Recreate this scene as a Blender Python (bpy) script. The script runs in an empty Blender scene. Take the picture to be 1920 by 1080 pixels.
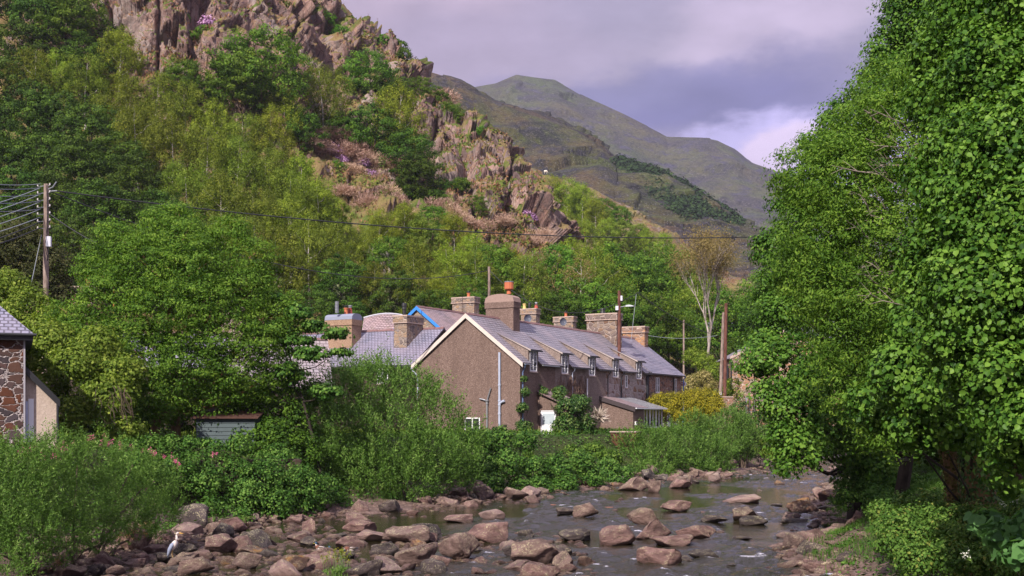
import bpy, math, numpy as np
from mathutils import Vector, Matrix

# ------------------------------------------------------------ camera, sky, sun, exposure
SC = bpy.context.scene
COL = SC.collection
FPX, HOR, CAMZ = 2200.0, 781.0, 4.4          # focal length and horizon in photo pixels, eye height above the river

cam_d = bpy.data.cameras.new('camera')
cam = bpy.data.objects.new('camera', cam_d); COL.objects.link(cam)
cam.location = (0, 0, CAMZ); cam.rotation_euler = (math.radians(90), 0, 0)
cam_d.sensor_width = 36; cam_d.lens = 36 * FPX / 1920
cam_d.shift_y = (HOR - 540) / 1920
cam_d.clip_start = .3; cam_d.clip_end = 30000
SC.camera = cam

SUN_AZ, SUN_EL = math.radians(25), math.radians(38)      # from behind-left of the camera
sunv = Vector((-math.sin(SUN_AZ) * math.cos(SUN_EL), -math.cos(SUN_AZ) * math.cos(SUN_EL), math.sin(SUN_EL)))
world = bpy.data.worlds.new('World'); SC.world = world; world.use_nodes = True
def setup_world():
    nt = world.node_tree; nt.nodes.clear(); L = nt.links.new
    N = lambda t, **k: mk(nt, t, **k)
    out = N('ShaderNodeOutputWorld'); sky = N('ShaderNodeTexSky')
    sky.sky_type = 'NISHITA'; sky.sun_disc = False
    sky.sun_elevation = SUN_EL; sky.sun_rotation = math.atan2(sunv.x, sunv.y)
    b1 = N('ShaderNodeBackground'); b1.inputs[1].default_value = .08; L(sky.outputs[0], b1.inputs[0])
    tc = N('ShaderNodeTexCoord')
    def direction(u, v):
        return Vector(((u - 960) / FPX, 1, (HOR - v) / FPX)).normalized()
    def blob(u, v, su, sv, rot=0, edge=(1, .3)):
        # soft patch of cloud around a direction of the sky, wobbled by noise
        m = N('ShaderNodeMapping'); m.vector_type = 'TEXTURE'
        m.inputs[1].default_value = direction(u, v); m.inputs[2].default_value = (0, math.radians(rot), 0)
        m.inputs[3].default_value = (su / FPX, 1, sv / FPX)
        L(wob.outputs[0], m.inputs[0])
        ln = N('ShaderNodeVectorMath'); ln.operation = 'LENGTH'; L(m.outputs[0], ln.inputs[0])
        mr = N('ShaderNodeMapRange'); mr.interpolation_type = 'SMOOTHSTEP'
        mr.inputs[1].default_value = edge[0]; mr.inputs[2].default_value = edge[1]
        L(ln.outputs[1], mr.inputs[0]); return mr.outputs[0]
    nz = N('ShaderNodeTexNoise'); nz.inputs['Scale'].default_value = 7; nz.inputs['Detail'].default_value = 7
    nz.inputs['Roughness'].default_value = .55
    st = N('ShaderNodeMapping'); st.inputs[3].default_value = (1, 1, 2.2); L(tc.outputs['Generated'], st.inputs[0])
    L(st.outputs[0], nz.inputs[0])
    sb = N('ShaderNodeVectorMath'); sb.operation = 'SUBTRACT'; sb.inputs[1].default_value = (.5, .5, .5); L(nz.outputs['Color'], sb.inputs[0])
    sm = N('ShaderNodeVectorMath'); sm.operation = 'SCALE'; sm.inputs['Scale'].default_value = .1; L(sb.outputs[0], sm.inputs[0])
    wob = N('ShaderNodeVectorMath'); wob.operation = 'ADD'; L(tc.outputs['Generated'], wob.inputs[0]); L(sm.outputs[0], wob.inputs[1])
    col = None
    base = N('ShaderNodeRGB'); base.outputs[0].default_value = (.40, .335, .46, 1); col = base.outputs[0]
    def over(c, fac, rgb, amt):
        m = N('ShaderNodeMix'); m.data_type = 'RGBA'
        ml = N('ShaderNodeMath'); ml.operation = 'MULTIPLY'; ml.inputs[1].default_value = amt; L(fac, ml.inputs[0])
        L(ml.outputs[0], m.inputs[0]); L(c, m.inputs[6]); m.inputs[7].default_value = (*rgb, 1); return m.outputs[2]
    col = over(col, blob(820, 60, 420, 160), (.50, .37, .48), .85)
    col = over(col, blob(980, 120, 520, 120, 8), (.30, .255, .39), .6)
    col = over(col, blob(1150, 20, 260, 70), (.29, .25, .37), .8)
    col = over(col, blob(1440, 45, 230, 75, -6), (.52, .42, .58), .85)
    col = over(col, blob(1330, 190, 470, 100, -8, (1, .25)), (.155, .14, .33), 1)
    col = over(col, blob(1150, 160, 330, 60, -4), (.18, .165, .345), .85)
    col = over(col, blob(1440, 320, 330, 120, -14, (1, .72)), (.52, .46, .82), .9)
    col = over(col, blob(1490, 265, 120, 62, -20, (1, .6)), (.72, .58, .80), .9)
    # unseen sky overhead, brightened to lift the river reflections and ambient light
    sz = N('ShaderNodeSeparateXYZ'); L(tc.outputs['Generated'], sz.inputs[0])
    up = N('ShaderNodeMapRange'); up.interpolation_type = 'SMOOTHSTEP'; up.inputs[1].default_value = .36; up.inputs[2].default_value = .62; L(sz.outputs[2], up.inputs[0])
    col = over(col, up.outputs[0], (.76, .72, 1.0), .95)
    # broad soft mottling
    n2 = N('ShaderNodeTexNoise'); n2.inputs['Scale'].default_value = 16; n2.inputs['Detail'].default_value = 6; L(st.outputs[0], n2.inputs[0])
    mr = N('ShaderNodeMapRange'); mr.inputs[1].default_value = .3; mr.inputs[2].default_value = .7; mr.inputs[3].default_value = .88; mr.inputs[4].default_value = 1.12
    L(n2.outputs[0], mr.inputs[0])
    vm = N('ShaderNodeVectorMath'); vm.operation = 'SCALE'; L(col, vm.inputs[0]); L(mr.outputs[0], vm.inputs['Scale'])
    b2 = N('ShaderNodeBackground'); b2.inputs[1].default_value = .88; L(vm.outputs[0], b2.inputs[0])
    mx = N('ShaderNodeMixShader'); mx.inputs[0].default_value = .92
    L(b1.outputs[0], mx.inputs[1]); L(b2.outputs[0], mx.inputs[2]); L(mx.outputs[0], out.inputs[0])
def mk(nt, t, **k):
    n = nt.nodes.new(t)
    for a, b in k.items(): setattr(n, a, b)
    return n
setup_world()
sun_d = bpy.data.lights.new('sun', 'SUN'); sun_d.energy = 5.0; sun_d.angle = math.radians(.5); sun_d.color = (1, .93, .82)
sun = bpy.data.objects.new('sun', sun_d); COL.objects.link(sun)
sun.rotation_euler = (-sunv).to_track_quat('-Z', 'Y').to_euler()
SC.view_settings.view_transform = 'Standard'; SC.view_settings.look = 'None'
SC.view_settings.exposure = .53; SC.view_settings.gamma = 1
SC.cycles.max_bounces = 6; SC.cycles.diffuse_bounces = 4; SC.cycles.glossy_bounces = 3
SC.cycles.transmission_bounces = 3; SC.cycles.volume_bounces = 0; SC.cycles.transparent_max_bounces = 6

# ------------------------------------------------------------ helpers
def P(u, v, D):
    "world point at distance D seen at photo pixel (u, v)"
    return Vector(((u - 960) / FPX * D, D, CAMZ + (HOR - v) / FPX * D))

def _h(ix, iy, iz, seed):
    x = (ix.astype(np.int64) * 374761393 + iy.astype(np.int64) * 668265263 + iz.astype(np.int64) * 2147483647 + seed * 1274126177) & 0xffffffff
    x = ((x ^ (x >> 13)) * 1274126177) & 0xffffffff
    x = ((x ^ (x >> 16)) * 2246822519) & 0xffffffff
    return ((x ^ (x >> 15)) & 0xffffff) / float(0x1000000)
def vnoise(p, seed=0):
    f = np.floor(p); i = f.astype(np.int64); t = p - f; t = t * t * (3 - 2 * t); r = 0
    for dx in (0, 1):
        for dy in (0, 1):
            for dz in (0, 1):
                w = (t[:, 0] if dx else 1 - t[:, 0]) * (t[:, 1] if dy else 1 - t[:, 1]) * (t[:, 2] if dz else 1 - t[:, 2])
                r = r + w * _h(i[:, 0] + dx, i[:, 1] + dy, i[:, 2] + dz, seed)
    return r * 2 - 1
def fbm(p, octv=4, seed=0, gain=.5):
    r = 0; a = 1
    for k in range(octv): r = r + a * vnoise(p * 2 ** k + 17.3 * k, seed + k); a *= gain
    return r
def ridged(p, octv=4, seed=0):
    r = 0; a = 1
    for k in range(octv): r = r + a * (1 - 2 * np.abs(vnoise(p * 2 ** k + 9.1 * k, seed + k))); a *= .5
    return r
def facets(p, seed=0, tilt=1.0):
    "angular blocks: every cell is a plane with its own height and tilt"
    f = np.floor(p); i = f.astype(np.int64); best = np.full(len(p), 1e9); val = np.zeros(len(p))
    for dx in (-1, 0, 1):
        for dy in (-1, 0, 1):
            for dz in (-1, 0, 1):
                jx, jy, jz = i[:, 0] + dx, i[:, 1] + dy, i[:, 2] + dz
                c = np.stack([jx + _h(jx, jy, jz, seed), jy + _h(jx, jy, jz, seed + 1), jz + _h(jx, jy, jz, seed + 2)], 1)
                d = p - c; dd = (d * d).sum(1); m = dd < best
                v = _h(jx, jy, jz, seed + 3) - .5 + tilt * (d[:, 0] * (_h(jx, jy, jz, seed + 4) - .5) + d[:, 1] * (_h(jx, jy, jz, seed + 5) - .5) + d[:, 2] * (_h(jx, jy, jz, seed + 6) - .5))
                best = np.where(m, dd, best); val = np.where(m, v, val)
    return val

def tag(o, label=None, cat=None, group=None, kind=None):
    if label: o['label'] = label
    if cat: o['category'] = cat
    if group: o['group'] = group
    if kind: o['kind'] = kind
    return o
def fastmesh(name, V, F, mat=None, smooth=False, attrs=None, uv=None):
    "V (n,3), F (m,k) numpy -> mesh"
    me = bpy.data.meshes.new(name); V = np.asarray(V, np.float32); F = np.asarray(F, np.int32); k = F.shape[1]
    me.vertices.add(len(V)); me.vertices.foreach_set('co', V.ravel())
    me.loops.add(F.size); me.loops.foreach_set('vertex_index', F.ravel())
    me.polygons.add(len(F)); me.polygons.foreach_set('loop_start', np.arange(0, F.size, k, dtype=np.int32))
    me.polygons.foreach_set('loop_total', np.full(len(F), k, np.int32))
    if smooth: me.polygons.foreach_set('use_smooth', np.ones(len(F), bool))
    me.update(calc_edges=True)
    for an, (dom, data) in (attrs or {}).items():
        a = me.attributes.new(an, 'FLOAT', dom); a.data.foreach_set('value', np.asarray(data, np.float32))
    if mat: me.materials.append(mat)
    return me
def link(name, me, parent=None, loc=None, rotz=None, scale=None):
    o = bpy.data.objects.new(name, me); COL.objects.link(o)
    if parent is not None: o.parent = parent
    if loc is not None: o.location = loc
    if rotz is not None: o.rotation_euler = (0, 0, rotz)
    if scale is not None: o.scale = scale if hasattr(scale, '__len__') else (scale,) * 3
    return o
def empty(name, loc, label, cat, group=None, rotz=0):
    o = link(name, None, None, loc, rotz); o.empty_display_size = .3
    return tag(o, label, cat, group)
def dup(root, loc, rotz=0, scale=1, label=None, group=None, cat=None):
    "a copy of a thing with copies of its parts and their sub-parts"
    r = root.copy(); COL.objects.link(r); r.location = loc; r.rotation_euler = (0, 0, rotz)
    r.scale = scale if hasattr(scale, '__len__') else (scale,) * 3
    tag(r, label, cat, group)
    for ch in root.children:
        c = ch.copy(); COL.objects.link(c); c.parent = r
        for g in ch.children:
            d = g.copy(); COL.objects.link(d); d.parent = c
    return r

class MB:
    "collects shapes, then links them as ONE mesh object"
    def __init__(s): s.v, s.f, s.uv = [], [], []
    def face(s, pts, uv=None):
        b = len(s.v); s.v += [tuple(p) for p in pts]; s.f.append(tuple(range(b, b + len(pts))))
        s.uv.append(uv or [(0, 0)] * len(pts)); return s
    def box(s, x0, x1, y0, y1, z0, z1, M=None):
        c = [(x, y, z) for z in (z0, z1) for y in (y0, y1) for x in (x0, x1)]
        if M is not None: c = [tuple(M @ Vector(p)) for p in c]
        for q in ((0, 2, 3, 1), (4, 5, 7, 6), (0, 1, 5, 4), (2, 6, 7, 3), (0, 4, 6, 2), (1, 3, 7, 5)): s.face([c[i] for i in q])
        return s
    def prism(s, poly, axis, a, b):
        "poly in the plane across axis (0=x,1=y,2=z), from a to b"
        def pt(p, t): return (t, p[0], p[1]) if axis == 0 else (p[0], t, p[1]) if axis == 1 else (p[0], p[1], t)
        A = [pt(p, a) for p in poly]; B = [pt(p, b) for p in poly]; n = len(poly)
        s.face(A); s.face(B[::-1])
        for i in range(n): s.face([A[i], B[i], B[(i + 1) % n], A[(i + 1) % n]])
        return s
    def slab(s, a, b, c, d, t, u0=0):
        "thick quad sheet a,b (low edge) c,d (high edge) with UVs in metres; t thickness downward along the normal"
        a, b, c, d = map(Vector, (a, b, c, d)); n = (b - a).cross(d - a).normalized()
        L = (b - a).length; H = ((d - a).length + (c - b).length) / 2
        off = (d - a).dot((b - a).normalized()); off2 = (c - a).dot((b - a).normalized())
        h = math.sqrt(max((d - a).length ** 2 - off * off, 1e-6))
        s.face([a, b, c, d], [(u0, 0), (u0 + L, 0), (u0 + off2, h), (u0 + off, h)])
        q = [p - n * t for p in (a, b, c, d)]; s.face(q[::-1])
        o = [a, b, c, d]
        for i in range(4):
            j = (i + 1) % 4; s.face([o[i], q[i], q[j], o[j]])
        return s
    def tube(s, pts, rad, n=8, cap=True):
        pts = [Vector(p) for p in pts]; rad = rad if hasattr(rad, '__len__') else [rad] * len(pts)
        b0 = len(s.v); ref = Vector((0, 0, 1))
        for i, p in enumerate(pts):
            d = (pts[min(i + 1, len(pts) - 1)] - pts[max(i - 1, 0)]).normalized()
            r = ref if abs(d.dot(ref)) < .95 else Vector((1, 0, 0))
            x = d.cross(r).normalized(); y = d.cross(x).normalized()
            for k in range(n):
                a = 2 * math.pi * k / n; s.v.append(tuple(p + (x * math.cos(a) + y * math.sin(a)) * rad[i]))
        for i in range(len(pts) - 1):
            for k in range(n):
                k2 = (k + 1) % n
                s.f.append((b0 + i * n + k, b0 + i * n + k2, b0 + (i + 1) * n + k2, b0 + (i + 1) * n + k)); s.uv.append([(0, 0)] * 4)
        if cap:
            s.f.append(tuple(b0 + k for k in range(n))[::-1]); s.uv.append([(0, 0)] * n)
            e = b0 + (len(pts) - 1) * n; s.f.append(tuple(e + k for k in range(n))); s.uv.append([(0, 0)] * n)
        return s
    def lathe(s, prof, c=(0, 0, 0), n=14, sx=1, sy=1):
        b = len(s.v)
        for r, z in prof:
            for k in range(n):
                a = 2 * math.pi * k / n; s.v.append((c[0] + r * sx * math.cos(a), c[1] + r * sy * math.sin(a), c[2] + z))
        for i in range(len(prof) - 1):
            for k in range(n):
                k2 = (k + 1) % n; s.f.append((b + i * n + k, b + i * n + k2, b + (i + 1) * n + k2, b + (i + 1) * n + k)); s.uv.append([(0, 0)] * 4)
        for i, rev in ((0, 1), (len(prof) - 1, 0)):
            f = tuple(b + i * n + k for k in range(n)); s.f.append(f[::-1] if rev else f); s.uv.append([(0, 0)] * n)
        return s
    def build(s, name, mat, parent=None, smooth=False, fix=False):
        me = bpy.data.meshes.new(name); me.from_pydata(s.v, [], s.f)
        ul = me.uv_layers.new(name='UVMap'); flat = [c for f in s.uv for uv in f for c in uv]
        ul.data.foreach_set('uv', flat)
        if mat: me.materials.append(mat)
        if smooth: me.polygons.foreach_set('use_smooth', [True] * len(me.polygons))
        me.update()
        return link(name, me, parent)

# ------------------------------------------------------------ materials
class NT:
    def __init__(s, name):
        s.m = bpy.data.materials.new(name); s.m.use_nodes = True; s.t = s.m.node_tree; s.t.nodes.clear()
        s.out = s.t.nodes.new('ShaderNodeOutputMaterial')
    def n(s, ty, **k): return mk(s.t, ty, **k)
    def L(s, a, b): s.t.links.new(a, b)
    def val(s, sock, x):
        if x is None: return
        if hasattr(x, 'is_output') or isinstance(x, bpy.types.NodeSocket): s.L(x, sock)
        elif hasattr(x, '__len__') and len(x) == 3 and sock.type == 'RGBA': sock.default_value = (*x, 1)
        else: sock.default_value = x
    def coord(s, kind='Object', scale=(1, 1, 1), rot=(0, 0, 0)):
        t = s.n('ShaderNodeTexCoord'); m = s.n('ShaderNodeMapping'); m.inputs[3].default_value = scale; m.inputs[2].default_value = rot
        s.L(t.outputs[kind], m.inputs[0]); return m.outputs[0]
    def wpos(s, scale=(1, 1, 1)):
        t = s.n('ShaderNodeNewGeometry'); m = s.n('ShaderNodeMapping'); m.inputs[3].default_value = scale
        s.L(t.outputs['Position'], m.inputs[0]); return m.outputs[0]
    def noise(s, vec, scale, detail=4, rough=.55, dist=0, color=False):
        n = s.n('ShaderNodeTexNoise'); n.inputs['Scale'].default_value = scale; n.inputs['Detail'].default_value = detail
        n.inputs['Roughness'].default_value = rough; n.inputs['Distortion'].default_value = dist
        s.val(n.inputs['Vector'], vec); return n.outputs['Color' if color else 'Fac']
    def vor(s, vec, scale, feature='F1', out='Distance', rnd=1):
        n = s.n('ShaderNodeTexVoronoi'); n.feature = feature; n.inputs['Scale'].default_value = scale; n.inputs['Randomness'].default_value = rnd
        s.val(n.inputs['Vector'], vec); return n.outputs[out]
    def attr(s, name, out='Fac'):
        n = s.n('ShaderNodeAttribute'); n.attribute_name = name; return n.outputs[out]
    def mr(s, x, a, b, c=0, d=1, smooth=False):
        n = s.n('ShaderNodeMapRange'); n.inputs[1].default_value = a; n.inputs[2].default_value = b
        n.inputs[3].default_value = c; n.inputs[4].default_value = d
        if smooth: n.interpolation_type = 'SMOOTHSTEP'
        s.L(x, n.inputs[0]); return n.outputs[0]
    def math(s, op, a, b=None):
        n = s.n('ShaderNodeMath'); n.operation = op; s.val(n.inputs[0], a); s.val(n.inputs[1], b); return n.outputs[0]
    def mix(s, f, a, b, mode='MIX'):
        n = s.n('ShaderNodeMix'); n.data_type = 'RGBA'; n.blend_type = mode
        s.val(n.inputs[0], f); s.val(n.inputs[6], a); s.val(n.inputs[7], b); return n.outputs[2]
    def ramp(s, x, stops):
        n = s.n('ShaderNodeValToRGB'); e = n.color_ramp.elements
        while len(e) < len(stops): e.new(.5)
        for k, (p, c) in zip(e, stops): k.position = p; k.color = (*c, 1)
        s.L(x, n.inputs[0]); return n.outputs[0]
    def sep(s, vec):
        n = s.n('ShaderNodeSeparateXYZ'); s.L(vec, n.inputs[0]); return n.outputs
    def bump(s, h, strength=.5, dist=.05, normal=None):
        n = s.n('ShaderNodeBump'); n.inputs['Strength'].default_value = strength; n.inputs['Distance'].default_value = dist
        s.L(h, n.inputs['Height']); s.val(n.inputs['Normal'], normal); return n.outputs[0]
    def pbr(s, col, rough=.85, normal=None, metal=0, spec=.3):
        b = s.n('ShaderNodeBsdfPrincipled'); s.val(b.inputs['Base Color'], col); s.val(b.inputs['Roughness'], rough)
        b.inputs['Metallic'].default_value = metal; b.inputs['Specular IOR Level'].default_value = spec
        s.val(b.inputs['Normal'], normal); s.L(b.outputs[0], s.out.inputs[0]); return s.m

def simple(name, col, rough=.6, metal=0, spec=.4, var=.18, scale=3):
    t = NT(name); n = t.noise(t.coord(scale=(1, 1, 1)), scale, 5)
    c = t.mix(n, tuple(x * (1 - var) for x in col), tuple(min(1, x * (1 + var)) for x in col))
    return t.pbr(c, rough, t.bump(n, .15, .02), metal, spec)

def foliage_mat(name, dark, mid, light, trans=.42, rough=.6, rnd=.18, spec=.12, dead=None):
    "leaf surface: colour differs leaf by leaf (tint) and a little plant by plant"
    t = NT(name); a = t.attr('tint')
    c = t.ramp(a, [(0, dark), (.5, mid), (1, light)] if dead is None else [(0, dark), (.45, mid), (.93, light), (.97, dead)])
    oi = t.n('ShaderNodeObjectInfo'); hs = t.n('ShaderNodeHueSaturation')
    t.L(t.mr(oi.outputs['Random'], 0, 1, .5 - rnd * .10, .5 + rnd * .10), hs.inputs['Hue'])
    t.L(t.mr(oi.outputs['Random'], 0, 1, 1 - rnd * 1.2, 1 + rnd * 1.2), hs.inputs['Value'])
    t.L(c, hs.inputs['Color']); c = hs.outputs[0]
    d = t.n('ShaderNodeBsdfPrincipled'); t.L(c, d.inputs['Base Color']); d.inputs['Roughness'].default_value = rough
    d.inputs['Specular IOR Level'].default_value = spec
    tr = t.n('ShaderNodeBsdfTranslucent')
    t.L(t.mix(1, c, (1.0, 1.1, .5), 'MULTIPLY'), tr.inputs[0])
    mx = t.n('ShaderNodeMixShader'); mx.inputs[0].default_value = trans
    t.L(d.outputs[0], mx.inputs[1]); t.L(tr.outputs[0], mx.inputs[2]); t.L(mx.outputs[0], t.out.inputs[0])
    return t.m

def m_slate(name, c1, c2, rows=.26, wid=.34, moss=0.0):
    t = NT(name); uv = t.coord('UV')
    b = t.n('ShaderNodeTexBrick'); b.inputs['Scale'].default_value = 1; b.inputs['Brick Width'].default_value = wid
    b.inputs['Row Height'].default_value = rows; b.inputs['Mortar Size'].default_value = .034; b.inputs['Mortar Smooth'].default_value = .3
    b.inputs['Color1'].default_value = (*c1, 1); b.inputs['Color2'].default_value = (*c2, 1)
    b.inputs['Mortar'].default_value = tuple(x * .16 for x in c1) + (1,); b.inputs['Bias'].default_value = 0
    t.L(uv, b.inputs[0])
    n = t.noise(uv, .35, 5, .65); n2 = t.noise(uv, 9, 3)
    c = t.mix(t.mr(n, .35, .65, 0, .55), b.outputs[0], tuple(x * y for x, y in zip(c2, (1.35, 1.15, 1.05))))
    c = t.mix(t.mr(n2, .5, .75, 0, .35), c, tuple(x * 1.6 for x in c2))
    if moss: c = t.mix(t.mr(t.noise(uv, 1.3, 6, .7), .62 - moss * .1, .75, 0, .7), c, (.10, .085, .03))
    # each course laps the one below: a saw-tooth height along the slope
    s = t.sep(uv); saw = t.math('FRACT', t.math('DIVIDE', s[1], rows))
    h = t.math('ADD', t.math('MULTIPLY', t.math('SUBTRACT', 1., saw), .6), t.math('MULTIPLY', b.outputs['Fac'], -.8))
    return t.pbr(c, .5, t.bump(h, 1, .06), 0, .35)

def m_pebbledash(name, dark, mid, light, stain=.3):
    t = NT(name); p = t.wpos(); n = t.noise(p, 16, 3, .8); v = t.vor(p, 14, 'F1', 'Color')
    c = t.ramp(n, [(.32, dark), (.5, mid), (.68, light)])
    c = t.mix(.35, c, t.ramp(v, [(0, dark), (.6, mid), (1, light)]))
    big = t.noise(t.wpos((1.6, 1.6, .30)), .8, 7, .7)
    c = t.mix(t.mr(big, .42, .66, 0, stain), c, tuple(x * .6 for x in mid))
    return t.pbr(c, .95, t.bump(n, .8, .03), 0, .1)

def m_rubble(name, stones, mortar, sc=(1.9, 1.9, 3.0), joint=.045, dist=.25, stain=.35):
    "random rubble: every stone its own colour, pale pointing between"
    t = NT(name); p0 = t.wpos(sc)
    wob = t.n('ShaderNodeVectorMath'); wob.operation = 'SCALE'; wob.inputs['Scale'].default_value = dist
    t.L(t.noise(p0, 1.4, 3, .6, color=True), wob.inputs[0])
    ad = t.n('ShaderNodeVectorMath'); t.L(p0, ad.inputs[0]); t.L(wob.outputs[0], ad.inputs[1]); p = ad.outputs[0]
    e = t.vor(p, 1, 'DISTANCE_TO_EDGE', 'Distance', .85); cc = t.vor(p, 1, 'F1', 'Color', .85)
    r = t.sep(cc)[0]
    k = len(stones) - 1
    c = t.ramp(r, [(i / k, s) for i, s in enumerate(stones)])
    n = t.noise(t.wpos(), 5, 5, .7); c = t.mix(t.mr(n, .3, .7, 0, .5), c, t.mix(1, c, (.55, .5, .48), 'MULTIPLY'))
    m = t.mr(e, joint * .6, joint * 1.5, 1, 0)
    c = t.mix(m, c, mortar)
    g = t.noise(t.wpos((1, 1, .4)), .5, 4); c = t.mix(t.mr(g, .5, .8, 0, stain), c, (.06, .05, .04))
    h = t.math('ADD', t.mr(e, 0, joint * 2.5, 0, 1), t.math('MULTIPLY', n, .35))
    return t.pbr(c, .9, t.bump(h, .9, .06), 0, .15)

def m_boulder(name, a, b, c, lich=(.42, .38, .24), amount=.5, orange=0.0):
    t = NT(name); p = t.coord('Object'); oi = t.n('ShaderNodeObjectInfo')
    ad = t.n('ShaderNodeVectorMath'); t.L(p, ad.inputs[0])
    sc = t.n('ShaderNodeVectorMath'); sc.operation = 'SCALE'; sc.inputs[0].default_value = (37, 19, 53); t.L(oi.outputs['Random'], sc.inputs['Scale'])
    t.L(sc.outputs[0], ad.inputs[1]); p = ad.outputs[0]
    n = t.noise(p, 1.1, 8, .68, .6); n2 = t.noise(p, 5.5, 6, .75)
    col = t.ramp(n, [(.3, a), (.5, b), (.72, c)])
    col = t.mix(t.mr(n2, .3, .75, 0, .55), col, t.mix(1, col, (.45, .40, .42), 'MULTIPLY'))
    up = t.sep(t.n('ShaderNodeNewGeometry').outputs['Normal'])[2]
    pat = t.math('MULTIPLY', t.mr(t.noise(p, 2.2, 7, .75), .50 - .08 * amount, .58, 0, 1), t.mr(up, -.1, .6, 0, 1))
    spk = t.mr(t.noise(p, 13, 4, .75), .50, .57, 0, 1)
    col = t.mix(t.math('MULTIPLY', t.math('MULTIPLY', pat, spk), .85), col, lich)
    if orange: col = t.mix(t.math('MULTIPLY', t.mr(t.noise(p, 1.7, 4), .5, .65, 0, orange), t.mr(up, .2, .8)), col, (.33, .17, .045))
    col = t.mix(t.mr(oi.outputs['Random'], 0, 1, 0, .45), col, t.mix(1, col, (1.25, 1.1, 1.05), 'MULTIPLY'))
    z = t.sep(t.wpos())[2]; zz = t.math('ADD', z, t.math('MULTIPLY', n2, .12))
    wet = t.mr(zz, .10, .22, 1, 0)                     # really wet near the water
    col = t.mix(t.math('MULTIPLY', wet, .75), col, t.mix(1, col, (.4, .36, .33), 'MULTIPLY'))
    rg = t.mr(wet, 0, 1, .88, .35)
    return t.pbr(col, rg, t.bump(t.math('ADD', n, n2), 1, .12), 0, .25)
# ------------------------------------------------------------ river course and valley floor
LB = np.array([(-15.5, 8), (-15, 20), (-14.2, 30), (-13.4, 35), (-11.6, 48), (-5.5, 58), (-1.5, 66), (6, 76), (17, 93), (24, 112), (38, 134), (60, 150), (110, 165)])
RB = np.array([(7.5, 8), (7.8, 20), (8.2, 30), (8.8, 36), (12.8, 48), (17.2, 65), (23, 81), (32, 104), (44, 122), (64, 136), (112, 150)])
def seg_dist(x, y, poly):
    "signed distance to a polyline running away from the camera, + on its right"
    best = np.full(x.shape, 1e9); sg = np.zeros(x.shape)
    for (ax, ay), (bx, by) in zip(poly[:-1], poly[1:]):
        dx, dy = bx - ax, by - ay; t = np.clip(((x - ax) * dx + (y - ay) * dy) / (dx * dx + dy * dy), 0, 1)
        d = np.hypot(x - ax - t * dx, y - ay - t * dy); c = (x - ax) * dy - (y - ay) * dx
        m = d < best; sg = np.where(m, np.sign(c), sg); best = np.where(m, d, best)
    return best * sg
def smooth(t): t = np.clip(t, 0, 1); return t * t * (3 - 2 * t)
def zg(x, y, noise=True):
    x = np.atleast_1d(np.asarray(x, float)); y = np.atleast_1d(np.asarray(y, float))
    dl = -seg_dist(x, y, LB); dr = seg_dist(x, y, RB)          # + = on land
    p = np.stack([x, y, 0 * x], 1)
    w = fbm(p * .35, 3, 5) * 1.1
    zl = -.55 + .62 * smooth((dl + 6) / 6.) + 3.0 * smooth((dl + w - .3) / (5.5 + 0 * x))
    zr = -.55 + .60 * smooth((dr + 3) / 3.) + 1.9 * smooth((dr + w * .6 - .2) / 4.5)
    z = np.where(dl > dr, zl, zr)
    if noise: z = z + fbm(p * .9, 3, 9) * .10 + fbm(p * .2, 2, 3) * .12
    z = z + np.clip(dl - 60, 0, 400) * .02
    return z
def zg1(x, y): return float(zg(x, y, False)[0])

def build_ground():
    D = np.concatenate([np.geomspace(5, 28, 30)[:-1], np.linspace(28, 100, 330), np.geomspace(100, 170, 120)[1:], np.geomspace(170, 9000, 60)[1:]])
    U = np.concatenate([np.linspace(-9000, -600, 40)[:-1], np.linspace(-600, 2500, 560), np.linspace(2500, 11000, 40)[1:]])
    uu, dd = np.meshgrid(U, D); x = ((uu - 960) / FPX * dd).ravel(); y = dd.ravel(); z = zg(x, y)
    far = np.clip((y - 170) / 60, 0, 1); z = z * (1 - far) + far * 2.2
    nu, nd = len(U), len(D); i = np.arange(nd - 1)[:, None] * nu + np.arange(nu - 1)[None, :]; i = i.ravel()
    F = np.stack([i, i + 1, i + nu + 1, i + nu], 1)
    t = NT('ground_soil'); p = t.wpos(); z_ = t.sep(p)[2]
    n = t.noise(p, .8, 8, .7); n2 = t.noise(p, 6, 5, .7)
    bed = t.ramp(n2, [(.3, (.05, .032, .026)), (.5, (.13, .085, .072)), (.7, (.24, .165, .145))])
    soil = t.mix(n, (.022, .026, .010), (.05, .065, .018))
    c = t.mix(t.mr(t.math('ADD', z_, t.math('MULTIPLY', n, .8)), .7, 1.5), bed, soil)
    m = t.pbr(c, .9, t.bump(n2, .8, .08), 0, .2)
    o = link('ground', fastmesh('ground', np.stack([x, y, z], 1), F, m, True)); tag(o, kind='structure')
build_ground()

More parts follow.
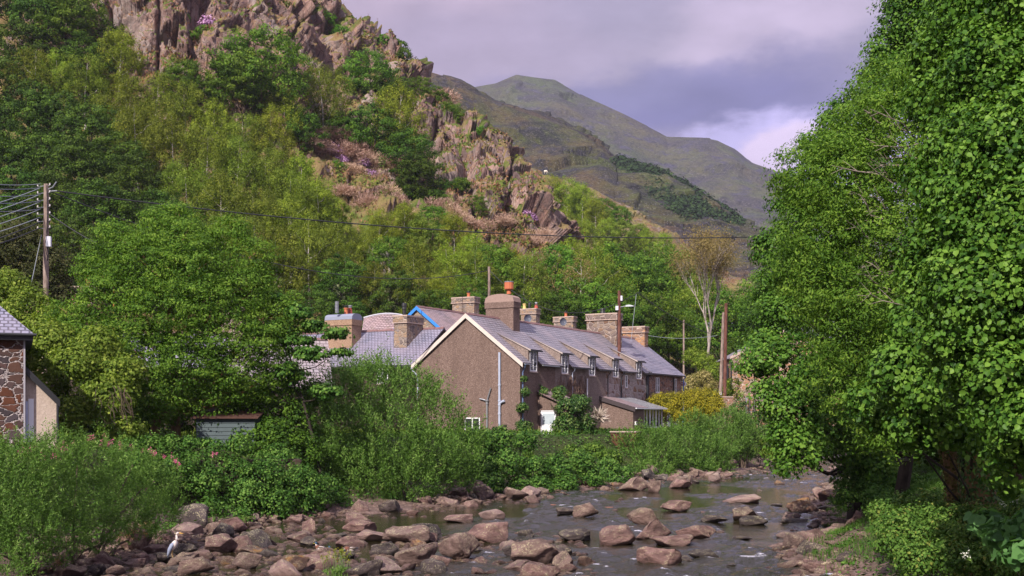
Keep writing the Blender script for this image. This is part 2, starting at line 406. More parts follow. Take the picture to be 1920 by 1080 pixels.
def grid_faces(nu, nd):
    i = (np.arange(nd - 1)[:, None] * nu + np.arange(nu - 1)[None]).ravel(); return np.stack([i, i + 1, i + nu + 1, i + nu], 1)
def build_water():
    ys = [5.]
    while ys[-1] < 172: ys.append(ys[-1] + (2.5 if ys[-1] < 29 else .12 + (ys[-1] - 29) * .0035))
    ys = np.array(ys); X = np.linspace(0, 1, 230)
    l = np.interp(ys, LB[:, 1], LB[:, 0]) - 3; r = np.interp(ys, RB[:, 1], RB[:, 0]) + 3
    x = (l[:, None] + (r - l)[:, None] * X[None]).ravel(); y = np.repeat(ys, len(X)); p = np.stack([x, y, 0 * x], 1)
    # fast broken water in tongues down midstream, quiet pools under the left bank and behind bars
    m = vnoise(p * np.array([.34, .17, 1]) + 3, 51) + .45 * vnoise(p * np.array([.9, .4, 1]), 52)
    f = smooth((m + .30) / .32); f = np.maximum(f, smooth((y - 84) / 16) * .85); f = np.maximum(f, .8 * smooth((44 - y) / 8) * smooth((x - 2) / 3))
    f *= smooth((x - (y * .12 - 9.5)) / 4.5); f = f * .95 + .05
    q = p + .25 * np.stack([vnoise(p * .8, 61), vnoise(p * .8, 62), 0 * x], 1)
    w = .4 * ridged(q * np.array([.9, .8, 1]), 2, 53) + .8 * fbm(q * np.array([1.7, 2.0, 1]), 3, 54)
    z = .11 * f * w + .003 * fbm(q * 1.3, 2, 55)
    t = NT('river_water'); fa = t.attr('fast'); cr = t.attr('crest')
    n = t.noise(t.wpos((1, .6, 1)), 9, 4, .65)
    nb = t.n('ShaderNodeBump'); nb.inputs['Distance'].default_value = .12; t.L(n, nb.inputs['Height']); t.L(t.mr(fa, 0, 1, .1, 1), nb.inputs['Strength'])
    c = t.mix(t.noise(t.wpos(), .6, 3), (.008, .010, .003), (.030, .022, .010))
    fo = t.math('MULTIPLY', t.mr(t.math('ADD', cr, t.math('MULTIPLY', t.noise(t.wpos((1.5, 1, 1)), 7, 5, .75), .9)), 1.5, 1.75), t.mr(fa, .45, .9))
    c = t.mix(t.math('MULTIPLY', fo, .85), c, (.62, .60, .70))
    b = t.n('ShaderNodeBsdfPrincipled'); t.L(c, b.inputs['Base Color']); t.L(t.mr(fo, 0, 1, .06, .5), b.inputs['Roughness'])
    b.inputs['IOR'].default_value = 1.45; b.inputs['Specular IOR Level'].default_value = .8
    t.L(nb.outputs[0], b.inputs['Normal']); t.L(b.outputs[0], t.out.inputs[0])
    o = link('river_water', fastmesh('river_water', np.stack([x, y, z], 1), grid_faces(len(X), len(ys)), t.m, True, {'fast': ('POINT', f), 'crest': ('POINT', np.clip(w, 0, 2))})); tag(o, kind='structure')
build_water()

# ------------------------------------------------------------ the crag, as a lofted hillside
#  column u : six (distance, seen-at v, rockiness) stations from the foot to behind the skyline
HC = {
 -700: [(96, 800, 0), (130, 640, 0), (180, 380, 0), (215, 180, .2), (260, 0, .2), (360, -60, 0)],
 -200: [(104, 795, 0), (138, 600, 0), (185, 330, 0), (215, 130, .2), (252, -60, .3), (340, -150, 0)],
    0: [(110, 790, 0), (145, 540, 0), (190, 270, 0), (218, 90, .3), (250, -110, .5), (330, -180, 0)],
  170: [(114, 790, 0), (150, 500, 0), (200, 225, .3), (209, 60, 1), (224, -130, 1), (320, -190, 0)],
  300: [(118, 790, 0), (155, 520, 0), (203, 215, .6), (212, 60, 1), (229, -140, 1), (320, -190, .3)],
  420: [(122, 790, 0), (158, 540, 0), (204, 225, .8), (215, 90, 1), (236, -110, 1), (320, -150, .3)],
  500: [(124, 790, 0), (160, 560, 0), (206, 260, .5), (224, 110, .9), (250, -55, 1), (320, -90, .3)],
  600: [(127, 790, 0), (160, 570, 0), (206, 330, .3), (232, 150, .9), (262, -12, 1), (330, -20, .3)],
  645: [(128, 790, 0), (160, 575, 0), (205, 360, .3), (235, 190, .8), (266, 8, 1), (330, 30, .3)],
  700: [(130, 790, 0), (160, 575, .1), (203, 390, .6), (238, 230, .6), (266, 62, 1), (330, 110, .3)],
  750: [(132, 790, 0), (160, 580, .1), (202, 410, .5), (238, 250, .6), (264, 108, .9), (330, 180, .3)],
  765: [(132, 790, 0), (162, 580, .1), (202, 415, .5), (237, 260, .7), (262, 128, .9), (330, 210, .3)],
  810: [(134, 790, 0), (164, 585, .1), (202, 430, .4), (232, 300, 1), (260, 182, .8), (330, 270, .3)],
  850: [(135, 790, 0), (165, 590, .1), (202, 445, .4), (226, 330, 1), (257, 210, .7), (330, 300, .3)],
  900: [(136, 790, 0), (166, 592, .1), (203, 460, .5), (220, 370, 1), (252, 240, .8), (330, 350, .2)],
  950: [(137, 790, 0), (168, 598, .1), (204, 475, .5), (217, 400, 1), (247, 285, .9), (320, 400, .2)],
 1000: [(138, 790, 0), (170, 605, 0), (205, 490, .5), (215, 425, 1), (240, 338, 1), (310, 440, .2)],
 1025: [(139, 790, 0), (171, 610, 0), (205, 500, .6), (214, 450, 1), (236, 382, 1), (305, 470, .2)],
 1045: [(140, 790, 0), (172, 615, 0), (204, 515, .7), (214, 478, 1), (232, 440, 1), (300, 500, .2)],
 1070: [(140, 790, 0), (172, 620, 0), (204, 540, .3), (218, 515, .7), (236, 492, .6), (300, 540, 0)],
 1130: [(141, 790, 0), (175, 640, 0), (210, 590, 0), (240, 570, 0), (270, 560, 0), (310, 580, 0)],
 1300: [(150, 790, 0), (190, 690, 0), (230, 650, 0), (270, 630, 0), (310, 620, 0), (350, 640, 0)],
 1600: [(160, 795, 0), (200, 720, 0), (240, 680, 0), (280, 660, 0), (320, 650, 0), (380, 670, 0)],
 2400: [(150, 800, 0), (200, 720, 0), (240, 660, 0), (280, 620, 0), (340, 590, 0), (400, 600, 0)],
}
HK = np.array(sorted(HC)); HA = np.array([HC[k] for k in HK], float)
def loft(u, s, K=HK, A=HA):
    "u columns, s in 0..m-1 -> D, v, rock"
    m = A.shape[1]; i = np.clip(np.floor(s).astype(int), 0, m - 2); t = s - i
    out = []
    for c in range(3):
        col = np.stack([np.interp(u, K, A[:, k, c]) for k in range(m)], 0)
        j = np.arange(len(u)); out.append(col[i, j] * (1 - t) + col[i + 1, j] * t)
    return out
def hill_surface(u, s):
    D, v, r = loft(u, s); return np.stack([(u - 960) / FPX * D, D, CAMZ + (HOR - v) / FPX * D], 1), r
def hill_spot(u, v, extra=0):
    "point of the hillside first met at photo position (u, v)"
    s = np.linspace(0, 4, 400); D, vv, r = loft(np.full(400, float(u)), s)
    k = np.argmax(vv <= v) if (vv <= v).any() else 399
    return Vector(((u - 960) / FPX * D[k], D[k], CAMZ + (HOR - vv[k]) / FPX * D[k]))

def vnormals(V, nu, nd):
    G = V.reshape(nd, nu, 3); du = np.gradient(G, axis=1); ds = np.gradient(G, axis=0)
    n = np.cross(du, ds).reshape(-1, 3); return n / (np.linalg.norm(n, axis=1, keepdims=True) + 1e-9)

def m_crag():
    t = NT('crag_rock'); p = t.wpos(); rock = t.attr('rock'); sh = t.wpos((1, 1, .5))
    nrm = t.sep(t.n('ShaderNodeNewGeometry').outputs['Normal'])[2]
    n1 = t.noise(sh, .16, 6, .65, .8); n2 = t.noise(sh, .9, 7, .72, .5); n3 = t.noise(p, 3.5, 5, .7)
    c = t.ramp(n1, [(.3, (.10, .062, .060)), (.45, (.21, .125, .108)), (.58, (.32, .195, .165)), (.72, (.40, .27, .235))])
    c = t.mix(t.mr(n2, .46, .66, 0, .8), c, (.36, .29, .265))
    c = t.mix(t.mr(n3, .5, .72, 0, .7), c, (.055, .042, .045))
    cr = t.vor(t.wpos((1, 1, .6)), .55, 'DISTANCE_TO_EDGE'); c = t.mix(t.mr(cr, .004, .04, .7, 0), c, (.03, .024, .026))
    c = t.mix(t.mr(t.noise(p, .5, 5, .7), .56, .68, 0, .65), c, (.36, .21, .08))     # ochre lichen
    blk = t.sep(t.vor(t.wpos((1, 1, .55)), .30, 'F1', 'Color')); c = t.mix(t.mr(blk[0], 0, .5, .75, 0), c, t.mix(1, c, (.42, .44, .52), 'MULTIPLY')); c = t.mix(t.mr(blk[1], .7, 1, 0, .5), c, (.40, .34, .325))
    # bracken, heather and turf hold on the ledges
    br = t.mix(t.noise(p, .5, 6, .7), (.19, .105, .06), (.24, .20, .08))
    gr = t.mix(t.noise(p, 1.2, 6, .7), (.05, .085, .018), (.15, .17, .04))
    veg = t.mix(t.mr(t.noise(p, .14, 5, .65), .46, .56), br, gr)
    veg = t.mix(t.mr(n3, .45, .75, 0, .6), veg, t.mix(1, veg, (.4, .45, .5), 'MULTIPLY'))
    k = t.math('ADD', t.math('MULTIPLY', nrm, .9), t.math('MULTIPLY', t.noise(p, .28, 6, .7), 1.1))
    k = t.math('SUBTRACT', k, t.math('MULTIPLY', rock, .42))
    f = t.mr(k, .53, .62)
    c = t.mix(f, c, veg)
    h = t.math('ADD', t.math('MULTIPLY', n2, 1.), t.math('MULTIPLY', n3, .4))
    return t.pbr(c, .95, t.bump(h, 1, .45), 0, .1)
CRAG = m_crag()

def build_hill():
    U = np.concatenate([np.linspace(-700, 120, 110)[:-1], np.linspace(120, 1090, 500), np.linspace(1090, 2400, 130)[1:]])
    S = np.concatenate([np.linspace(0, 2, 90)[:-1], np.linspace(2, 4, 300), np.linspace(4, 5, 26)[1:]])
    uu, ss = np.meshgrid(U, S); u = uu.ravel(); s = ss.ravel()
    u2 = u + 16 * fbm(np.stack([u * .012, s * 3, 0 * u], 1), 3, 41) * (s > 1.2)
    V, r = hill_surface(u2, s); V[:, 0] += (u - u2) / FPX * V[:, 1]
    nu, nd = len(U), len(S); N = vnormals(V, nu, nd)
    if N[nu * 50 + 50][1] > 0: N = -N
    q = V * np.array([1, 1, .62])
    sk = np.clip((4.35 - s) / .35, .15, 1) * np.clip(s / 1., 0, 1)
    big = facets(q / 9., 3, 1.6) * 4.0; mid = facets(q / 3.6, 13, 1.5) * 2.0; sm = facets(q / 1.4, 23, 1.4) * .85
    rg = ridged(V / 14., 4, 7) * 1.7
    a = smooth(r * 1.3) * sk
    d = a * (big + mid + sm + rg) + (1 - a) * (fbm(V / 9., 4, 31) * .9)
    # gullies that run down the face
    d += a * .35 * facets(q / .7, 33, 1.4)
    gul = np.abs(vnoise(np.stack([u / 46., s * .7, 0 * u], 1), 77)); d -= a * 3.2 * np.exp(-(gul / .13) ** 2)
    V = V + N * d[:, None]
    global HV, HN, HRK
    HV = V; HN = vnormals(V, nu, nd); HN = HN * np.sign((HN * N).sum(1, keepdims=True)); HRK = r; HN[s > 4.2] = 0
    o = link('hillside', fastmesh('hillside', V, grid_faces(nu, nd), CRAG, False, {'rock': ('POINT', r)})); tag(o, kind='structure')
build_hill()

# ------------------------------------------------------------ spur, dark ridge and far mountain
def m_moor(name, grass1, grass2, heath, rockc, sc, dark=None, dpos=None):
    t = NT(name); p = t.wpos((sc, sc, sc)); st = t.wpos((sc, sc, sc * 1.6))
    n1 = t.noise(p, 1, 7, .62, .4); n2 = t.noise(st, 5, 7, .7); n3 = t.noise(st, 22, 5, .75)
    c = t.mix(t.mr(n1, .38, .62), grass1, grass2)
    c = t.mix(t.mr(t.noise(p, 2.2, 6, .65, .8), .46, .60, 0, .9), c, heath)
    c = t.mix(t.mr(n2, .52, .62, 0, .9), c, rockc)
    c = t.mix(t.mr(n3, .50, .60, 0, .8), c, t.mix(1, c, (.30, .32, .42), 'MULTIPLY'))
    c = t.mix(t.mr(t.noise(st, 60, 3, .7), .55, .7, 0, .5), c, (.30, .28, .30))
    c = t.mix(t.mr(n3, .30, .40, .5, 0), c, t.mix(1, c, (1.5, 1.45, 1.3), 'MULTIPLY'))
    return t.pbr(c, .95, t.bump(t.math('ADD', n2, t.math('MULTIPLY', n3, .4)), 1, 1.6 / sc * .03), 0, .1)

def ridge_mesh(name, cols, mat, amp, fac, seed, nu=420, nd=120, rock=.3):
    K = np.array([c[0] for c in cols]); A = np.array([[(d, v, 0) for d, v in c[1]] for c in cols], float)
    U = np.linspace(K[0], K[-1], nu); m = A.shape[1]; S = np.linspace(0, m - 1, nd)
    uu, ss = np.meshgrid(U, S); u = uu.ravel(); s = ss.ravel()
    D, v, r = loft(u, s, K, A); V = np.stack([(u - 960) / FPX * D, D, CAMZ + (HOR - v) / FPX * D], 1)
    N = vnormals(V, nu, nd)
    if N[:, 2].mean() < 0: N = -N
    sk = np.clip(np.abs(s - (m - 2)) / .25, .12, 1)
    d = amp * sk * (fbm(V / fac, 5, seed) * .6 + ridged(V / fac, 5, seed + 5) * .5 + rock * facets(V / fac * 3.5, seed + 9, 1.5)) 
    V = V + N * d[:, None]
    o = link(name, fastmesh(name, V, grid_faces(nu, nd), mat, False)); return tag(o, kind='structure')

SPUR = [(880, [(285, 560), (330, 470), (365, 400), (392, 330), (470, 360)]),
        (985, [(285, 560), (330, 480), (365, 400), (392, 318), (470, 360)]),
        (1050, [(285, 565), (330, 490), (365, 410), (390, 336), (470, 380)]),
        (1110, [(285, 570), (330, 500), (360, 420), (385, 354), (470, 390)]),
        (1150, [(285, 575), (325, 510), (355, 440), (380, 376), (460, 400)]),
        (1200, [(285, 580), (325, 520), (352, 460), (375, 408), (450, 430)]),
        (1260, [(285, 585), (320, 530), (345, 480), (368, 442), (440, 460)]),
        (1330, [(285, 590), (320, 560), (345, 530), (365, 505), (430, 510)]),
        (1450, [(285, 600), (320, 590), (345, 575), (365, 565), (430, 570)])]
ridge_mesh('spur', SPUR, m_moor('spur_turf', (.13, .12, .035), (.25, .20, .075), (.17, .085, .055), (.20, .15, .135), .05), 2.6, 26, 61, 420, 110, .9)
MID = [(600, [(560, 560), (760, 420), (900, 300), (1050, 100), (1400, 140)]),
       (760, [(560, 570), (760, 430), (900, 330), (1050, 124), (1400, 170)]),
       (860, [(560, 575), (760, 440), (900, 340), (1050, 152), (1400, 200)]),
       (920, [(560, 575), (760, 440), (900, 350), (1040, 190), (1400, 230)]),
       (1000, [(560, 580), (760, 440), (890, 350), (1020, 217), (1400, 260)]),
       (1080, [(560, 580), (750, 450), (880, 350), (1000, 246), (1400, 280)]),
       (1130, [(560, 580), (750, 450), (860, 360), (980, 276), (1380, 310)]),
       (1150, [(560, 580), (750, 450), (850, 375), (965, 300), (1360, 330)]),
       (1190, [(560, 580), (740, 455), (840, 380), (930, 315), (1300, 350)]),
       (1240, [(560, 585), (730, 470), (820, 400), (900, 330), (1260, 370)]),
       (1290, [(560, 590), (720, 480), (800, 420), (880, 358), (1230, 390)]),
       (1350, [(560, 590), (720, 490), (790, 440), (860, 398), (1200, 420)]),
       (1400, [(560, 590), (710, 500), (780, 460), (840, 425), (1200, 450)]),
       (1460, [(560, 600), (700, 510), (770, 475), (830, 448), (1200, 470)]),
       (1650, [(560, 620), (700, 560), (770, 530), (830, 500), (1200, 520)]),
       (2300, [(560, 560), (700, 480), (770, 400), (830, 330), (1200, 300)])]
ridge_mesh('ridge', MID, m_moor('ridge_heath', (.060, .075, .020), (.085, .055, .032), (.018, .017, .022), (.036, .033, .048), .012), 9, 120, 71, 700, 190, .7)
FAR = [(500, [(1300, 560), (1800, 420), (2300, 300), (2700, 220), (3400, 240)]),
       (880, [(1300, 560), (1800, 420), (2300, 300), (2700, 166), (3400, 240)]),
       (930, [(1300, 560), (1800, 420), (2300, 290), (2700, 157), (3400, 230)]),
       (968, [(1300, 560), (1800, 420), (2300, 285), (2700, 141), (3400, 220)]),
       (1040, [(1300, 560), (1800, 425), (2300, 290), (2700, 150), (3400, 220)]),
       (1085, [(1300, 560), (1800, 430), (2300, 300), (2680, 176), (3400, 240)]),
       (1170, [(1300, 560), (1800, 440), (2280, 320), (2640, 215), (3400, 270)]),
       (1250, [(1300, 565), (1800, 450), (2250, 350), (2600, 257), (3400, 300)]),
       (1330, [(1300, 570), (1780, 460), (2200, 360), (2560, 260), (3400, 300)]),
       (1372, [(1300, 570), (1760, 465), (2180, 370), (2520, 280), (3400, 320)]),
       (1410, [(1300, 575), (1750, 470), (2150, 380), (2500, 306), (3400, 340)]),
       (1480, [(1300, 580), (1740, 480), (2120, 400), (2450, 330), (3400, 360)]),
       (1600, [(1300, 590), (1720, 500), (2100, 440), (2400, 400), (3400, 420)]),
       (1800, [(1300, 590), (1720, 510), (2100, 470), (2400, 440), (3400, 450)]),
       (2500, [(1300, 590), (1720, 480), (2100, 400), (2400, 330), (3400, 340)])]
ridge_mesh('mountain', FAR, m_moor('mountain_turf', (.062, .078, .034), (.092, .076, .045), (.044, .038, .045), (.055, .050, .085), .0045), 20, 360, 91, 700, 190, .5)
# ------------------------------------------------------------ foliage
F_OAK = foliage_mat('leaf_oak', (.028, .070, .008), (.086, .175, .018), (.19, .30, .034))
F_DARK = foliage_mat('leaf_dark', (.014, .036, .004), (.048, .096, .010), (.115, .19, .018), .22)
F_BIRCH = foliage_mat('leaf_birch', (.080, .118, .010), (.20, .265, .024), (.36, .41, .050))
F_OLIVE = foliage_mat('leaf_olive', (.064, .098, .010), (.150, .205, .022), (.28, .32, .046))
F_ASH = foliage_mat('leaf_ash', (.030, .076, .009), (.095, .190, .020), (.21, .32, .042), rnd=0)
F_LIME = foliage_mat('leaf_lime', (.022, .066, .009), (.074, .165, .020), (.165, .285, .040), .32, .45, rnd=0)
F_WILLOW = foliage_mat('leaf_willow', (.034, .084, .014), (.098, .190, .030), (.24, .35, .090), .28, rnd=0)
F_BANK = foliage_mat('leaf_bank', (.018, .056, .009), (.058, .140, .020), (.155, .26, .048), .26, rnd=0)
F_SYC = foliage_mat('leaf_yellowgreen', (.06, .105, .012), (.15, .22, .028), (.30, .36, .060), rnd=0)
F_GOLD = foliage_mat('leaf_golden', (.07, .075, .006), (.22, .20, .014), (.44, .36, .024), .2, rnd=0)
F_IVY = foliage_mat('leaf_ivy', (.016, .050, .012), (.045, .105, .020), (.15, .20, .055), .15, .4, rnd=0)
F_PINKTWIG = foliage_mat('twig_pink', (.24, .15, .12), (.44, .28, .225), (.62, .44, .36), .1, .8, .1)
F_BROWN = foliage_mat('leaf_brown', (.12, .10, .03), (.22, .17, .06), (.30, .21, .10), .25, .7, .08)
F_FLOWER = foliage_mat('flower_mauve', (.06, .05, .03), (.34, .16, .36), (.62, .38, .62), .2, .6, .05)
F_PINKFL = foliage_mat('flower_pink', (.45, .05, .16), (.60, .10, .28), (.75, .25, .40), .2, .6, .05)
F_WHITEFL = foliage_mat('flower_white', (.04, .07, .02), (.60, .60, .52), (.8, .8, .75), .2, .6, .05)
F_CONIFER = foliage_mat('leaf_far_wood', (.012, .030, .010), (.022, .050, .014), (.045, .085, .022), .1, .8, .1)
F_CONIFER2 = foliage_mat('leaf_far_wood_light', (.03, .05, .014), (.055, .085, .022), (.09, .12, .035), .1, .8, .1)
def m_bark(name, a, b, sc=4):
    t = NT(name); p = t.wpos((1, 1, .3)); n = t.noise(p, sc, 6, .7)
    return t.pbr(t.ramp(n, [(.35, a), (.65, b)]), .9, t.bump(n, .8, .03), 0, .15)
BARK = m_bark('bark_brown', (.045, .032, .024), (.14, .10, .075))
BARKP = m_bark('bark_pale', (.20, .17, .15), (.62, .56, .52), 2.5)
BARKO = m_bark('bark_ochre', (.10, .06, .03), (.30, .18, .09))
BARKD = m_bark('bark_dark', (.018, .014, .012), (.055, .042, .034))

def rand_unit(rng, n):
    v = rng.normal(size=(n, 3)); return v / np.linalg.norm(v, axis=1, keepdims=True)
def leaf_mesh(name, pts, nrm, size, mat, rng, aspect=.55, shape='diamond', droop=0.0, spread=1.15, tint=None, along=None, bias=.35):
    """one leaf per point; nrm leans the leaf face, droop pulls the leaf's tip down; shape 'heart' is a broad folded leaf,
    'diamond' a plain one, 'strip' a twig or blade"""
    n = len(pts); sz = size * (rng.uniform(.4, 1.45, n) if shape == 'heart' else rng.uniform(.65, 1.3, n))[:, None]
    N = nrm * spread + rand_unit(rng, n) * (.85 if shape == 'heart' else .6) + np.array([0, 0, bias]); N /= np.linalg.norm(N, axis=1, keepdims=True)
    T = along if along is not None else rand_unit(rng, n) + nrm * .4
    T = T + np.array([0, 0, -droop]); T = T - N * (T * N).sum(1, keepdims=True); T /= np.linalg.norm(T, axis=1, keepdims=True) + 1e-9
    if along is not None: T = along / np.linalg.norm(along, axis=1, keepdims=True)
    B = np.cross(N, T); B /= np.linalg.norm(B, axis=1, keepdims=True) + 1e-9
    w = sz * aspect * .5
    base = pts - T * sz * .5; tip = pts + T * sz * .5
    if shape == 'heart':
        up = N * sz * .10
        l1 = pts - T * sz * .32 + B * w * .9 + up; l2 = pts + T * sz * .10 + B * w * 1.0 + up
        r1 = pts - T * sz * .32 - B * w * .9 + up; r2 = pts + T * sz * .10 - B * w * 1.0 + up
        tip = tip - N * sz * .12
        V = np.stack([base, l1, l2, tip, r2, r1], 1).reshape(-1, 3); b = np.arange(n)[:, None] * 6
        F = np.concatenate([b + np.array([[0, 1, 2, 3]]), b + np.array([[0, 3, 4, 5]])], 1).reshape(-1, 4); rep = 2
    else:
        f = -N * sz * .10 if shape == 'diamond' else 0
        m = pts + (T * sz * .04)
        V = np.stack([base, m + B * w + f, tip, m - B * w + f], 1).reshape(-1, 3); b = np.arange(n)[:, None] * 4
        F = (b + np.array([[0, 1, 2, 3]])).reshape(-1, 4); rep = 1
    tt = rng.beta(2.2, 2.2, n) if tint is None else tint
    return fastmesh(name, V, F, mat, False, {'tint': ('FACE', np.repeat(tt, rep))})

def clump_points(rng, lobes, n, per=26, rc=.42, shell=.62, flat=.75, under=.35):
    """leaves in clumps over the shells of many lobes (cx,cy,cz,rx,ry,rz); returns points, outward directions, clump tint"""
    lob = np.asarray(lobes, float); ncl = max(8, n // per)
    w = lob[:, 3] * lob[:, 4] + lob[:, 3] * lob[:, 5]; w = w / w.sum()
    k = rng.choice(len(lob), ncl * 2, p=w); d = rand_unit(rng, ncl * 2)
    keep = (d[:, 2] > -.35) | (rng.random(ncl * 2) < under)
    rr = np.where(rng.random(ncl * 2) < .2, rng.uniform(.25, 1, ncl * 2), rng.uniform(shell, 1.04, ncl * 2))
    c = lob[k, :3] + d * lob[k, 3:6] * rr[:, None]
    # drop clumps buried deep inside a neighbouring lobe
    for l in lob:
        q = ((c - l[:3]) / l[3:6]); ins = (q * q).sum(1) < .45; keep &= ~(ins & (rng.random(len(c)) < .72))
    c, d = c[keep][:ncl], d[keep][:ncl]
    m = len(c); rad = rc * rng.uniform(.55, 1.45, m); cnt = per
    g = rand_unit(rng, m * cnt) * rng.random(m * cnt)[:, None] ** .33
    ci = np.repeat(np.arange(m), cnt)
    pts = c[ci] + g * rad[ci][:, None] * np.array([1, 1, flat]); dirs = d[ci] * .5 + g * .95
    ct = rng.normal(0, .17, m); tint = np.clip(.5 + ct[ci] + rng.normal(0, .21, m * cnt), 0, .94)
    return pts, dirs, tint
def lobes_for(rng, W, H, base, n, r, round_=1.0, lean=0):
    "lobes spread over the surface of an egg-shaped crown (width W, from height base to H)"
    out = []; hz = (H - base) / 2; cz = base + hz
    for i in range(n):
        z = 1 - 2 * (i + .5) / n; a = i * 2.39996 + rng.uniform(-.4, .4); s = math.sqrt(max(0, 1 - z * z))
        rr = r * rng.uniform(.75, 1.3); sh = 1 + .22 * (-z) * round_
        out.append((s * math.cos(a) * max(.1, W / 2 * sh - rr * .8) + lean * z, s * math.sin(a) * max(.1, W / 2 * sh - rr * .8), cz + z * (hz - rr * .8), rr, rr, rr * rng.uniform(.7, .95)))
    out.append((0, 0, cz, W * .28, W * .28, hz * .6)); return out
def limbs(mb, rng, lobes, h0, r0, n=9, sway=.3, lean=(0, 0), bend=.25, base=(0, 0, 0)):
    "tapered trunk from base with limbs that reach into the lobes"
    L = sorted(lobes, key=lambda l: -l[2]); top = Vector(L[0][:3]); b = Vector(base)
    mid = b.lerp(top, .5) + Vector((rng.uniform(-sway, sway), rng.uniform(-sway, sway), 0))
    P_ = [b - Vector((0, 0, .3)), b + Vector((0, 0, .4)), b.lerp(mid, .5) + Vector((rng.uniform(-sway, sway) * .5, 0, 0)), mid, mid.lerp(top, .55), top]
    mb.tube(P_, [r0 * 1.5, r0 * 1.1, r0 * .85, r0 * .6, r0 * .32, r0 * .1], 7)
    idx = rng.choice(len(L), min(n, len(L)), replace=False)
    for i in idx:
        e = Vector(L[i][:3]); zf = min(.9, max(.12, (e.z - b.z - (e - b).xy.length * .75) / max(.1, top.z - b.z)))
        s = b.lerp(top, zf) if zf > .5 else b.lerp(mid, zf * 2)
        m = s.lerp(e, .5) + Vector((0, 0, (e - s).length * -bend * .3)); o = s.lerp(e, .8) + Vector((rng.uniform(-.3, .3), rng.uniform(-.3, .3), .1))
        mb.tube([s, m, o, e + (e - s).normalized() * L[i][3] * .7], [r0 * .38, r0 * .25, r0 * .14, r0 * .03], 5)

def make_tree(name, seed, W, H, base, nl, r, n, leaf, mat, bark, aspect=.6, droop=0., per=26, rc=.5, tr=.22, nlimb=8, shell=.62, under=.35, shape='diamond', flat=.75, bias=.35):
    rng = np.random.default_rng(seed)
    lob = lobes_for(rng, W, H, base, nl, r); pts, dirs, tint = clump_points(rng, lob, n, per, rc, shell, flat, under)
    root = link(name, None); root.empty_display_size = .5
    link('crown', leaf_mesh('crown', pts, dirs, leaf, mat, rng, aspect, shape, droop, tint=tint, bias=bias), root)
    mb = MB(); limbs(mb, rng, lob, base, tr, nlimb); mb.build('trunk', bark, root)
    root['h'] = H; root['w'] = W
    return root

PROTO = {}
PROTO['oak'] = [make_tree('oak_tree', 100 + i, 10.5, 11, 1.6, 20, 2.1, 12500, .30, F_OAK, BARK, rc=.85, per=64, flat=.6, nlimb=9) for i in range(3)]
PROTO['dark'] = [make_tree('oak_tree', 200 + i, 10.5, 12, 1.2, 20, 2.1, 12500, .30, F_DARK, BARKD, rc=.85, per=64, flat=.6, nlimb=9) for i in range(3)]
PROTO['birch'] = [make_tree('birch_tree', 300 + i, 7.8, 12, 1.4, 22, 1.6, 15500, .22, F_BIRCH, BARKP, aspect=.55, droop=1.1, rc=.68, per=64, tr=.15, shell=.4, flat=1.1, nlimb=7) for i in range(3)]
PROTO['olive'] = [make_tree('birch_tree', 400 + i, 8.8, 12, 1.2, 24, 1.65, 15500, .23, F_OLIVE, BARKP, aspect=.5, droop=1.1, rc=.72, per=64, tr=.15, shell=.4, flat=1.1, nlimb=7) for i in range(3)]
PROTO['ash'] = [make_tree('ash_tree', 500 + i, 8.5, 12, 2, 20, 1.75, 11000, .27, F_ASH, BARK, aspect=.45, rc=.75, per=60, flat=.6, nlimb=10) for i in range(2)]
PROTO['yellow'] = [make_tree('sycamore_tree', 600 + i, 8.5, 10, 1.2, 18, 1.8, 11000, .26, F_SYC, BARK, rc=.75, per=60, flat=.6) for i in range(2)]
PROTO['brown'] = [make_tree('birch_tree', 700 + i, 6.5, 12.5, 1.8, 20, 1.3, 4200, .22, F_BROWN, BARKP, aspect=.5, droop=.6, rc=.6, per=16, tr=.13, shell=.3, flat=1.2, nlimb=16) for i in range(2)]
PROTO['shrub'] = [make_tree('green_shrub', 800 + i, 4.2, 3.2, .2, 10, .95, 2600, .25, F_OAK, BARK, rc=.4, per=22, tr=.07, nlimb=4) for i in range(2)]
PROTO['white'] = [make_tree('hawthorn_tree', 900, 8, 7.5, .8, 16, 1.6, 6500, .26, foliage_mat('leaf_hawthorn', (.035, .065, .014), (.13, .155, .045), (.50, .50, .34), .2), BARK, rc=.5, per=24)]
def twig_dome(name, seed, mat, R=2.3, n=5200, size=.36, flower=False):
    rng = np.random.default_rng(seed); lob = [(rng.uniform(-1, 1) * R * .5, rng.uniform(-1, 1) * R * .5, R * rng.uniform(.25, .6), R * .62, R * .62, R * .62) for _ in range(6)]
    lob = np.array(lob); k = rng.integers(0, len(lob), n); d = rand_unit(rng, n); d[:, 2] = np.abs(d[:, 2]) * 1.1 - .25; d /= np.linalg.norm(d, axis=1, keepdims=True)
    rr = rng.uniform(.45, 1.0, n); pts = lob[k, :3] + d * (lob[k, 3] * rr)[:, None]
    al = d + rand_unit(rng, n) * .35
    root = link(name, None)
    if flower:
        link('blossom', leaf_mesh('blossom', pts, d, size, mat, rng, .8, 'diamond', 0, tint=np.clip(rng.normal(.6, .28, n), 0, 1)), root)
    else:
        link('twigs', leaf_mesh('twigs', pts, d, size, mat, rng, .12, 'strip', 0, along=al), root)
    mb = MB()
    for i in range(9):
        e = Vector(lob[i % 6][:3]) + Vector(rng.uniform(-.6, .6, 3)); mb.tube([(0, 0, -.3), e * .5 + Vector((0, 0, -.1)), e], [.09, .05, .02], 5)
    mb.build('stems', BARK, root); root['h'] = R * 1.3; root['w'] = R * 2.1
    return root
PROTO['pink'] = [twig_dome('bare_shrub', 20 + i, F_PINKTWIG) for i in range(2)]
PROTO['mauve'] = [twig_dome('rhododendron', 30, F_FLOWER, 1.9, 1800, .24, True)]
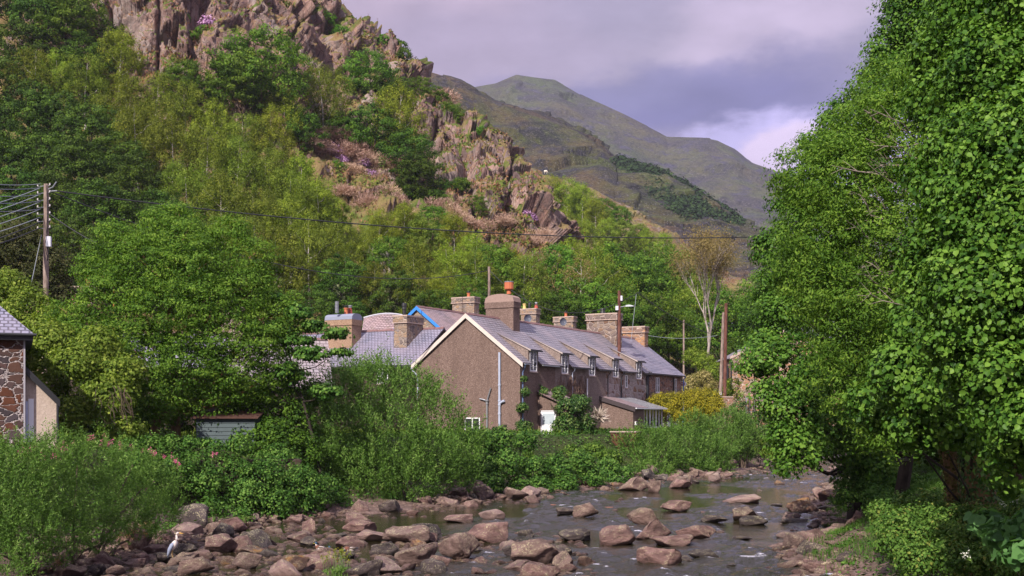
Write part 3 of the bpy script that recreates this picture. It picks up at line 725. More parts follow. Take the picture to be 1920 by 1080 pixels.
def bare_tree(name, seed, H, mat, depth=5, r0=.22, spread=.5, twigs=None):
    rng = np.random.default_rng(seed); mb = MB(); ends = []
    def grow(p, d, L, r, k):
        q = p + d * L * .5 + Vector(rng.uniform(-.06, .06, 3)) * L; e = p + d * L + Vector((0, 0, .05 * L))
        mb.tube([p, q, e], [r, r * .82, r * .62], 6 if k > 2 else 4, cap=False)
        if k == 0: ends.append(e); return
        for j in range(3 if k > 1 else 4):
            a = Vector(rng.normal(size=3)).normalized(); nd = (d + a * spread * (.7 + .3 * j) + Vector((0, 0, .22))).normalized()
            grow(e if j else q.lerp(e, .6), nd, L * rng.uniform(.62, .82), r * .58, k - 1)
    grow(Vector((0, 0, -.2)), Vector((.03, 0, 1)), H * .30, r0, depth)
    root = link(name, None); mb.build('branches', mat, root)
    if twigs:
        E = np.array([tuple(e) for e in ends]); k = rng.integers(0, len(E), twigs); pts = E[k] + rng.normal(0, .62, (twigs, 3)) * np.array([1, 1, 1.5])
        link('foliage', leaf_mesh('foliage', pts, rand_unit(rng, twigs), .2, F_BROWN, rng, .45, droop=.8), root)
    root['h'] = H; root['w'] = H * .6; return root
PROTO['bare'] = [bare_tree('bare_tree', 11 + i, 8, BARKP, 4, .14, .62) for i in range(2)]
for ps in PROTO.values():
    for r_ in ps: r_['proto'] = 1

KINDTXT = {'oak': ('oak_tree', 'tree', 'bright green rounded broadleaf tree'), 'dark': ('oak_tree', 'tree', 'deep green dense broadleaf tree'),
 'birch': ('birch_tree', 'tree', 'light green drooping birch'), 'olive': ('birch_tree', 'tree', 'olive green feathery birch'),
 'ash': ('ash_tree', 'tree', 'fresh green open-crowned tree'), 'yellow': ('sycamore_tree', 'tree', 'yellow-green bushy tree'),
 'brown': ('birch_tree', 'tree', 'brownish thin-leaved birch'), 'shrub': ('green_shrub', 'shrub', 'small green shrub'),
 'white': ('hawthorn_tree', 'tree', 'pale blossoming hawthorn'), 'pink': ('bare_shrub', 'shrub', 'pinkish leafless domed shrub'),
 'mauve': ('rhododendron', 'shrub', 'mauve flowering rhododendron'), 'bare': ('bare_tree', 'tree', 'leafless pale branching tree')}
ORD = ['uppermost', 'second highest', 'third highest', 'fourth highest', 'fifth highest', 'sixth highest', 'seventh highest', 'eighth highest', 'ninth highest', 'tenth highest', 'eleventh highest', 'twelfth highest']
used_proto = set(); PENDING = []
rngp = np.random.default_rng(5)
def plant(kind, u, vt, vb, loc=None, D=None, label=None, wid=1.0, group=None, area=None):
    "tree whose crown top is seen at vt and whose foot is at vb, standing on the hillside (or at distance D)"
    if loc is None: loc = hill_spot(u, vb) if D is None else P(u, vb, D)
    if kind == 'pink': vt -= 8; wid *= 1.2
    H = (vb - vt) / FPX * loc.y; ps = PROTO[kind]; k = rngp.integers(0, len(ps)); pr = ps[k]
    s = H / pr['h']; loc = loc - Vector((0, 0, .25 * s)); sc = (s * wid, s * wid, s)
    if id(pr) not in used_proto:
        used_proto.add(id(pr)); pr.location = loc; pr.rotation_euler = (0, 0, rngp.uniform(0, 6.28)); pr.scale = sc; o = pr
    else: o = dup(pr, loc, rngp.uniform(0, 6.28), sc)
    o.name = KINDTXT[kind][0]
    for q in ('h', 'w', 'proto'):
        if q in o and o is not pr: del o[q]
    o['category'] = KINDTXT[kind][1]
    if label: o['label'] = label; 
    else: PENDING.append((o, kind, u, vt, area))
    return o
def finish_labels(zone):
    "labels for trees placed in tables: what it is, where it stands, and its rank there from the top"
    B = {}
    for o, kind, u, vt, area in PENDING: B.setdefault((kind, area or zone(u, vt)), []).append((vt, o))
    for (kind, z), L in B.items():
        L.sort(key=lambda t: t[0]); k = KINDTXT[kind][2]
        for i, (_, o) in enumerate(L):
            o['label'] = f'{k} {z}' if len(L) == 1 else (f'{ORD[i]} {k} {z}' if i < len(L) - 1 or i > 11 and i < 12 else f'lowest {k} {z}') if i < 12 or i == len(L) - 1 else f'low {k} {z}'
            o['group'] = f'{k}s {z}' if len(L) > 1 else f'{k}s on the hillside'

# ------------------------------------------------------------ hillside trees: kind, u, top v, foot v
TT = [
 ('dark', 20, -90, 60), ('dark', 95, -60, 110), ('oak', 140, -30, 118), ('dark', 40, 30, 170), ('dark', 160, 60, 190),
 ('olive', 60, 85, 230), ('birch', 110, 92, 215), ('olive', 160, 95, 240), ('birch', 222, 48, 200), ('oak', 345, 110, 215), ('shrub', 395, 160, 190),
 ('oak', 492, 45, 245), ('oak', 455, 90, 240), ('olive', 605, 108, 260), ('birch', 530, 160, 290), ('oak', 545, 205, 290), ('dark', 560, 190, 300),
 ('oak', 690, 92, 210), ('dark', 725, 120, 240), ('birch', 745, 150, 330), ('dark', 700, 185, 320), ('dark', 765, 230, 360), ('dark', 790, 280, 390), ('oak', 640, 210, 290),
 ('olive', 235, 140, 300), ('olive', 290, 128, 300), ('olive', 350, 150, 310), ('birch', 400, 185, 330), ('olive', 455, 205, 350), ('birch', 505, 205, 360), ('olive', 260, 190, 360),
 ('olive', 320, 205, 380), ('olive', 385, 230, 400), ('olive', 440, 255, 420), ('olive', 500, 265, 430), ('birch', 560, 285, 440), ('olive', 540, 310, 470), ('birch', 600, 330, 470),
 ('olive', 350, 290, 460), ('olive', 420, 320, 490), ('olive', 480, 340, 510), ('birch', 545, 365, 530), ('yellow', 590, 345, 440), ('yellow', 625, 370, 470), ('olive', 400, 390, 560), ('olive', 460, 400, 580), ('olive', 520, 420, 600), ('olive', 580, 400, 590),
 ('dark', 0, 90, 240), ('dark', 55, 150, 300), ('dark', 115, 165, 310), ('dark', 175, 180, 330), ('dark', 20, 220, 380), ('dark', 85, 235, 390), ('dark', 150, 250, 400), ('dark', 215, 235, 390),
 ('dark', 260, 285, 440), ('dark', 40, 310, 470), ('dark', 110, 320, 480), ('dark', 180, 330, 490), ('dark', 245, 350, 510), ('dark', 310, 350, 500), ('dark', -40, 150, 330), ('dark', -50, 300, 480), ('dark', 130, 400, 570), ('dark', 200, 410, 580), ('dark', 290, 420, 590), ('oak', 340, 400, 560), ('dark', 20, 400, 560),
 ('olive', 630, 410, 570), ('birch', 670, 430, 560), ('birch', 710, 385, 500), ('birch', 760, 375, 490), ('yellow', 790, 400, 500), ('oak', 810, 380, 470), ('birch', 850, 395, 510), ('birch', 890, 430, 540), ('oak', 730, 440, 560),
 ('olive', 780, 450, 590), ('birch', 840, 450, 590), ('olive', 895, 465, 600), ('birch', 950, 455, 590), ('oak', 925, 455, 590), ('brown', 1000, 455, 610), ('olive', 985, 470, 620), ('oak', 1040, 455, 600),
 ('birch', 830, 500, 640), ('ash', 880, 510, 650), ('olive', 770, 510, 640), ('dark', 745, 500, 630), ('dark', 800, 530, 650), ('olive', 700, 490, 620), ('dark', 640, 470, 620), ('dark', 850, 540, 660), ('dark', 905, 540, 660),
 ('brown', 1085, 475, 650), ('olive', 1120, 460, 640), ('oak', 1145, 455, 620), ('oak', 1190, 465, 640), ('ash', 1235, 450, 640), ('oak', 1260, 460, 660), ('oak', 1100, 520, 660), ('dark', 1050, 530, 660), ('ash', 1160, 520, 680), ('oak', 1215, 540, 700), ('oak', 1255, 560, 710), ('dark', 1180, 560, 700), ('birch', 1070, 440, 560), ('birch', 1130, 430, 540), ('yellow', 1180, 430, 530), ('birch', 1240, 430, 540), ('birch', 1290, 440, 600),
 ('oak', 1400, 560, 700), ('ash', 1420, 500, 700), ('dark', 1450, 560, 720), ('oak', 1345, 540, 700), ('oak', 1480, 480, 700), ('olive', 1310, 500, 690), ('dark', 1395, 620, 730), ('dark', 1300, 600, 710), ('ash', 1550, 520, 720), ('ash', 1640, 540, 730), ('oak', 1720, 500, 720), ('dark', 1850, 480, 740), ('ash', 1600, 440, 650), ('oak', 1780, 430, 650),
 ('dark', 600, 540, 660), ('dark', 660, 560, 670), ('dark', 960, 540, 660), ('dark', 1010, 560, 670), ('dark', 1120, 590, 690), ('oak', 480, 520, 660), ('oak', 380, 500, 640),
 ('oak', 890, 362, 420), ('shrub', 862, 330, 362), ('shrub', 742, 60, 92), ('shrub', 720, 62, 92), ('shrub', 757, 78, 108), ('shrub', 612, 20, 52), ('shrub', 590, 8, 40), ('shrub', 640, 45, 78), ('shrub', 655, 70, 100),
 ('shrub', 340, 20, 45), ('shrub', 385, 45, 75), ('shrub', 360, 55, 80), ('shrub', 905, 235, 262), ('shrub', 880, 225, 252), ('shrub', 935, 290, 315), ('shrub', 850, 215, 240), ('shrub', 870, 260, 290), ('shrub', 865, 330, 360), ('shrub', 630, 300, 330), ('shrub', 720, 350, 385), ('shrub', 690, 340, 370), ('shrub', 770, 345, 380), ('shrub', 800, 350, 390), ('shrub', 965, 405, 425), ('shrub', 830, 300, 335), ('dark', 820, 350, 400), ('oak', 845, 190, 250), ('oak', 815, 160, 225), ('dark', 830, 330, 385), ('oak', 785, 140, 200),
 ('pink', 571, 252, 292), ('pink', 640, 222, 262), ('pink', 620, 240, 275), ('pink', 668, 262, 312), ('pink', 700, 285, 330), ('pink', 748, 290, 342), ('pink', 690, 318, 352), ('pink', 665, 300, 335), ('pink', 712, 345, 385), ('pink', 736, 365, 400), ('pink', 812, 155, 200), ('pink', 822, 372, 408), ('pink', 845, 385, 420), ('pink', 868, 398, 432), ('pink', 892, 408, 436), ('pink', 942, 402, 432), ('pink', 1012, 428, 460), ('pink', 1078, 478, 515), ('pink', 650, 340, 372), ('pink', 592, 262, 296), ('pink', 872, 368, 400), ('pink', 720, 300, 340), ('pink', 995, 440, 470), ('pink', 700, 355, 395),
 ('mauve', 633, 262, 296), ('mauve', 648, 250, 282), ('mauve', 678, 285, 318), ('mauve', 690, 310, 340), ('mauve', 992, 388, 415), ('mauve', 396, 22, 60), ('mauve', 640, 285, 310), ('mauve', 645, 480, 505), ('mauve', 700, 325, 350),
 ('bare', 690, 440, 540), ('bare', 725, 445, 560), ('bare', 745, 500, 580), ('white', 680, 510, 600), ('white', 720, 535, 620), ('white', 640, 520, 610),
 ('bare', 262, 330, 420), ('bare', 980, 500, 610),
]
for k_, u_, t_, b_ in TT: plant(k_, u_, t_, b_)
# birches on the near side of the low spur
def spur_spot(u, v):
    K = np.array([c[0] for c in SPUR]); A = np.array([[(d, w, 0) for d, w in c[1]] for c in SPUR], float)
    s = np.linspace(0, 3, 300); D, vv, r = loft(np.full(300, float(u)), s, K, A); k = np.argmax(vv <= v) if (vv <= v).any() else 299
    return Vector(((u - 960) / FPX * D[k], D[k], CAMZ + (HOR - vv[k]) / FPX * D[k]))
for k_, u_, t_, b_ in [('birch', 1035, 335, 430), ('birch', 1065, 340, 440), ('birch', 1090, 352, 450), ('birch', 1115, 380, 470), ('birch', 1060, 400, 500), ('birch', 1100, 420, 510), ('birch', 1140, 415, 500), ('yellow', 1165, 420, 500), ('birch', 1030, 380, 460), ('oak', 1130, 380, 440), ('oak', 1160, 395, 450), ('yellow', 1200, 430, 500), ('birch', 1080, 455, 540), ('birch', 1245, 445, 520), ('birch', 1210, 440, 510), ('oak', 1085, 375, 430)]:
    plant(k_, u_, t_, b_, loc=spur_spot(u_, b_ - 12), area='on the low spur beyond the crag')
def zone(u, v):
    if u < 330: return ('on the cliff top at the upper edge' if v < 20 else 'in the wood below the left cliff' if v < 145 else 'in the shaded wood above the telegraph pole' if v < 300 else 'behind the telegraph pole')
    if u < 600: return ('below the big left cliff' if v < 150 else 'on the wooded slope under the cliff foot' if v < 300 else 'in the wood above the slate roofs')
    if u < 830: return ('on the upper crag' if v < 150 else 'in the gully of the crag' if v < 340 else 'in the wood above the blue-edged gable' if v < 480 else 'behind the grey chimney roofs')
    if u < 1060: return ('on the crag shoulder' if v < 340 else 'at the foot of the crag' if v < 450 else 'behind the terrace chimneys')
    if u < 1300: return ('in the wood behind the far chimneys' if v < 500 else 'close behind the terrace')
    return ('in the valley behind the twin poles' if u < 1500 else 'beyond the river bend')
finish_labels(zone)
for ps in PROTO.values():                        # shapes that found no place are not part of the scene
    for r_ in ps:
        if id(r_) not in used_proto:
            for ch in list(r_.children): bpy.data.objects.remove(ch)
            bpy.data.objects.remove(r_)
        else:
            for q in ('h', 'w', 'proto'):
                if q in r_: del r_[q]
# ------------------------------------------------------------ building materials
SLATE = m_slate('slate_purple', (.155, .15, .185), (.235, .215, .255), .30, .40)
SLATE2 = m_slate('slate_blue', (.16, .16, .225), (.235, .225, .30), .26, .30)
SLATE3 = m_slate('slate_pale', (.20, .18, .205), (.27, .235, .255), .34, .42)
SLATE4 = m_slate('slate_brown', (.19, .145, .165), (.32, .245, .26), .26, .34, 1)
DASH = m_pebbledash('pebbledash_brown', (.068, .045, .040), (.162, .108, .092), (.33, .24, .21), .5)
DASHG = m_pebbledash('pebbledash_grey', (.09, .07, .066), (.215, .16, .142), (.40, .32, .29), .5)
CREAM = m_pebbledash('render_cream', (.36, .28, .24), (.47, .37, .315), (.56, .46, .40), .12)
BROWNST = m_rubble('stone_brown', [(.17, .09, .065), (.29, .16, .115), (.36, .19, .125), (.22, .13, .11), (.12, .085, .08)], (.44, .35, .31), (2.2, 2.2, 3.8), .035, .15)
ORANGEST = m_rubble('stone_orange', [(.26, .135, .08), (.36, .20, .12), (.42, .23, .12), (.28, .19, .16), (.18, .11, .09)], (.46, .36, .31), (1.5, 1.5, 4.2), .04, .2)
GREYST = m_rubble('stone_grey', [(.20, .155, .125), (.29, .21, .16), (.33, .22, .14), (.24, .20, .19), (.14, .11, .10)], (.42, .34, .29), (2.6, 2.6, 4.4), .045, .3)
BOLDST = m_rubble('stone_bold', [(.05, .022, .016), (.12, .045, .026), (.075, .06, .07), (.10, .05, .035), (.045, .04, .05)], (.40, .34, .34), (1.9, 1.9, 3.0), .035, .9, .15)
PATCHST = m_rubble('stone_patchy', [(.37, .31, .295), (.38, .31, .295), (.17, .075, .05), (.36, .30, .285), (.38, .315, .30), (.25, .14, .085), (.37, .31, .295)], (.38, .315, .30), (1.7, 1.7, 2.2), .06, .4, .3)
DARKST = m_rubble('stone_dark', [(.035, .026, .022), (.06, .042, .034), (.08, .055, .045)], (.045, .036, .03), (1.6, 1.6, 3.0), .05, .3)
WHITE = simple('paint_white', (.74, .72, .76), .45, var=.05)
PALEB = simple('bargeboard_cream', (.54, .46, .42), .7, var=.22, scale=2)
DORMB = simple('dormer_board', (.36, .30, .285), .8, var=.25, scale=4)
BLUEB = simple('paint_blue', (.035, .20, .60), .45, var=.12)
BLACK = simple('paint_black', (.018, .018, .021), .5)
GREYP = simple('pipe_blue_grey', (.36, .39, .50), .45, var=.15)
DKPIPE = simple('pipe_black', (.02, .021, .028), .4)
LEAD = simple('lead_grey', (.20, .215, .29), .5, var=.12)
TERRA = simple('terracotta', (.42, .12, .055), .75, var=.2)
TERRAR = simple('terracotta_red', (.36, .07, .05), .75, var=.2)
YELPOT = simple('clay_yellow', (.58, .42, .16), .8, var=.15)
COPING = simple('coping_stone', (.40, .30, .26), .9, var=.22, scale=4)
RIDGET = simple('ridge_tile', (.16, .085, .085), .8, var=.25, scale=5)
def m_glass():
    t = NT('window_glass'); n = t.noise(t.wpos(), 1.2, 2)
    return t.pbr(t.mix(n, (.012, .015, .018), (.05, .055, .05)), .06, t.bump(n, .05, .02), 0, .8)
GLASS = m_glass()
CURTAIN = simple('curtain', (.33, .34, .28), .9)
METAL = simple('metal_grey', (.32, .33, .36), .4, .6)
WOODP = m_bark('pole_wood', (.13, .09, .075), (.34, .26, .23), 5)
WOODR = m_bark('pole_red_brown', (.075, .030, .024), (.17, .075, .058), 5)
WIRE = simple('wire_black', (.02, .02, .024), .6)
WIREL = simple('wire_pale', (.24, .26, .30), .5)

class Frame:
    "local axes of a building: X along the ridge (receding), Y inward from the river, Z up"
    def __init__(s, org, ang): s.o = Vector(org); s.a = math.radians(ang)

def panel(mb, origin, ax, w, h, holes, depth, nrm, uvs=False):
    "flat wall w x h from origin along ax with real openings; reveals go inwards (-nrm) by depth"
    o, ax, nrm = Vector(origin), Vector(ax).normalized(), Vector(nrm).normalized(); up = Vector((0, 0, 1))
    xs = sorted({0, w, *[q for H in holes for q in (H[0], H[1])]}); zs = sorted({0, h, *[q for H in holes for q in (H[2], H[3])]})
    for x0, x1 in zip(xs[:-1], xs[1:]):
        for z0, z1 in zip(zs[:-1], zs[1:]):
            cx, cz = (x0 + x1) / 2, (z0 + z1) / 2
            if any(H[0] < cx < H[1] and H[2] < cz < H[3] for H in holes): continue
            mb.face([o + ax * x0 + up * z0, o + ax * x1 + up * z0, o + ax * x1 + up * z1, o + ax * x0 + up * z1])
    for a, b, c, d in holes:
        q = [o + ax * a + up * c, o + ax * b + up * c, o + ax * b + up * d, o + ax * a + up * d]
        for i in range(4):
            j = (i + 1) % 4; mb.face([q[i], q[j], q[j] - nrm * depth, q[i] - nrm * depth])

def window(parent, origin, ax, nrm, w, h, cols=2, rows=3, mat=None, recess=.03, fr=.075, sill=True, name='window', bar=.022):
    "frame with casements and glazing bars; pane and sill are its sub-parts. origin = lower corner on the wall face"
    o, ax, nrm = Vector(origin), Vector(ax).normalized(), Vector(nrm).normalized()
    M = Matrix((( ax.x, nrm.x, 0, o.x), (ax.y, nrm.y, 0, o.y), (0, 0, 1, o.z), (0, 0, 0, 1)))
    y0, y1 = -recess, -recess + .05; mb = MB()
    mb.box(0, w, y0, y1, 0, fr, M).box(0, w, y0, y1, h - fr, h, M).box(0, fr, y0, y1, fr, h - fr, M).box(w - fr, w, y0, y1, fr, h - fr, M)
    for i in range(1, cols): x = w * i / cols; mb.box(x - fr * .6, x + fr * .6, y0, y1, fr, h - fr, M)
    for j in range(1, rows):
        z = h * j / rows
        for i in range(cols): mb.box(w * i / cols + fr * (.6 if i else 1), w * (i + 1) / cols - fr * (.6 if i < cols - 1 else 1), y0 + .012, y1 - .006, z - bar / 2, z + bar / 2, M)
    f = mb.build(name, mat or WHITE, parent)
    MB().box(fr * .5, w - fr * .5, y0 + .004, y0 + .012, fr * .5, h - fr * .5, M).build('pane', GLASS, f)
    c = MB().box(fr, w * .30, y0 - .06, y0 - .05, fr, h - fr, M).box(w * .72, w - fr, y0 - .06, y0 - .05, fr, h - fr, M)
    if sill: MB().box(-.08, w + .08, -recess, .07, -.09, -.003, M).build('sill', COPING if name != 'window_plain' else WHITE, f)
    return f

def chimney(parent, x, y, w, d, z0, z1, mat, cap=None, bands=True, dome=0, capmat=None, name='chimney', pots=()):
    "stack centred at local (x, y), w along Y, d along X; pots (dy, dx, kind, height)"
    mb = MB().box(x - d / 2, x + d / 2, y - w / 2, y + w / 2, z0, z1 - .5)
    e = .07
    mb.box(x - d / 2 - e, x + d / 2 + e, y - w / 2 - e, y + w / 2 + e, z1 - .5, z1 - .04)
    st = mb.build(name, mat, parent)
    if bands: MB().box(x - d / 2 - .12, x + d / 2 + .12, y - w / 2 - .12, y + w / 2 + .12, z1 - .56, z1 - .497).build('band', COPING, st)
    if dome:
        n = 9; pr = [(y - w / 2 - e - .02, z1 - .04)] + [(y - (w / 2 + e) * math.cos(math.pi * i / n), z1 - .03 + dome * math.sin(math.pi * i / n) ** .6) for i in range(n + 1)] + [(y + w / 2 + e + .02, z1 - .04)]
        MB().prism(pr[::-1], 0, x - d / 2 - e, x + d / 2 + e).build('cap', capmat or COPING, st)
    else: MB().box(x - d / 2 - e - .03, x + d / 2 + e + .03, y - w / 2 - e - .03, y + w / 2 + e + .03, z1 - .037, z1 + .07).build('cap', capmat or COPING, st)
    MB().box(x - d / 2 - .035, x + d / 2 + .035, y - w / 2 - .035, y + w / 2 + .035, z0, z0 + .05).build('flashing', LEAD, st)
    for dy, dx, kind, h in pots:
        b = (x + dx, y + dy, z1 + .05 + (dome * .9 if dome else 0)); r = .17
        if kind == 'terra': pm, pr = TERRA, [(r * 1.1, 0), (r, .08), (r * .82, h * .8), (r * 1.15, h * .84), (r * 1.15, h), (r * .8, h)]
        elif kind == 'red': pm, pr = TERRAR, [(r * 1.25, 0), (r * 1.1, h * .5), (r * .8, h * .9), (r * 1., h), (r * .7, h)]
        elif kind == 'yellow': pm, pr = YELPOT, [(r * 1.25, 0), (r * .9, h * .5), (r * .85, h * .8), (r * 1.15, h * .85), (r * 1.1, h), (r * .7, h)]
        elif kind == 'ribbed':
            pm, pr = METAL, [(r * .9, 0)]
            for i in range(8): pr += [(r * .95, h * (i + .2) / 8), (r * .7, h * (i + .55) / 8), (r * .95, h * (i + .95) / 8)]
        elif kind == 'black': pm, pr = BLACK, [(r * .8, 0), (r * .8, h * .5), (r * 1.1, h * .55), (r * 1.0, h * .7), (r * 1.2, h * .78), (r * 1.1, h * .95), (r * .5, h)]
        elif kind == 'cowl': pm, pr = BLACK, [(r * 1.5, 0), (r * 1.1, h * .8), (r * 1.6, h * .82), (r * 1.4, h)]
        o = MB().lathe(pr, b, 12).build('chimney_pot', pm, st, False)
        if kind == 'terra' and h > .6:   # horned pot with a hood
            MB().lathe([(r * 2.0, h * .45), (r * 2.1, h * .5), (r * 2.1, h * 1.15), (r * 1.9, h * 1.2), (r * 1.7, h * 1.15)], b, 12).build('hood', TERRA, st)
            MB().lathe([(r * 2.15, h * 1.12), (r * 2.2, h * 1.22), (r * 1.9, h * 1.22)], b, 12).build('rim', METAL, st)
        if kind == 'cap' or (kind in ('terra', 'red') and h < .6): MB().lathe([(r * .75, h), (r * .8, h + .12), (r * 1.15, h + .14), (r * 1.1, h + .2), (.02, h + .22)], b, 10).build('cowl', BLACK if kind == 'terra' else METAL, st)
    return st

def gable_roof(parent, s0, s1, W, zE, zR, mat, over_e=.32, over_g=.0, over_g2=.0, t=.09, front_cuts=(), ridge=True, name='roof', y0=0):
    """two slopes over ridge at y0+W/2. front_cuts: (sa, sb, q0, zd) catslide dormers on the river slope"""
    pitch = (zR - zE) / (W / 2); mb = MB(); a, b = s0 - over_g, s1 + over_g2; yr = y0 + W / 2
    cuts = sorted(front_cuts); x = a; fr = lambda q: zE + pitch * q
    def strip(xa, xb, qlo, qhi): mb.slab((xb, y0 + qlo, fr(qlo)), (xa, y0 + qlo, fr(qlo)), (xa, y0 + qhi, fr(qhi)), (xb, y0 + qhi, fr(qhi)), -t, xa)
    def sl(p, q, r, s_, u0):
        mb.slab(p, q, r, s_, t, u0)
    def front(xa, xb, qlo, qhi):
        sl((xa, y0 + qlo, fr(qlo) + t), (xb, y0 + qlo, fr(qlo) + t), (xb, y0 + qhi, fr(qhi) + t), (xa, y0 + qhi, fr(qhi) + t), xa)
    for sa, sb, q0, zd in cuts:
        front(x, sa, -over_e, W / 2); front(sa, sb, q0, W / 2)
        m = (fr(q0) - zd) / q0; qe = -.26
        sl((sa - .09, y0 + qe, zd + m * qe + t), (sb + .09, y0 + qe, zd + m * qe + t), (sb + .09, y0 + q0, fr(q0) + t + .012), (sa - .09, y0 + q0, fr(q0) + t + .012), sa)
        x = sb
    front(x, b, -over_e, W / 2)
    mb.slab((b, y0 + W + over_e, fr(-over_e) + t), (a, y0 + W + over_e, fr(-over_e) + t), (a, yr, zR + t), (b, yr, zR + t), t, 3)
    rf = mb.build(name, mat, parent)
    if ridge:
        r = MB(); k = a; i = 0
        while k < b - .05:
            e = min(k + .46, b); wob = .012 * (i % 3); r.prism([(yr - .17, zR + t - .10 + wob), (yr, zR + t + .075 + wob), (yr + .17, zR + t - .10 + wob)], 0, k, e - .02); k = e; i += 1
        r.build('ridge_tiles', RIDGET, rf)
    return rf

def barge(mb, s, W, zE, zR, over_e, t, th=.035, h=.24, y0=0, sides=(1, 1)):
    "pair of verge boards on the gable at x=s"
    p = (zR - zE) / (W / 2); yr = y0 + W / 2; dz = h
    for sd in (0, 1):
        if not sides[sd]: continue
        ye = y0 - over_e if sd == 0 else y0 + W + over_e; ze = zE - p * over_e + t
        mb.prism([(ye, ze - dz), (ye, ze), (yr, zR + t), (yr, zR + t - dz)] if sd == 0 else [(ye, ze), (ye, ze - dz), (yr, zR + t - dz), (yr, zR + t)], 0, s - th, s)
    return mb

def pipe_run(pts, r=.05, n=8, collars=()):
    mb = MB().tube(pts, r, n)
    for z in collars:
        c = Vector(pts[-1]); mb.lathe([(r * 1.45, z - .05), (r * 1.45, z + .05)], (c.x, c.y, 0), n)
    return mb

# ------------------------------------------------------------ the riverside terrace
ANG = 61.0; O0 = (.577, 84.6, 2.7); RZ = math.radians(ANG)
ZE, ZR, W = 8.44 - 2.7, 11.93 - 2.7, 8.98
PITCH = (ZR - ZE) / (W / 2)
WS = [2.05, 7.25, 12.2, 16.9, 21.96]          # dormer windows along the row
def loc_of(s, q, z=0): return Vector((O0[0] + .4848 * s - .8746 * q, O0[1] + .8746 * s + .4848 * q, O0[2] + z))
X, Y = Vector((1, 0, 0)), Vector((0, 1, 0)); OUT = Vector((0, -1, 0))
def cottage(name, label, s0, s1, wins, mat, extra_holes=(), near_gable=False, far_gable=False, slate=SLATE, dorm=1.5):
    root = empty('terrace_cottage', loc_of(s0, 0), label, 'house', 'cottages of the riverside terrace', RZ)
    L = s1 - s0; mb = MB(); hw, z0w, z1w = 1.12, ZE - .72, ZE + .80
    holes = [(w - hw / 2 - s0, w + hw / 2 - s0, z0w, ZE) for w in wins]
    panel(mb, (0, 0, 0), X, L, ZE, holes + list(extra_holes), .14, OUT)
    for w in wins:   # dormer front above the eaves, either side of the window
        a, b = w - dorm / 2 - s0, w + dorm / 2 - s0; wa, wb = w - hw / 2 - s0, w + hw / 2 - s0
        zt = ZE + .9
        mb.face([(a, 0, ZE), (wa, 0, ZE), (wa, 0, zt), (a, 0, zt)]); mb.face([(wb, 0, ZE), (b, 0, ZE), (b, 0, zt), (wb, 0, zt)])
        mb.face([(wa, 0, z1w), (wb, 0, z1w), (wb, 0, zt), (wa, 0, zt)])
        for xx in (wa, wb): mb.face([(xx, 0, ZE), (xx, .14, ZE), (xx, .14, z1w), (xx, 0, z1w)])
        mb.face([(wa, 0, z1w), (wb, 0, z1w), (wb, .14, z1w), (wa, .14, z1w)])
    mb.face([(0, W, 0), (L, W, 0), (L, W, ZE), (0, W, ZE)])
    if near_gable:
        hl = [(0.98 * 2.25, 0.98 * 3.75, .55, 1.78)]      # the low window in the gable
        panel(mb, (0, W, 0), -Y, W, ZE, [(W - 4.65, W - 3.35, .2, 1.62)], .14, -X)
        mb.face([(0, W, ZE), (0, 0, ZE), (0, W / 2, ZR)])
    else: mb.face([(0, W, 0), (0, 0, 0), (0, 0, ZE), (0, W / 2, ZR), (0, W, ZE)])
    mb.face([(L, 0, 0), (L, W, 0), (L, W, ZE), (L, W / 2, ZR), (L, 0, ZE)])
    wall = mb.build('wall', mat, root)
    rf = gable_roof(root, 0, L, W, ZE, ZR, slate, .32, .16 if near_gable else 0, .12 if far_gable else 0,
                    front_cuts=[(w - dorm / 2 - s0, w + dorm / 2 - s0, 2.75, ZE + .9) for w in wins])
    for w in wins:
        window(root, (w - hw / 2 - s0, 0, z0w), X, OUT, hw, z1w - z0w, 2, 4)
        # dormer cheeks with their pale edge boards
        for sd, xx in ((-1, w - dorm / 2 - s0), (1, w + dorm / 2 - s0)):
            q0 = 2.75; zt = ZE + .9; ze = ZE + PITCH * q0
            MB().prism([(0, ZE + .05), (0, zt), (q0, ze), ], 0, xx - .03, xx + .03).build('dormer_cheek', DASHG, root)
            m = (ze - zt) / q0
            MB().prism([(-.24, zt - m * .24 - .05), (-.24, zt - m * .24 + .075), (q0 * .8, zt + m * q0 * .8 + .088), (q0 * .8, zt + m * q0 * .8 + .07)], 0, xx + (-.125 if sd < 0 else .095), xx + (-.095 if sd < 0 else .125)).build('bargeboard', DORMB, root)
        MB().box(w - dorm / 2 - s0 - .1, w + dorm / 2 - s0 + .1, -.36, -.27, ZE + .72, ZE + .82).build('gutter', DKPIPE, root)
    # eaves gutters between the dormers
    edges = [0] + [e for w in sorted(wins) for e in (w - dorm / 2 - s0 - .02, w + dorm / 2 - s0 + .02)] + [L]
    for a, b in zip(edges[::2], edges[1::2]):
        if b - a > .3: MB().box(a + .02, b - .02, -.42, -.33, ZE - PITCH * .32 - .04, ZE - PITCH * .32 + .05).build('gutter', DKPIPE if mat is not DASH else METAL, root)
    return root

H1 = cottage('h', 'brown pebbledashed gable-end cottage with cream bargeboards nearest on the riverside terrace', 0, 5.6, WS[:1], DASH, near_gable=True)
H2 = cottage('h', 'grey-brown rendered terrace cottage hung with bare creeper between the domed chimney and the patchy wall', 5.6, 14.9, WS[1:3], DASHG)
H3 = cottage('h', 'terrace cottage whose grey render has fallen to show patches of brown stone', 14.9, 24.3, WS[3:], PATCHST, extra_holes=[(4.05, 4.55, ZE - 1.55, ZE - .45)])
bm_ = barge(MB(), -.16, W, ZE, ZR, .32, .09, .04, .34); bm_.build('bargeboard', PALEB, H1)
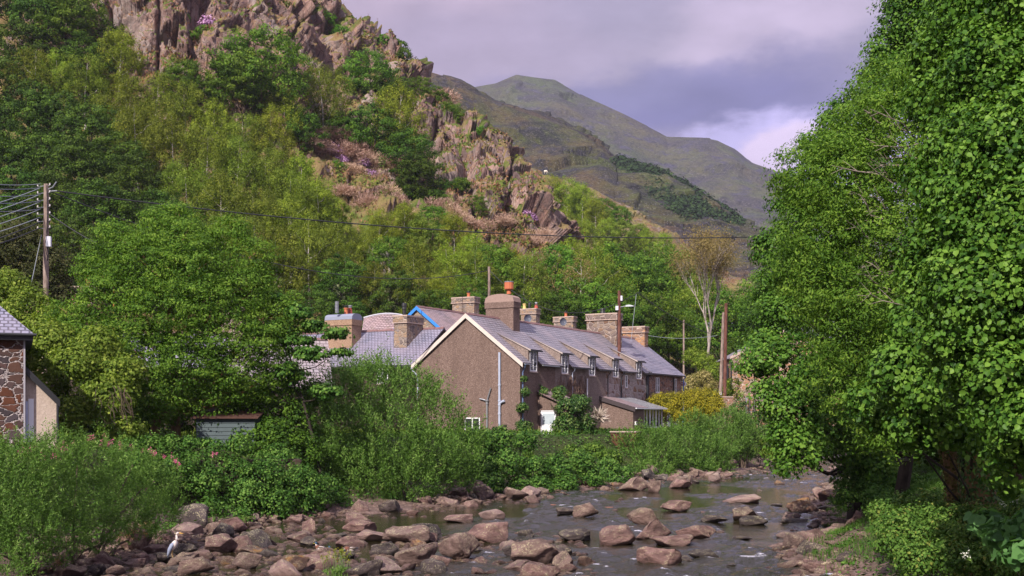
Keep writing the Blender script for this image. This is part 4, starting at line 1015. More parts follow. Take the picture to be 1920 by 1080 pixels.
# gable details of the nearest cottage
window(H1, (0, 4.65, .2), -Y, -X, 1.3, 1.42, 2, 1, sill=True)
def gpt(u, z): # point on the gable plane seen at column u
    k = (u - 960) / FPX; q = (.577 - k * 84.6) / (.8746 + k * .4848); return (-.11, q, z)
q1 = gpt(938, 0)[1]; q2 = gpt(914.5, 0)[1]
soil = MB().tube([(-.12, q1, .3), (-.12, q1, ZE + .62)], .085, 10)
for z in (1.9, 2.55, 2.85, 4.0): soil.lathe([(.115, z - .06), (.115, z + .06)], (-.12, q1, 0), 10)
soil.tube([(-.12, q1, 2.62), (-.12, q1 - .22, 2.78), (-.12, q1 - .42, 2.84)], [.085, .085, .10], 8); soil.build('soil_pipe', GREYP, H1)
wp = MB().tube([(-.11, q2, .3), (-.11, q2, 2.65)], .065, 8).lathe([(.10, 2.6), (.10, 2.75), (.15, 2.85), (.15, 2.92)], (-.11, q2, 0), 8)
wp.tube([(-.11, q2, 2.85), (-.11, q2 + .35, 2.95), (-.11, q2 + .62, 3.0)], .05, 6).tube([(-.11, q2, 2.85), (-.11, q2 - .12, 3.2), (-.11, q2 - .32, 3.78)], .05, 6)
wp.build('waste_pipe', METAL, H1)
qd = W - .22
MB().tube([(-.2, W + .30, ZE - .30), (-.2, W + .28, ZE - .48), (-.14, W - .15, ZE - .86), (-.10, qd, ZE - 1.0), (-.10, qd, .5)], .05, 8).lathe([(.075, ZE - 1.35), (.075, ZE - 1.2)], (-.10, qd, 0), 8).build('downpipe', GREYP, H1)
MB().tube([(.05, -.40, ZE - .28), (.18, -.34, ZE - .42), (.25, -.09, ZE - .85), (.25, -.09, 1.2)], .055, 8).build('downpipe', simple('pipe_blue', (.10, .14, .26), .4), H1)
MB().box(-.03, 0, gpt(948, 0)[1] - .12, gpt(948, 0)[1] + .12, .95, 1.12).build('air_brick', DARKST, H1)
chimney(H1, 5.25, W / 2 - .1, 2.45, 1.05, ZR - 1.1, 13.3 - 2.7, DASH, dome=.62, capmat=simple('cap_render', (.27, .185, .16), .95, var=.25, scale=5), pots=[(-.55, 0, 'terra', .8)], bands=False)
# pipes and chimney of the second and third cottages
def fpipe(root, s, z0, z1, mat, r=.05, foot=0): MB().tube([(s, -.36, z1 + .35), (s, -.30, z1 + .18), (s, -.09, z1 - .05), (s, -.09, z0)], r, 8).build('downpipe', mat, root)
fpipe(H2, 4.3 - 1.5, ZE - 2.7, ZE - .6, GREYP, .05)
MB().tube([(12.0 - 5.6 - .9, -.1, ZE - 3.0), (12.0 - 5.6 - .9, -.1, ZE - 1.0)], .06, 8).build('vent_pipe', WHITE, H2)
fpipe(H3, .25, .6, ZE - .6, DKPIPE, .045); fpipe(H3, 3.05, .8, ZE - .6, DKPIPE, .055)
fpipe(H3, 8.75, .3, ZE - .4, DKPIPE, .09); fpipe(H3, 9.15, .3, ZE - .4, DKPIPE, .05)
window(H3, (4.05, 0, ZE - 1.55), X, OUT, .5, 1.1, 1, 2)
window(H3, (7.0, 0, 1.55), X, OUT, .9, .9, 1, 1)
chimney(H3, 9.1, W / 2 - .2, 3.0, 1.15, ZR - 1.3, 13.75 - 2.7, m_rubble('stone_stack', [(.16, .09, .065), (.30, .21, .15), (.25, .19, .16), (.20, .15, .14), (.13, .09, .08)], (.36, .29, .26), (2.0, 2.0, 3.0), .05, .2), pots=[(.15, 0, 'cowl', .5)])
# bare creeper trained on the second cottage
rng = np.random.default_rng(8); cr = MB()
for i in range(150):
    s = rng.uniform(.6, 5.2); z = rng.uniform(1.5, 2.5); pts = [(s, -.04, z)]
    for k in range(7): s += rng.normal(0, .12); z += rng.uniform(.15, .5); pts.append((s, -.04 - rng.uniform(0, .12), min(z, ZE - .25)))
    cr.tube(pts, .02, 3, cap=False)
creeper = tag(cr.build('creeper', m_bark('creeper_bark', (.12, .07, .05), (.33, .22, .18))), 'tangle of bare brown creeper stems clinging to the grey rendered cottage wall', 'creeper'); creeper.location = loc_of(5.6, 0); creeper.rotation_euler = (0, 0, RZ)

# far cottage of brown stone without dormers
H4 = empty('terrace_cottage', loc_of(24.3, 0), 'brown stone far end cottage of the terrace with a white arched door', 'house', 'cottages of the riverside terrace', RZ)
L4 = 8.2; mb = MB(); ez = ZE + .05
ho = [(1.6, 2.5, ez - 1.9, ez - .5), (6.0, 6.9, ez - 1.9, ez - .5), (2.5, 3.5, .3, 2.35), (4.4, 5.5, .1, 2.35), (6.4, 7.3, .9, 2.3)]
panel(mb, (0, 0, 0), X, L4, ez, ho, .14, OUT); mb.face([(0, W, 0), (0, 0, 0), (0, 0, ez), (0, W / 2, ZR), (0, W, ez)]); mb.face([(L4, 0, 0), (L4, W, 0), (L4, W, ez), (L4, W / 2, ZR), (L4, 0, ez)])
mb.face([(L4, W, 0), (0, W, 0), (0, W, ez), (L4, W, ez)]); mb.build('wall', BROWNST, H4)
gable_roof(H4, 0, L4, W, ez, ZR - .02, SLATE2, .35, 0, .15)
for h in (ho[0], ho[1], ho[4]): window(H4, (h[0], 0, h[2]), X, OUT, h[1] - h[0], h[3] - h[2], 2, 2)
def door(parent, o, ax, nrm, w, h, mat, glass=True, recess=.1):
    o, ax, nrm = Vector(o), Vector(ax).normalized(), Vector(nrm).normalized()
    M = Matrix(((ax.x, nrm.x, 0, o.x), (ax.y, nrm.y, 0, o.y), (0, 0, 1, o.z), (0, 0, 0, 1)))
    mb = MB().box(0, w, -recess, -recess + .05, 0, h, M); zf = .52 if glass else 2
    for x0, x1, z0, z1 in ((.1, w - .1, .15, h * .42),): mb.box(x0, x1, -recess + .05, -recess + .065, z0, z1, M)
    d = mb.build('door', mat, parent)
    MB().box(0, w, -recess + .05, -recess + .09, h - .07, h, M).box(0, .07, -recess + .05, -recess + .09, 0, h - .07, M).box(w - .07, w, -recess + .05, -recess + .09, 0, h - .07, M).build('door_frame', WHITE, d)
    if glass: MB().box(.16, w - .16, -recess + .052, -recess + .06, h * .52, h * .9, M).build('pane', simple('door_glass', (.40, .45, .50), .15), d)
    MB().box(w - .2, w - .08, -recess + .07, -recess + .12, h * .47, h * .47 + .03, M).build('handle', METAL, d)
    return d
door(H4, (4.4, 0, .1), X, OUT, 1.1, 2.25, WHITE); door(H4, (2.5, 0, .3), X, OUT, 1.0, 2.05, simple('door_brown', (.12, .03, .025), .5), False)
MB().tube([(5.9, -.1, .2), (5.9, -.1, ez - .4)], .06, 8).build('downpipe', DKPIPE, H4)
MB().tube([(L4 - .02, -.42, ez - .3), (L4, -.2, ez - .5), (L4 + .05, -.1, .2)], .055, 8).build('downpipe', simple('pipe_bright_blue', (.10, .20, .48), .4), H4)
MB().box(.02, L4 + .1, -.44, -.36, ez - .30, ez - .22).build('gutter', DKPIPE, H4)
chimney(H4, L4 - .75, W / 2, 2.3, .9, ZR - .9, 13.1 - 2.7, ORANGEST)
chimney(H4, 1.35, W / 2 + .9, 1.0, .9, ZR - 1.2, 13.35 - 2.7, ORANGEST, name='small_chimney')
# tv aerial on the stone stack
ae = MB().tube([(0, 0, 0), (0, 0, 2.6)], .025, 6).tube([(-.5, .35, 2.35), (.5, -.35, 2.35)], .02, 5)
for i in range(7): k = -.45 + i * .15; ae.tube([(k, -k * .7, 2.15), (k, -k * .7, 2.55)], .01, 4)
ae.box(.5, .56, -.55, -.15, 2.1, 2.65)
tv = tag(ae.build('tv_aerial', METAL), 'television aerial on a thin mast beside the widest stone chimney', 'aerial'); tv.location = loc_of(25.1, W / 2 - .6, ZR - .5)

# lean-to with slate and clear roof against the third cottage
LT = empty('lean_to', loc_of(13.8, 0), 'rendered lean-to with half slate half clear sheet roof and white window frames', 'lean-to', None, RZ)
zt, zl, dp, LL = 5.98 - 2.7, 5.12 - 2.7, 2.93, 6.5
mb = MB(); mb.face([(0, 0, 0), (0, -dp, 0), (0, -dp, zl), (0, 0, zt)]); mb.face([(LL, 0, 0), (LL, -dp, 0), (LL, -dp, zl), (LL, 0, zt)])
panel(mb, (0, -dp, 0), X, LL, zl, [(2.3, 6.35, .75, zl - .08)], .1, OUT); mb.build('wall', DASH, LT)
m_ = (zt - zl) / dp
def lt(xa, xb, y, dz=.0): return (xa, y, zl + m_ * (y + dp) + dz)
s_ = MB().slab((-.12, -dp - .25, zl - m_ * .25 + .09), (2.6, -dp - .25, zl - m_ * .25 + .09), (2.6, -.003, zt + .09), (-.12, -.003, zt + .09), .08); s_.build('slate_roof', SLATE4, LT)
cl = MB()
for i in range(9): a = 2.62 + i * .46; cl.slab((a, -dp - .25, zl - m_ * .25 + .07), (a + .43, -dp - .25, zl - m_ * .25 + .07), (a + .43, -.003, zt + .07), (a, -.003, zt + .07), .02)
cl.build('clear_roof', simple('clear_sheet', (.11, .11, .135), .3), LT)
br_ = MB()
for i in range(10): a = 2.61 + i * .46; br_.slab((a - .016, -dp - .27, zl - m_ * .25 + .079), (a + .016, -dp - .27, zl - m_ * .25 + .079), (a + .016, -.003, zt + .079), (a - .016, -.003, zt + .079), .008)
br_.build('glazing_bars', simple('glazing_bar', (.42, .41, .44), .5), LT)
MB().prism([(-dp - .25, zl - m_ * .25 - .26), (-dp - .25, zl - m_ * .25 + .10), (0, zt + .10), (0, zt - .26)], 0, -.17, -.125).build('verge_board', simple('verge_brown', (.045, .032, .036), .7), LT)
MB().box(-.1, LL + .15, -dp - .36, -dp - .26, zl - .10, zl - .01).build('gutter', WHITE, LT)
for i, (a, b) in enumerate([(2.3, 3.65), (3.65, 5.0), (5.0, 6.35)]): window(LT, (a, -dp, .75), X, OUT, b - a, zl - .83, 2, 1, sill=i == 1, fr=.085, recess=.06)
MB().box(.35, .55, -dp - .12, -dp - .003, 1.0, 1.3).build('meter_box', WHITE, LT)

# porch with the white door, its small slate roof
PO = empty('porch', loc_of(2.8, 0), 'small ivy-covered porch with a white half-glazed door and grey slate roof', 'porch', None, RZ)
pw, pl, pz = 2.35, 3.0, 2.55
mb = MB(); panel(mb, (0, 0, -.9), -Y, pw, pz + .9, [(.22, 1.5, .9, .9 + 2.15)], .1, -X)
mb.face([(0, -pw, -.9), (pl, -pw, -.9), (pl, -pw, pz), (0, -pw, pz)]); mb.face([(pl, 0, 0), (pl, -pw, 0), (pl, -pw, pz), (pl, 0, pz)]); mb.face([(0, 0, pz), (0, -pw, pz), (0, 0, pz + .95)]); mb.build('wall', DASH, PO)
MB().slab((-.25, -pw - .25, pz - .06), (pl + .2, -pw - .25, pz - .06), (pl + .2, 0, pz + 1.05), (-.25, 0, pz + 1.05), .08).build('roof', SLATE4, PO)
door(PO, (0, -.22, 0), -Y, -X, 1.28, 2.15, WHITE)
RW = empty('retaining_wall', loc_of(1.0, 0, -1.2), 'low grey rendered retaining wall under the white porch door', 'wall', None, RZ)
MB().box(0, 4.2, -3.1, -2.36, -1.0, 1.0).box(.0, 1.79, -2.36, -.02, -1, 1.02).build('wall', DASHG, RW); MB().box(-.05, 4.25, -3.15, -2.34, 1.0, 1.08).build('coping', COPING, RW)
RU = empty('rusty_wall', P(1172, 850, 86), 'rust-stained low wall between the ivy clump and the lean-to', 'wall', None, RZ)
MB().box(-.6, .6, -1.1, .9, -1.2, 1.55).build('wall', m_rubble('stone_rust', [(.06, .03, .02), (.13, .055, .03), (.08, .05, .04)], (.05, .035, .028), (1.6, 1.6, 1.2), .03, .3), RU); MB().box(-.65, .65, -1.15, .95, 1.55, 1.62).build('coping', COPING, RU)

# ------------------------------------------------------------ houses behind the terrace
def simple_house(label, org, ang, L, W_, ze, zr, wmat, smat, over_g=.15, holes=(), name='house', gl=None, group='village houses behind the terrace', ov=.3):
    r = empty(name, org, label, 'house', group, math.radians(ang)); mb = MB()
    panel(mb, (0, 0, 0), X, L, ze, holes, .14, OUT); mb.face([(0, W_, 0), (0, 0, 0), (0, 0, ze), (0, W_ / 2, zr), (0, W_, ze)])
    mb.face([(L, 0, 0), (L, W_, 0), (L, W_, ze), (L, W_ / 2, zr), (L, 0, ze)]); mb.face([(L, W_, 0), (0, W_, 0), (0, W_, ze), (L, W_, ze)])
    mb.build('wall', wmat, r); gable_roof(r, 0, L, W_, ze, zr, smat, ov, over_g, over_g)
    return r
def behind(u, v, D): p = P(u, v, D); return p
# G: stone house with the blue verge, ridge parallel to the terrace
gx = P(783, 574, 112); Wg = 8.4; zb = 3.0
def g_org(s=0, q=0): return Vector((gx.x + .4848 * s + .8746 * (Wg / 2 - q), gx.y + .8746 * s - .4848 * (Wg / 2 - q), zb))
zrg = gx.z - zb - .09; zeg = zrg - 3.3
HG = simple_house('sandstone house with a bright blue bargeboard on its gable behind the pebbledashed cottage', g_org(), ANG, 9.5, Wg, zeg, zrg, GREYST, SLATE4, .18)
barge(MB(), -.18, Wg, zeg, zrg, .3, .09, .04, .36).build('bargeboard', BLUEB, HG)
chimney(HG, 9.0, Wg / 2 + .1, 2.6, 1.0, zrg - 1.2, zrg + 1.65, GREYST, pots=[(-.35, 0, 'terra', .45)])
HG2 = simple_house('slate-roofed stone house seen between the blue-edged house and the domed chimney', g_org(9.5), ANG, 13, Wg, zeg, zrg - .1, GREYST, SLATE4, 0)
chimney(HG2, 6.5, Wg / 2 - .4, 1.3, .9, zrg - .8, zrg + 1.55, GREYST); 
chimney(HG2, 12.4, Wg / 2 - .5, 1.9, .9, zrg - .8, zrg + 1.5, GREYST, pots=[(.75, 0, 'yellow', .62), (.1, 0, 'black', .7), (-.75, 0, 'red', .5)])
HG3 = simple_house('stone house whose low chimney stands just above the middle of the terrace ridge', g_org(22.5), ANG, 14, Wg, zeg, zrg - .15, GREYST, SLATE2, 0)
chimney(HG3, 6.5, Wg / 2 - 1.3, 2.5, .9, zrg - .8, zrg + 1.1, GREYST, pots=[(-.1, 0, 'terra', .5)])
def dish(loc, label):
    r = empty('satellite_dish', loc, label, 'satellite dish', 'satellite dishes on the roofs'); mb = MB(); n = 16; pr = [(.02, 0), (.15, .02), (.28, .06), (.36, .11), (.37, .12), (.36, .10), (.15, .0), (.02, -.02)]
    d = MB().lathe(pr, (0, 0, 0), 16).build('dish', simple('dish_grey', (.10, .11, .15), .6), r); d.rotation_euler = (math.radians(98), 0, math.radians(25))
    MB().tube([(0, 0, -.05), (0, .15, -.6), (0, .15, -1.4)], .025, 6).build('mast', METAL, r); MB().tube([(0, 0, -.3), (.15, -.45, -.1)], .015, 5).box(.12, .2, -.52, -.42, -.14, -.04).build('receiver', METAL, r)
dish(P(988.5, 597, 103), 'grey satellite dish on the ridge just right of the domed chimney')
dish(P(1055, 603, 112), 'grey satellite dish on the ridge beside the low middle chimney')
# E: broad slate roof left of the gable, ridge running across
ea = P(560, 612, 100); HE = empty('house', Vector((ea.x, ea.y, 2.9)), 'house with broad blue-grey slate roof left of the pebbledashed gable', 'house', 'village houses behind the terrace', math.radians(151 - 180 + 0))
# local X runs right-and-nearer, Y runs away from the camera
d_ = P(795, 640, 94) - P(560, 612, 100); HE.rotation_euler = (0, 0, math.atan2(d_.y, d_.x)); LE = d_.xy.length + 1.8
ae_ = math.atan2(d_.y, d_.x); n_ = Vector((math.sin(ae_), -math.cos(ae_), 0)); WE = 8.4; zr_ = 11.35 - 2.9; ze_ = 8.45 - 2.9
HE.location = Vector((ea.x, ea.y, 2.9)) + n_ * (WE / 2)
mb = MB(); panel(mb, (0, 0, 0), X, LE, ze_, [(LE - 3.4, LE - 2.4, ze_ - 1.5, ze_ - .35)], .14, OUT); mb.face([(0, WE, 0), (0, 0, 0), (0, 0, ze_), (0, WE / 2, zr_), (0, WE, ze_)]); mb.face([(LE, 0, 0), (LE, WE, 0), (LE, WE, ze_), (LE, WE / 2, zr_), (LE, 0, ze_)]); mb.build('wall', DARKST, HE)
gable_roof(HE, 0, LE, WE, ze_, zr_, SLATE2, .3, .1, .1); window(HE, (LE - 3.4, 0, ze_ - 1.5), X, OUT, 1, 1.15, 2, 2)
MB().box(0, LE, -.42, -.33, ze_ - .3, ze_ - .2).build('gutter', DKPIPE, HE)
chimney(HE, (LE - 1.8) * .46, WE / 2 - 1.5, 1.3, 2.6, zr_ - 2.2, zr_ + .95, m_pebbledash('pebbledash_tan', (.14, .09, .06), (.30, .19, .13), (.46, .33, .25)), bands=False, capmat=LEAD, dome=.5,
        pots=[(-.9, 0, 'ribbed', .95), (.35, 0, 'terra', .5), (.9, 0, 'red', .55)])
chimney(HE, LE - 2.5, WE / 2 - 1.2, 2.3, 1.2, zr_ - 2.3, zr_ + .95, GREYST, pots=[(0, -.4, 'black', 1.1)])
# F: paler slate roof nearer, mostly behind the sapling
fa, fb = P(430, 640, 80), P(612, 660, 81.6); df = fb - fa; af = math.atan2(df.y, df.x)
HF = simple_house('outbuilding with pale slate roof half hidden behind the thin sapling', Vector((fa.x, fa.y, 2.8)) + Vector((math.sin(af), -math.cos(af), 0)) * 3.6, math.degrees(af), df.xy.length, 7.2, 6.4 - 2.8, 9.7 - 2.8, DARKST, SLATE3, .1)
# K: slate roof with curved top edge behind the blue verge
ka = P(682, 590, 124); HK_ = empty('house', Vector((ka.x, ka.y, 3)), 'house with curved lead-topped purple slate roof between tan chimney and blue verge', 'house', 'village houses behind the terrace', 0)
n = 14; LK = 5.2; mb = MB()
top = [(LK * i / n, 0, ka.z - 3 - .55 + .62 * math.sin(math.pi * (i + 1.5) / (n + 3))) for i in range(n + 1)]
for i in range(n):
    a, b = top[i], top[i + 1]; mb.face([(a[0], -3.4, ka.z - 3 - 3.4), (b[0], -3.4, ka.z - 3 - 3.4), b, a], [(a[0], 0), (b[0], 0), (b[0], 4.4), (a[0], 4.4)])
    mb.face([(a[0], 3.4, ka.z - 3 - 3.4), (b[0], 3.4, ka.z - 3 - 3.4), b, a], [(a[0], 0), (b[0], 0), (b[0], 4.4), (a[0], 4.4)])
mb.build('roof', SLATE4, HK_); MB().tube([Vector(t) + Vector((0, 0, .04)) for t in top], .10, 6).build('lead_ridge', simple('lead_white', (.40, .39, .45), .5), HK_)
MB().box(0, LK, -3.2, 3.2, 0, ka.z - 3 - 3.5).build('wall', GREYST, HK_)
# M: hidden house behind the big leafy tree
ma, mb_ = P(120, 600, 92), P(470, 600, 92)
HM = simple_house('slate-roofed house glimpsed through the leaves of the big riverside tree', Vector((ma.x, ma.y - 4, 2.9)), 0, (mb_ - ma).x, 8, 8.2 - 2.9, 10.9 - 2.9, DARKST, SLATE2, .1)
chimney(HM, 1.6, 4, 1.2, 1.5, 7.2, 11.6, BROWNST, pots=[(0, .9 - .6, 'red', .9)])
chimney(HM, 3.3 + 10, 4, 1.2, 1.6, 7.2, 10.0, GREYST, pots=[(0, 0, 'black', .6)])
MB().tube([(3.9, 4, 7.6), (3.9, 4, 12.6)], .04, 6).build('mast', simple('mast_orange', (.45, .18, .05), .6), HM)

# stone house across the lane on the right
RH = empty('house', (0, 0, 0), 'orange sandstone house gable rising right behind the twin poles', 'house', 'village houses behind the terrace', 0)
rl = P(1371, 745, 128); rt = P(1371, 672, 128); ra = P(1470, 622, 128)
RH.location = (rl.x, rl.y, 4.2); hz = rt.z - 4.2; az = ra.z - 4.2; wx = (ra.x - rl.x); 
mb = MB(); mb.face([(0, 0, -1), (2 * wx, 0, -1), (2 * wx, 0, hz), (wx, 0, az), (0, 0, hz)]); mb.face([(0, 9, -1), (0, 0, -1), (0, 0, hz), (0, 9, hz)]); mb.face([(2 * wx, 0, -1), (2 * wx, 9, -1), (2 * wx, 9, hz), (2 * wx, 0, hz)]); mb.build('wall', ORANGEST, RH)
k = .12; MB().prism([(-k, hz - .1), (-k, hz + .22), (wx, az + .26), (wx, az - .05)], 1, -.08, -.01).build('verge_stone', COPING, RH)
rfm = MB(); rfm.slab((-.3, 9.2, hz - .02), (-.3, -.0, hz - .02), (wx, -.0, az + .2), (wx, 9.2, az + .2), .1); rfm.slab((2 * wx + .3, 0, hz - .02), (2 * wx + .3, 9.2, hz - .02), (wx, 9.2, az + .2), (wx, 0, az + .2), .1); rfm.build('roof', SLATE, RH)
MB().tube([(-.15, -.2, hz - .1), (-.02, -.12, hz - .5), (-.02, -.12, -1)], .07, 8).build('downpipe', DKPIPE, RH)
MB().box(-.75, -.12, 1.0, 1.2, hz - 2.2, hz - .7).build('side_board', DKPIPE, RH)

# ------------------------------------------------------------ the near left building
LBR = empty('house', (0, 0, 0), 'bold rubble-stone building with slate roof and cream lean-to at the photo left edge', 'house')
c0 = P(45, 860, 46); LBR.location = (c0.x, c0.y, 2.6); LBR.rotation_euler = (0, 0, math.radians(23)); zt_ = CAMZ + (HOR - 624) / FPX * 46 - 2.6
mb = MB(); mb.box(-6, 0, 0, 7, -.6, zt_ - .02); mb.build('wall', BOLDST, LBR)
MB().box(-.02, .045, -.02, .12, -.6, zt_ - .05).build('corner_strip', simple('strip_grey', (.30, .28, .32), .7), LBR)
zr2 = zt_ + 1.85
rf_ = MB(); rf_.face([(-6.3, -.35, zt_ - .05), (.35, -.35, zt_ - .05), (-1.9, 3.5, zr2 + .35), (-6.3, 3.5, zr2 + .35)], [(0, 0), (6.6, 0), (4.4, 4.2), (0, 4.2)])
rf_.face([(.35, -.35, zt_ - .05), (.35, 7.3, zt_ - .05), (-1.9, 3.5, zr2 + .35)], [(0, 0), (7.6, 0), (3.8, 3.4)])
rf_.face([(.35, 7.3, zt_ - .05), (-6.3, 7.3, zt_ - .05), (-6.3, 3.5, zr2 + .35), (-1.9, 3.5, zr2 + .35)], [(0, 0), (6.6, 0), (6.6, 4.2), (2.2, 4.2)]); rf_.build('roof', SLATE2, LBR)
MB().box(-6.3, .33, -.30, 7.2, zt_ - .30, zt_ - .09).build('fascia', BLACK, LBR)
MB().tube([(-6.3, -.38, zt_ - .1), (.45, -.38, zt_ - .1)], .06, 8).build('gutter', BLACK, LBR)
zl0 = CAMZ + (HOR - 690) / FPX * 46 - 2.6; zl1 = CAMZ + (HOR - 750) / FPX * 46 - 2.6; lx = (102 - 45) / FPX * 46
mb = MB(); mb.face([(.05, .35, -.6), (lx, .35, -.6), (lx, .35, zl1 - .05), (.05, .35, zl0 - .05)]); mb.face([(lx, .35, -.6), (lx, 5, -.6), (lx, 5, zl1 - .05), (lx, .35, zl1 - .05)]); mb.build('lean_to_wall', CREAM, LBR)
MB().slab((lx + .12, .2, zl1 - .02), (lx + .12, 5.2, zl1 - .02), (.05, 5.2, zl0 + .08), (.05, .2, zl0 + .08), .06).build('lean_to_roof', SLATE2, LBR)
MB().prism([(.05, zl0 - .22), (.05, zl0 + .10), (lx + .13, zl1 + .02), (lx + .13, zl1 - .28)], 1, .14, .19).build('bargeboard', BLACK, LBR)
MB().tube([(lx + .05, .3, zl1 - .1), (lx + .05, .3, -.6)], .045, 8).build('downpipe', DKPIPE, LBR)
MB().tube([(.09, .2, zl0 - 1.3), (.09, .2, -.6)], .05, 8).build('downpipe', simple('pipe_lilac', (.42, .45, .62), .5), LBR)
MB().box(.16, .36, .30, .345, .2, zl0 - 1.2).build('window', WHITE, LBR)

# ------------------------------------------------------------ weatherboard shed on the bank
SH = empty('garden_shed', P(368, 846, 56), 'grey-blue boarded shed with a rusty edge under the big riverside tree', 'shed'); sw, sh_ = 2.8, 1.55
mb = MB()
for i in range(8): z = i * .19; mb.prism([(-.03, z), (-.005, z + .185), (.04, z + .185), (.04, z)], 0, 0, sw)
mb.box(0, sw, .04, 2.5, 0, sh_); mb.build('boards', simple('paint_teal_grey', (.05, .07, .078), .7, var=.3), SH)
MB().slab((-.2, -.25, sh_ + .05), (sw + .2, -.25, sh_ + .05), (sw + .2, 2.6, sh_ + .6), (-.2, 2.6, sh_ + .6), .05).build('roof', simple('rust_sheet', (.07, .03, .022), .8, var=.4), SH)

# ------------------------------------------------------------ poles, wires, street furniture
def pole(label, foot, top_z, r0, r1, mat, lean=(0, 0), name='utility_pole', group='wooden poles'):
    r = empty(name, foot, label, 'utility pole', group); h = top_z - foot.z
    MB().tube([(0, 0, -.5), (lean[0] * .5, lean[1] * .5, h * .5), (lean[0], lean[1], h)], [r0, (r0 + r1) / 2, r1], 12).build('shaft', mat, r); return r, h
f = P(84, 600, 70); PL, h = pole('weathered utility pole fanning many wires to the left of the big leafy tree', Vector((f.x, f.y, 3)), CAMZ + (HOR - 345) / FPX * 70, .19, .15, WOODP, (.1, 0))
ins = MB(); pl_hw = MB()
for i in range(7):
    z = h - .12 - i * .42; pl_hw.tube([(-.42, -.06, z - .05), (.34, -.06, z + .02)], .022, 5); ins.lathe([(.03, 0), (.055, .03), (.03, .07), (.05, .1), (.02, .13)], (-.40, -.06, z - .03), 6); ins.lathe([(.03, 0), (.055, .03), (.03, .07), (.05, .1), (.02, .13)], (.32, -.06, z + .03), 6)
pl_hw.build('brackets', METAL, PL); ins.build('insulators', simple('porcelain', (.55, .50, .50), .3), PL)
MB().box(.14, .42, -.2, -.02, h - 3.75, h - 3.15).build('junction_box', simple('box_white', (.50, .49, .58), .4), PL)
MB().tube([(.16, -.12, h - .1), (.22, -.14, h - 1.6), (.17, -.15, h - 3.2)], .025, 5).tube([(.2, -.1, h - 3.7), (.28, -.13, h - 4.1), (.18, -.1, h - 4.6)], .03, 5).build('cables', WIRE, PL)
MB().tube([(.15, -.05, h - .35), (.5, -.05, h - .2), (.72, -.05, h + .12)], .04, 5).tube([(.1, 0, h - .45), (.75, -.05, h - .42)], .035, 5).build('arm', METAL, PL)
f = P(917, 640, 125); PB, hb = pole('slim pale pole standing behind the roofs left of the domed chimney', Vector((f.x, f.y, 4)), CAMZ + (HOR - 500) / FPX * 125, .17, .14, WOODP)
f = loc_of(21.3, 1.6); PC, hc = pole('dark red-brown pole carrying a street lamp and grey boxes above the terrace roof', Vector((f.x, f.y, ZE + 3.2)), CAMZ + (HOR - 545) / FPX * f.y, .16, .13, WOODR)
z0 = CAMZ + (HOR - 575) / FPX * f.y - (ZE + 3.2)
BXG = simple('box_grey', (.58, .56, .66), .5)
MB().box(-.34, -.1, -.25, -.05, z0 - .32, z0 + .05).build('grey_box', BXG, PC); MB().box(.1, .26, -.22, -.06, z0 + .52, z0 + .95).build('grey_box', BXG, PC)
MB().tube([(.1, -.1, z0 - .05), (.6, -.15, z0 + .04)], .03, 6).build('lamp_arm', METAL, PC); MB().prism([(.55, z0 - .02), (1.25, z0 + .02), (1.25, z0 + .07), (.85, z0 + .16), (.55, z0 + .12)], 1, -.25, -.05).build('lamp_head', simple('lamp_grey', (.50, .52, .56), .4), PC)
f = P(1350, 745, 118); PD, hd = pole('pale grey-brown pole with a small white plate, left of the twin poles', Vector((f.x, f.y, 5.6)), CAMZ + (HOR - 586) / FPX * 118, .17, .13, WOODP, (.35, 0))
MB().box(-.12, .10, -.22, -.19, .9, 1.25).build('plate', WHITE, PD); MB().box(-.03, .01, -.225, -.221, 1.03, 1.1).build('plate_mark', simple('mark_blue', (.05, .08, .4), .5), PD)
f = P(1358.5, 745, 117); PE, he = pole('taller dark red pole, right of the twin poles', Vector((f.x, f.y, 5.6)), CAMZ + (HOR - 569) / FPX * 117, .18, .15, WOODR, (.15, 0))
f = P(1282, 700, 150); PF, hf = pole('thin pale pole among the trees beyond the far cottage', Vector((f.x, f.y, 6)), CAMZ + (HOR - 600) / FPX * 150, .13, .11, WOODP)
f = P(1500, 760, 112)
def wire(label, a, b, sag, r=.028, mat=WIRE, group='overhead wires', n=40, t1=1.0, cat='wire'):
    a, b = Vector(a), Vector(b); pts = [a.lerp(b, t) - Vector((0, 0, sag * 4 * t * (1 - t))) for t in [i / n * t1 for i in range(n + 1)]]
    mb = MB().tube(pts, r, 5); o = mb.build('overhead_wire', mat); return tag(o, label, cat, group)
wire('long thick wire crossing the whole valley above the roofs to the right-hand tree', P(97, 357, 70), P(1600, 436, 100), 1.4, .042)
wire('wire sagging from the many-wired pole to the slim pale pole behind the roofs', P(97, 360, 70), P(915, 507, 125), 2.6, .036)
wire('short dark wire running down right from the pole into the leafy tree', P(92, 400, 70), P(240, 480, 66), .25, .03)
wire('wire dipping from the slim pale pole to the dark lamp pole', P(918, 507, 125), P(1196, 549, 103.5), 3.0, .034)
wire('wire falling right from the dark lamp pole into the far trees', P(1197, 549, 103.5), P(1330, 625, 118), .4, .034)
wire('thin pale wire level behind the far cottage chimney', P(1215, 629, 125), P(1345, 629, 118), .3, .018, WIREL)
wire('slack grey cable hanging from the lamp pole to the roof', P(1193, 552, 103), P(1183, 640, 101), .0, .018, WIREL)
pw_ = [(0, 334, 345, 0), (0, 346, 352, 0), (0, 360, 365, 1), (0, 376, 377, 1), (0, 392, 392, 1), (0, 378, 352, 0), (0, 392, 364, 0), (0, 405, 378, 0), (0, 418, 392, 0), (0, 432, 407, 1), (0, 446, 416, 2), (0, 456, 427, 2)]
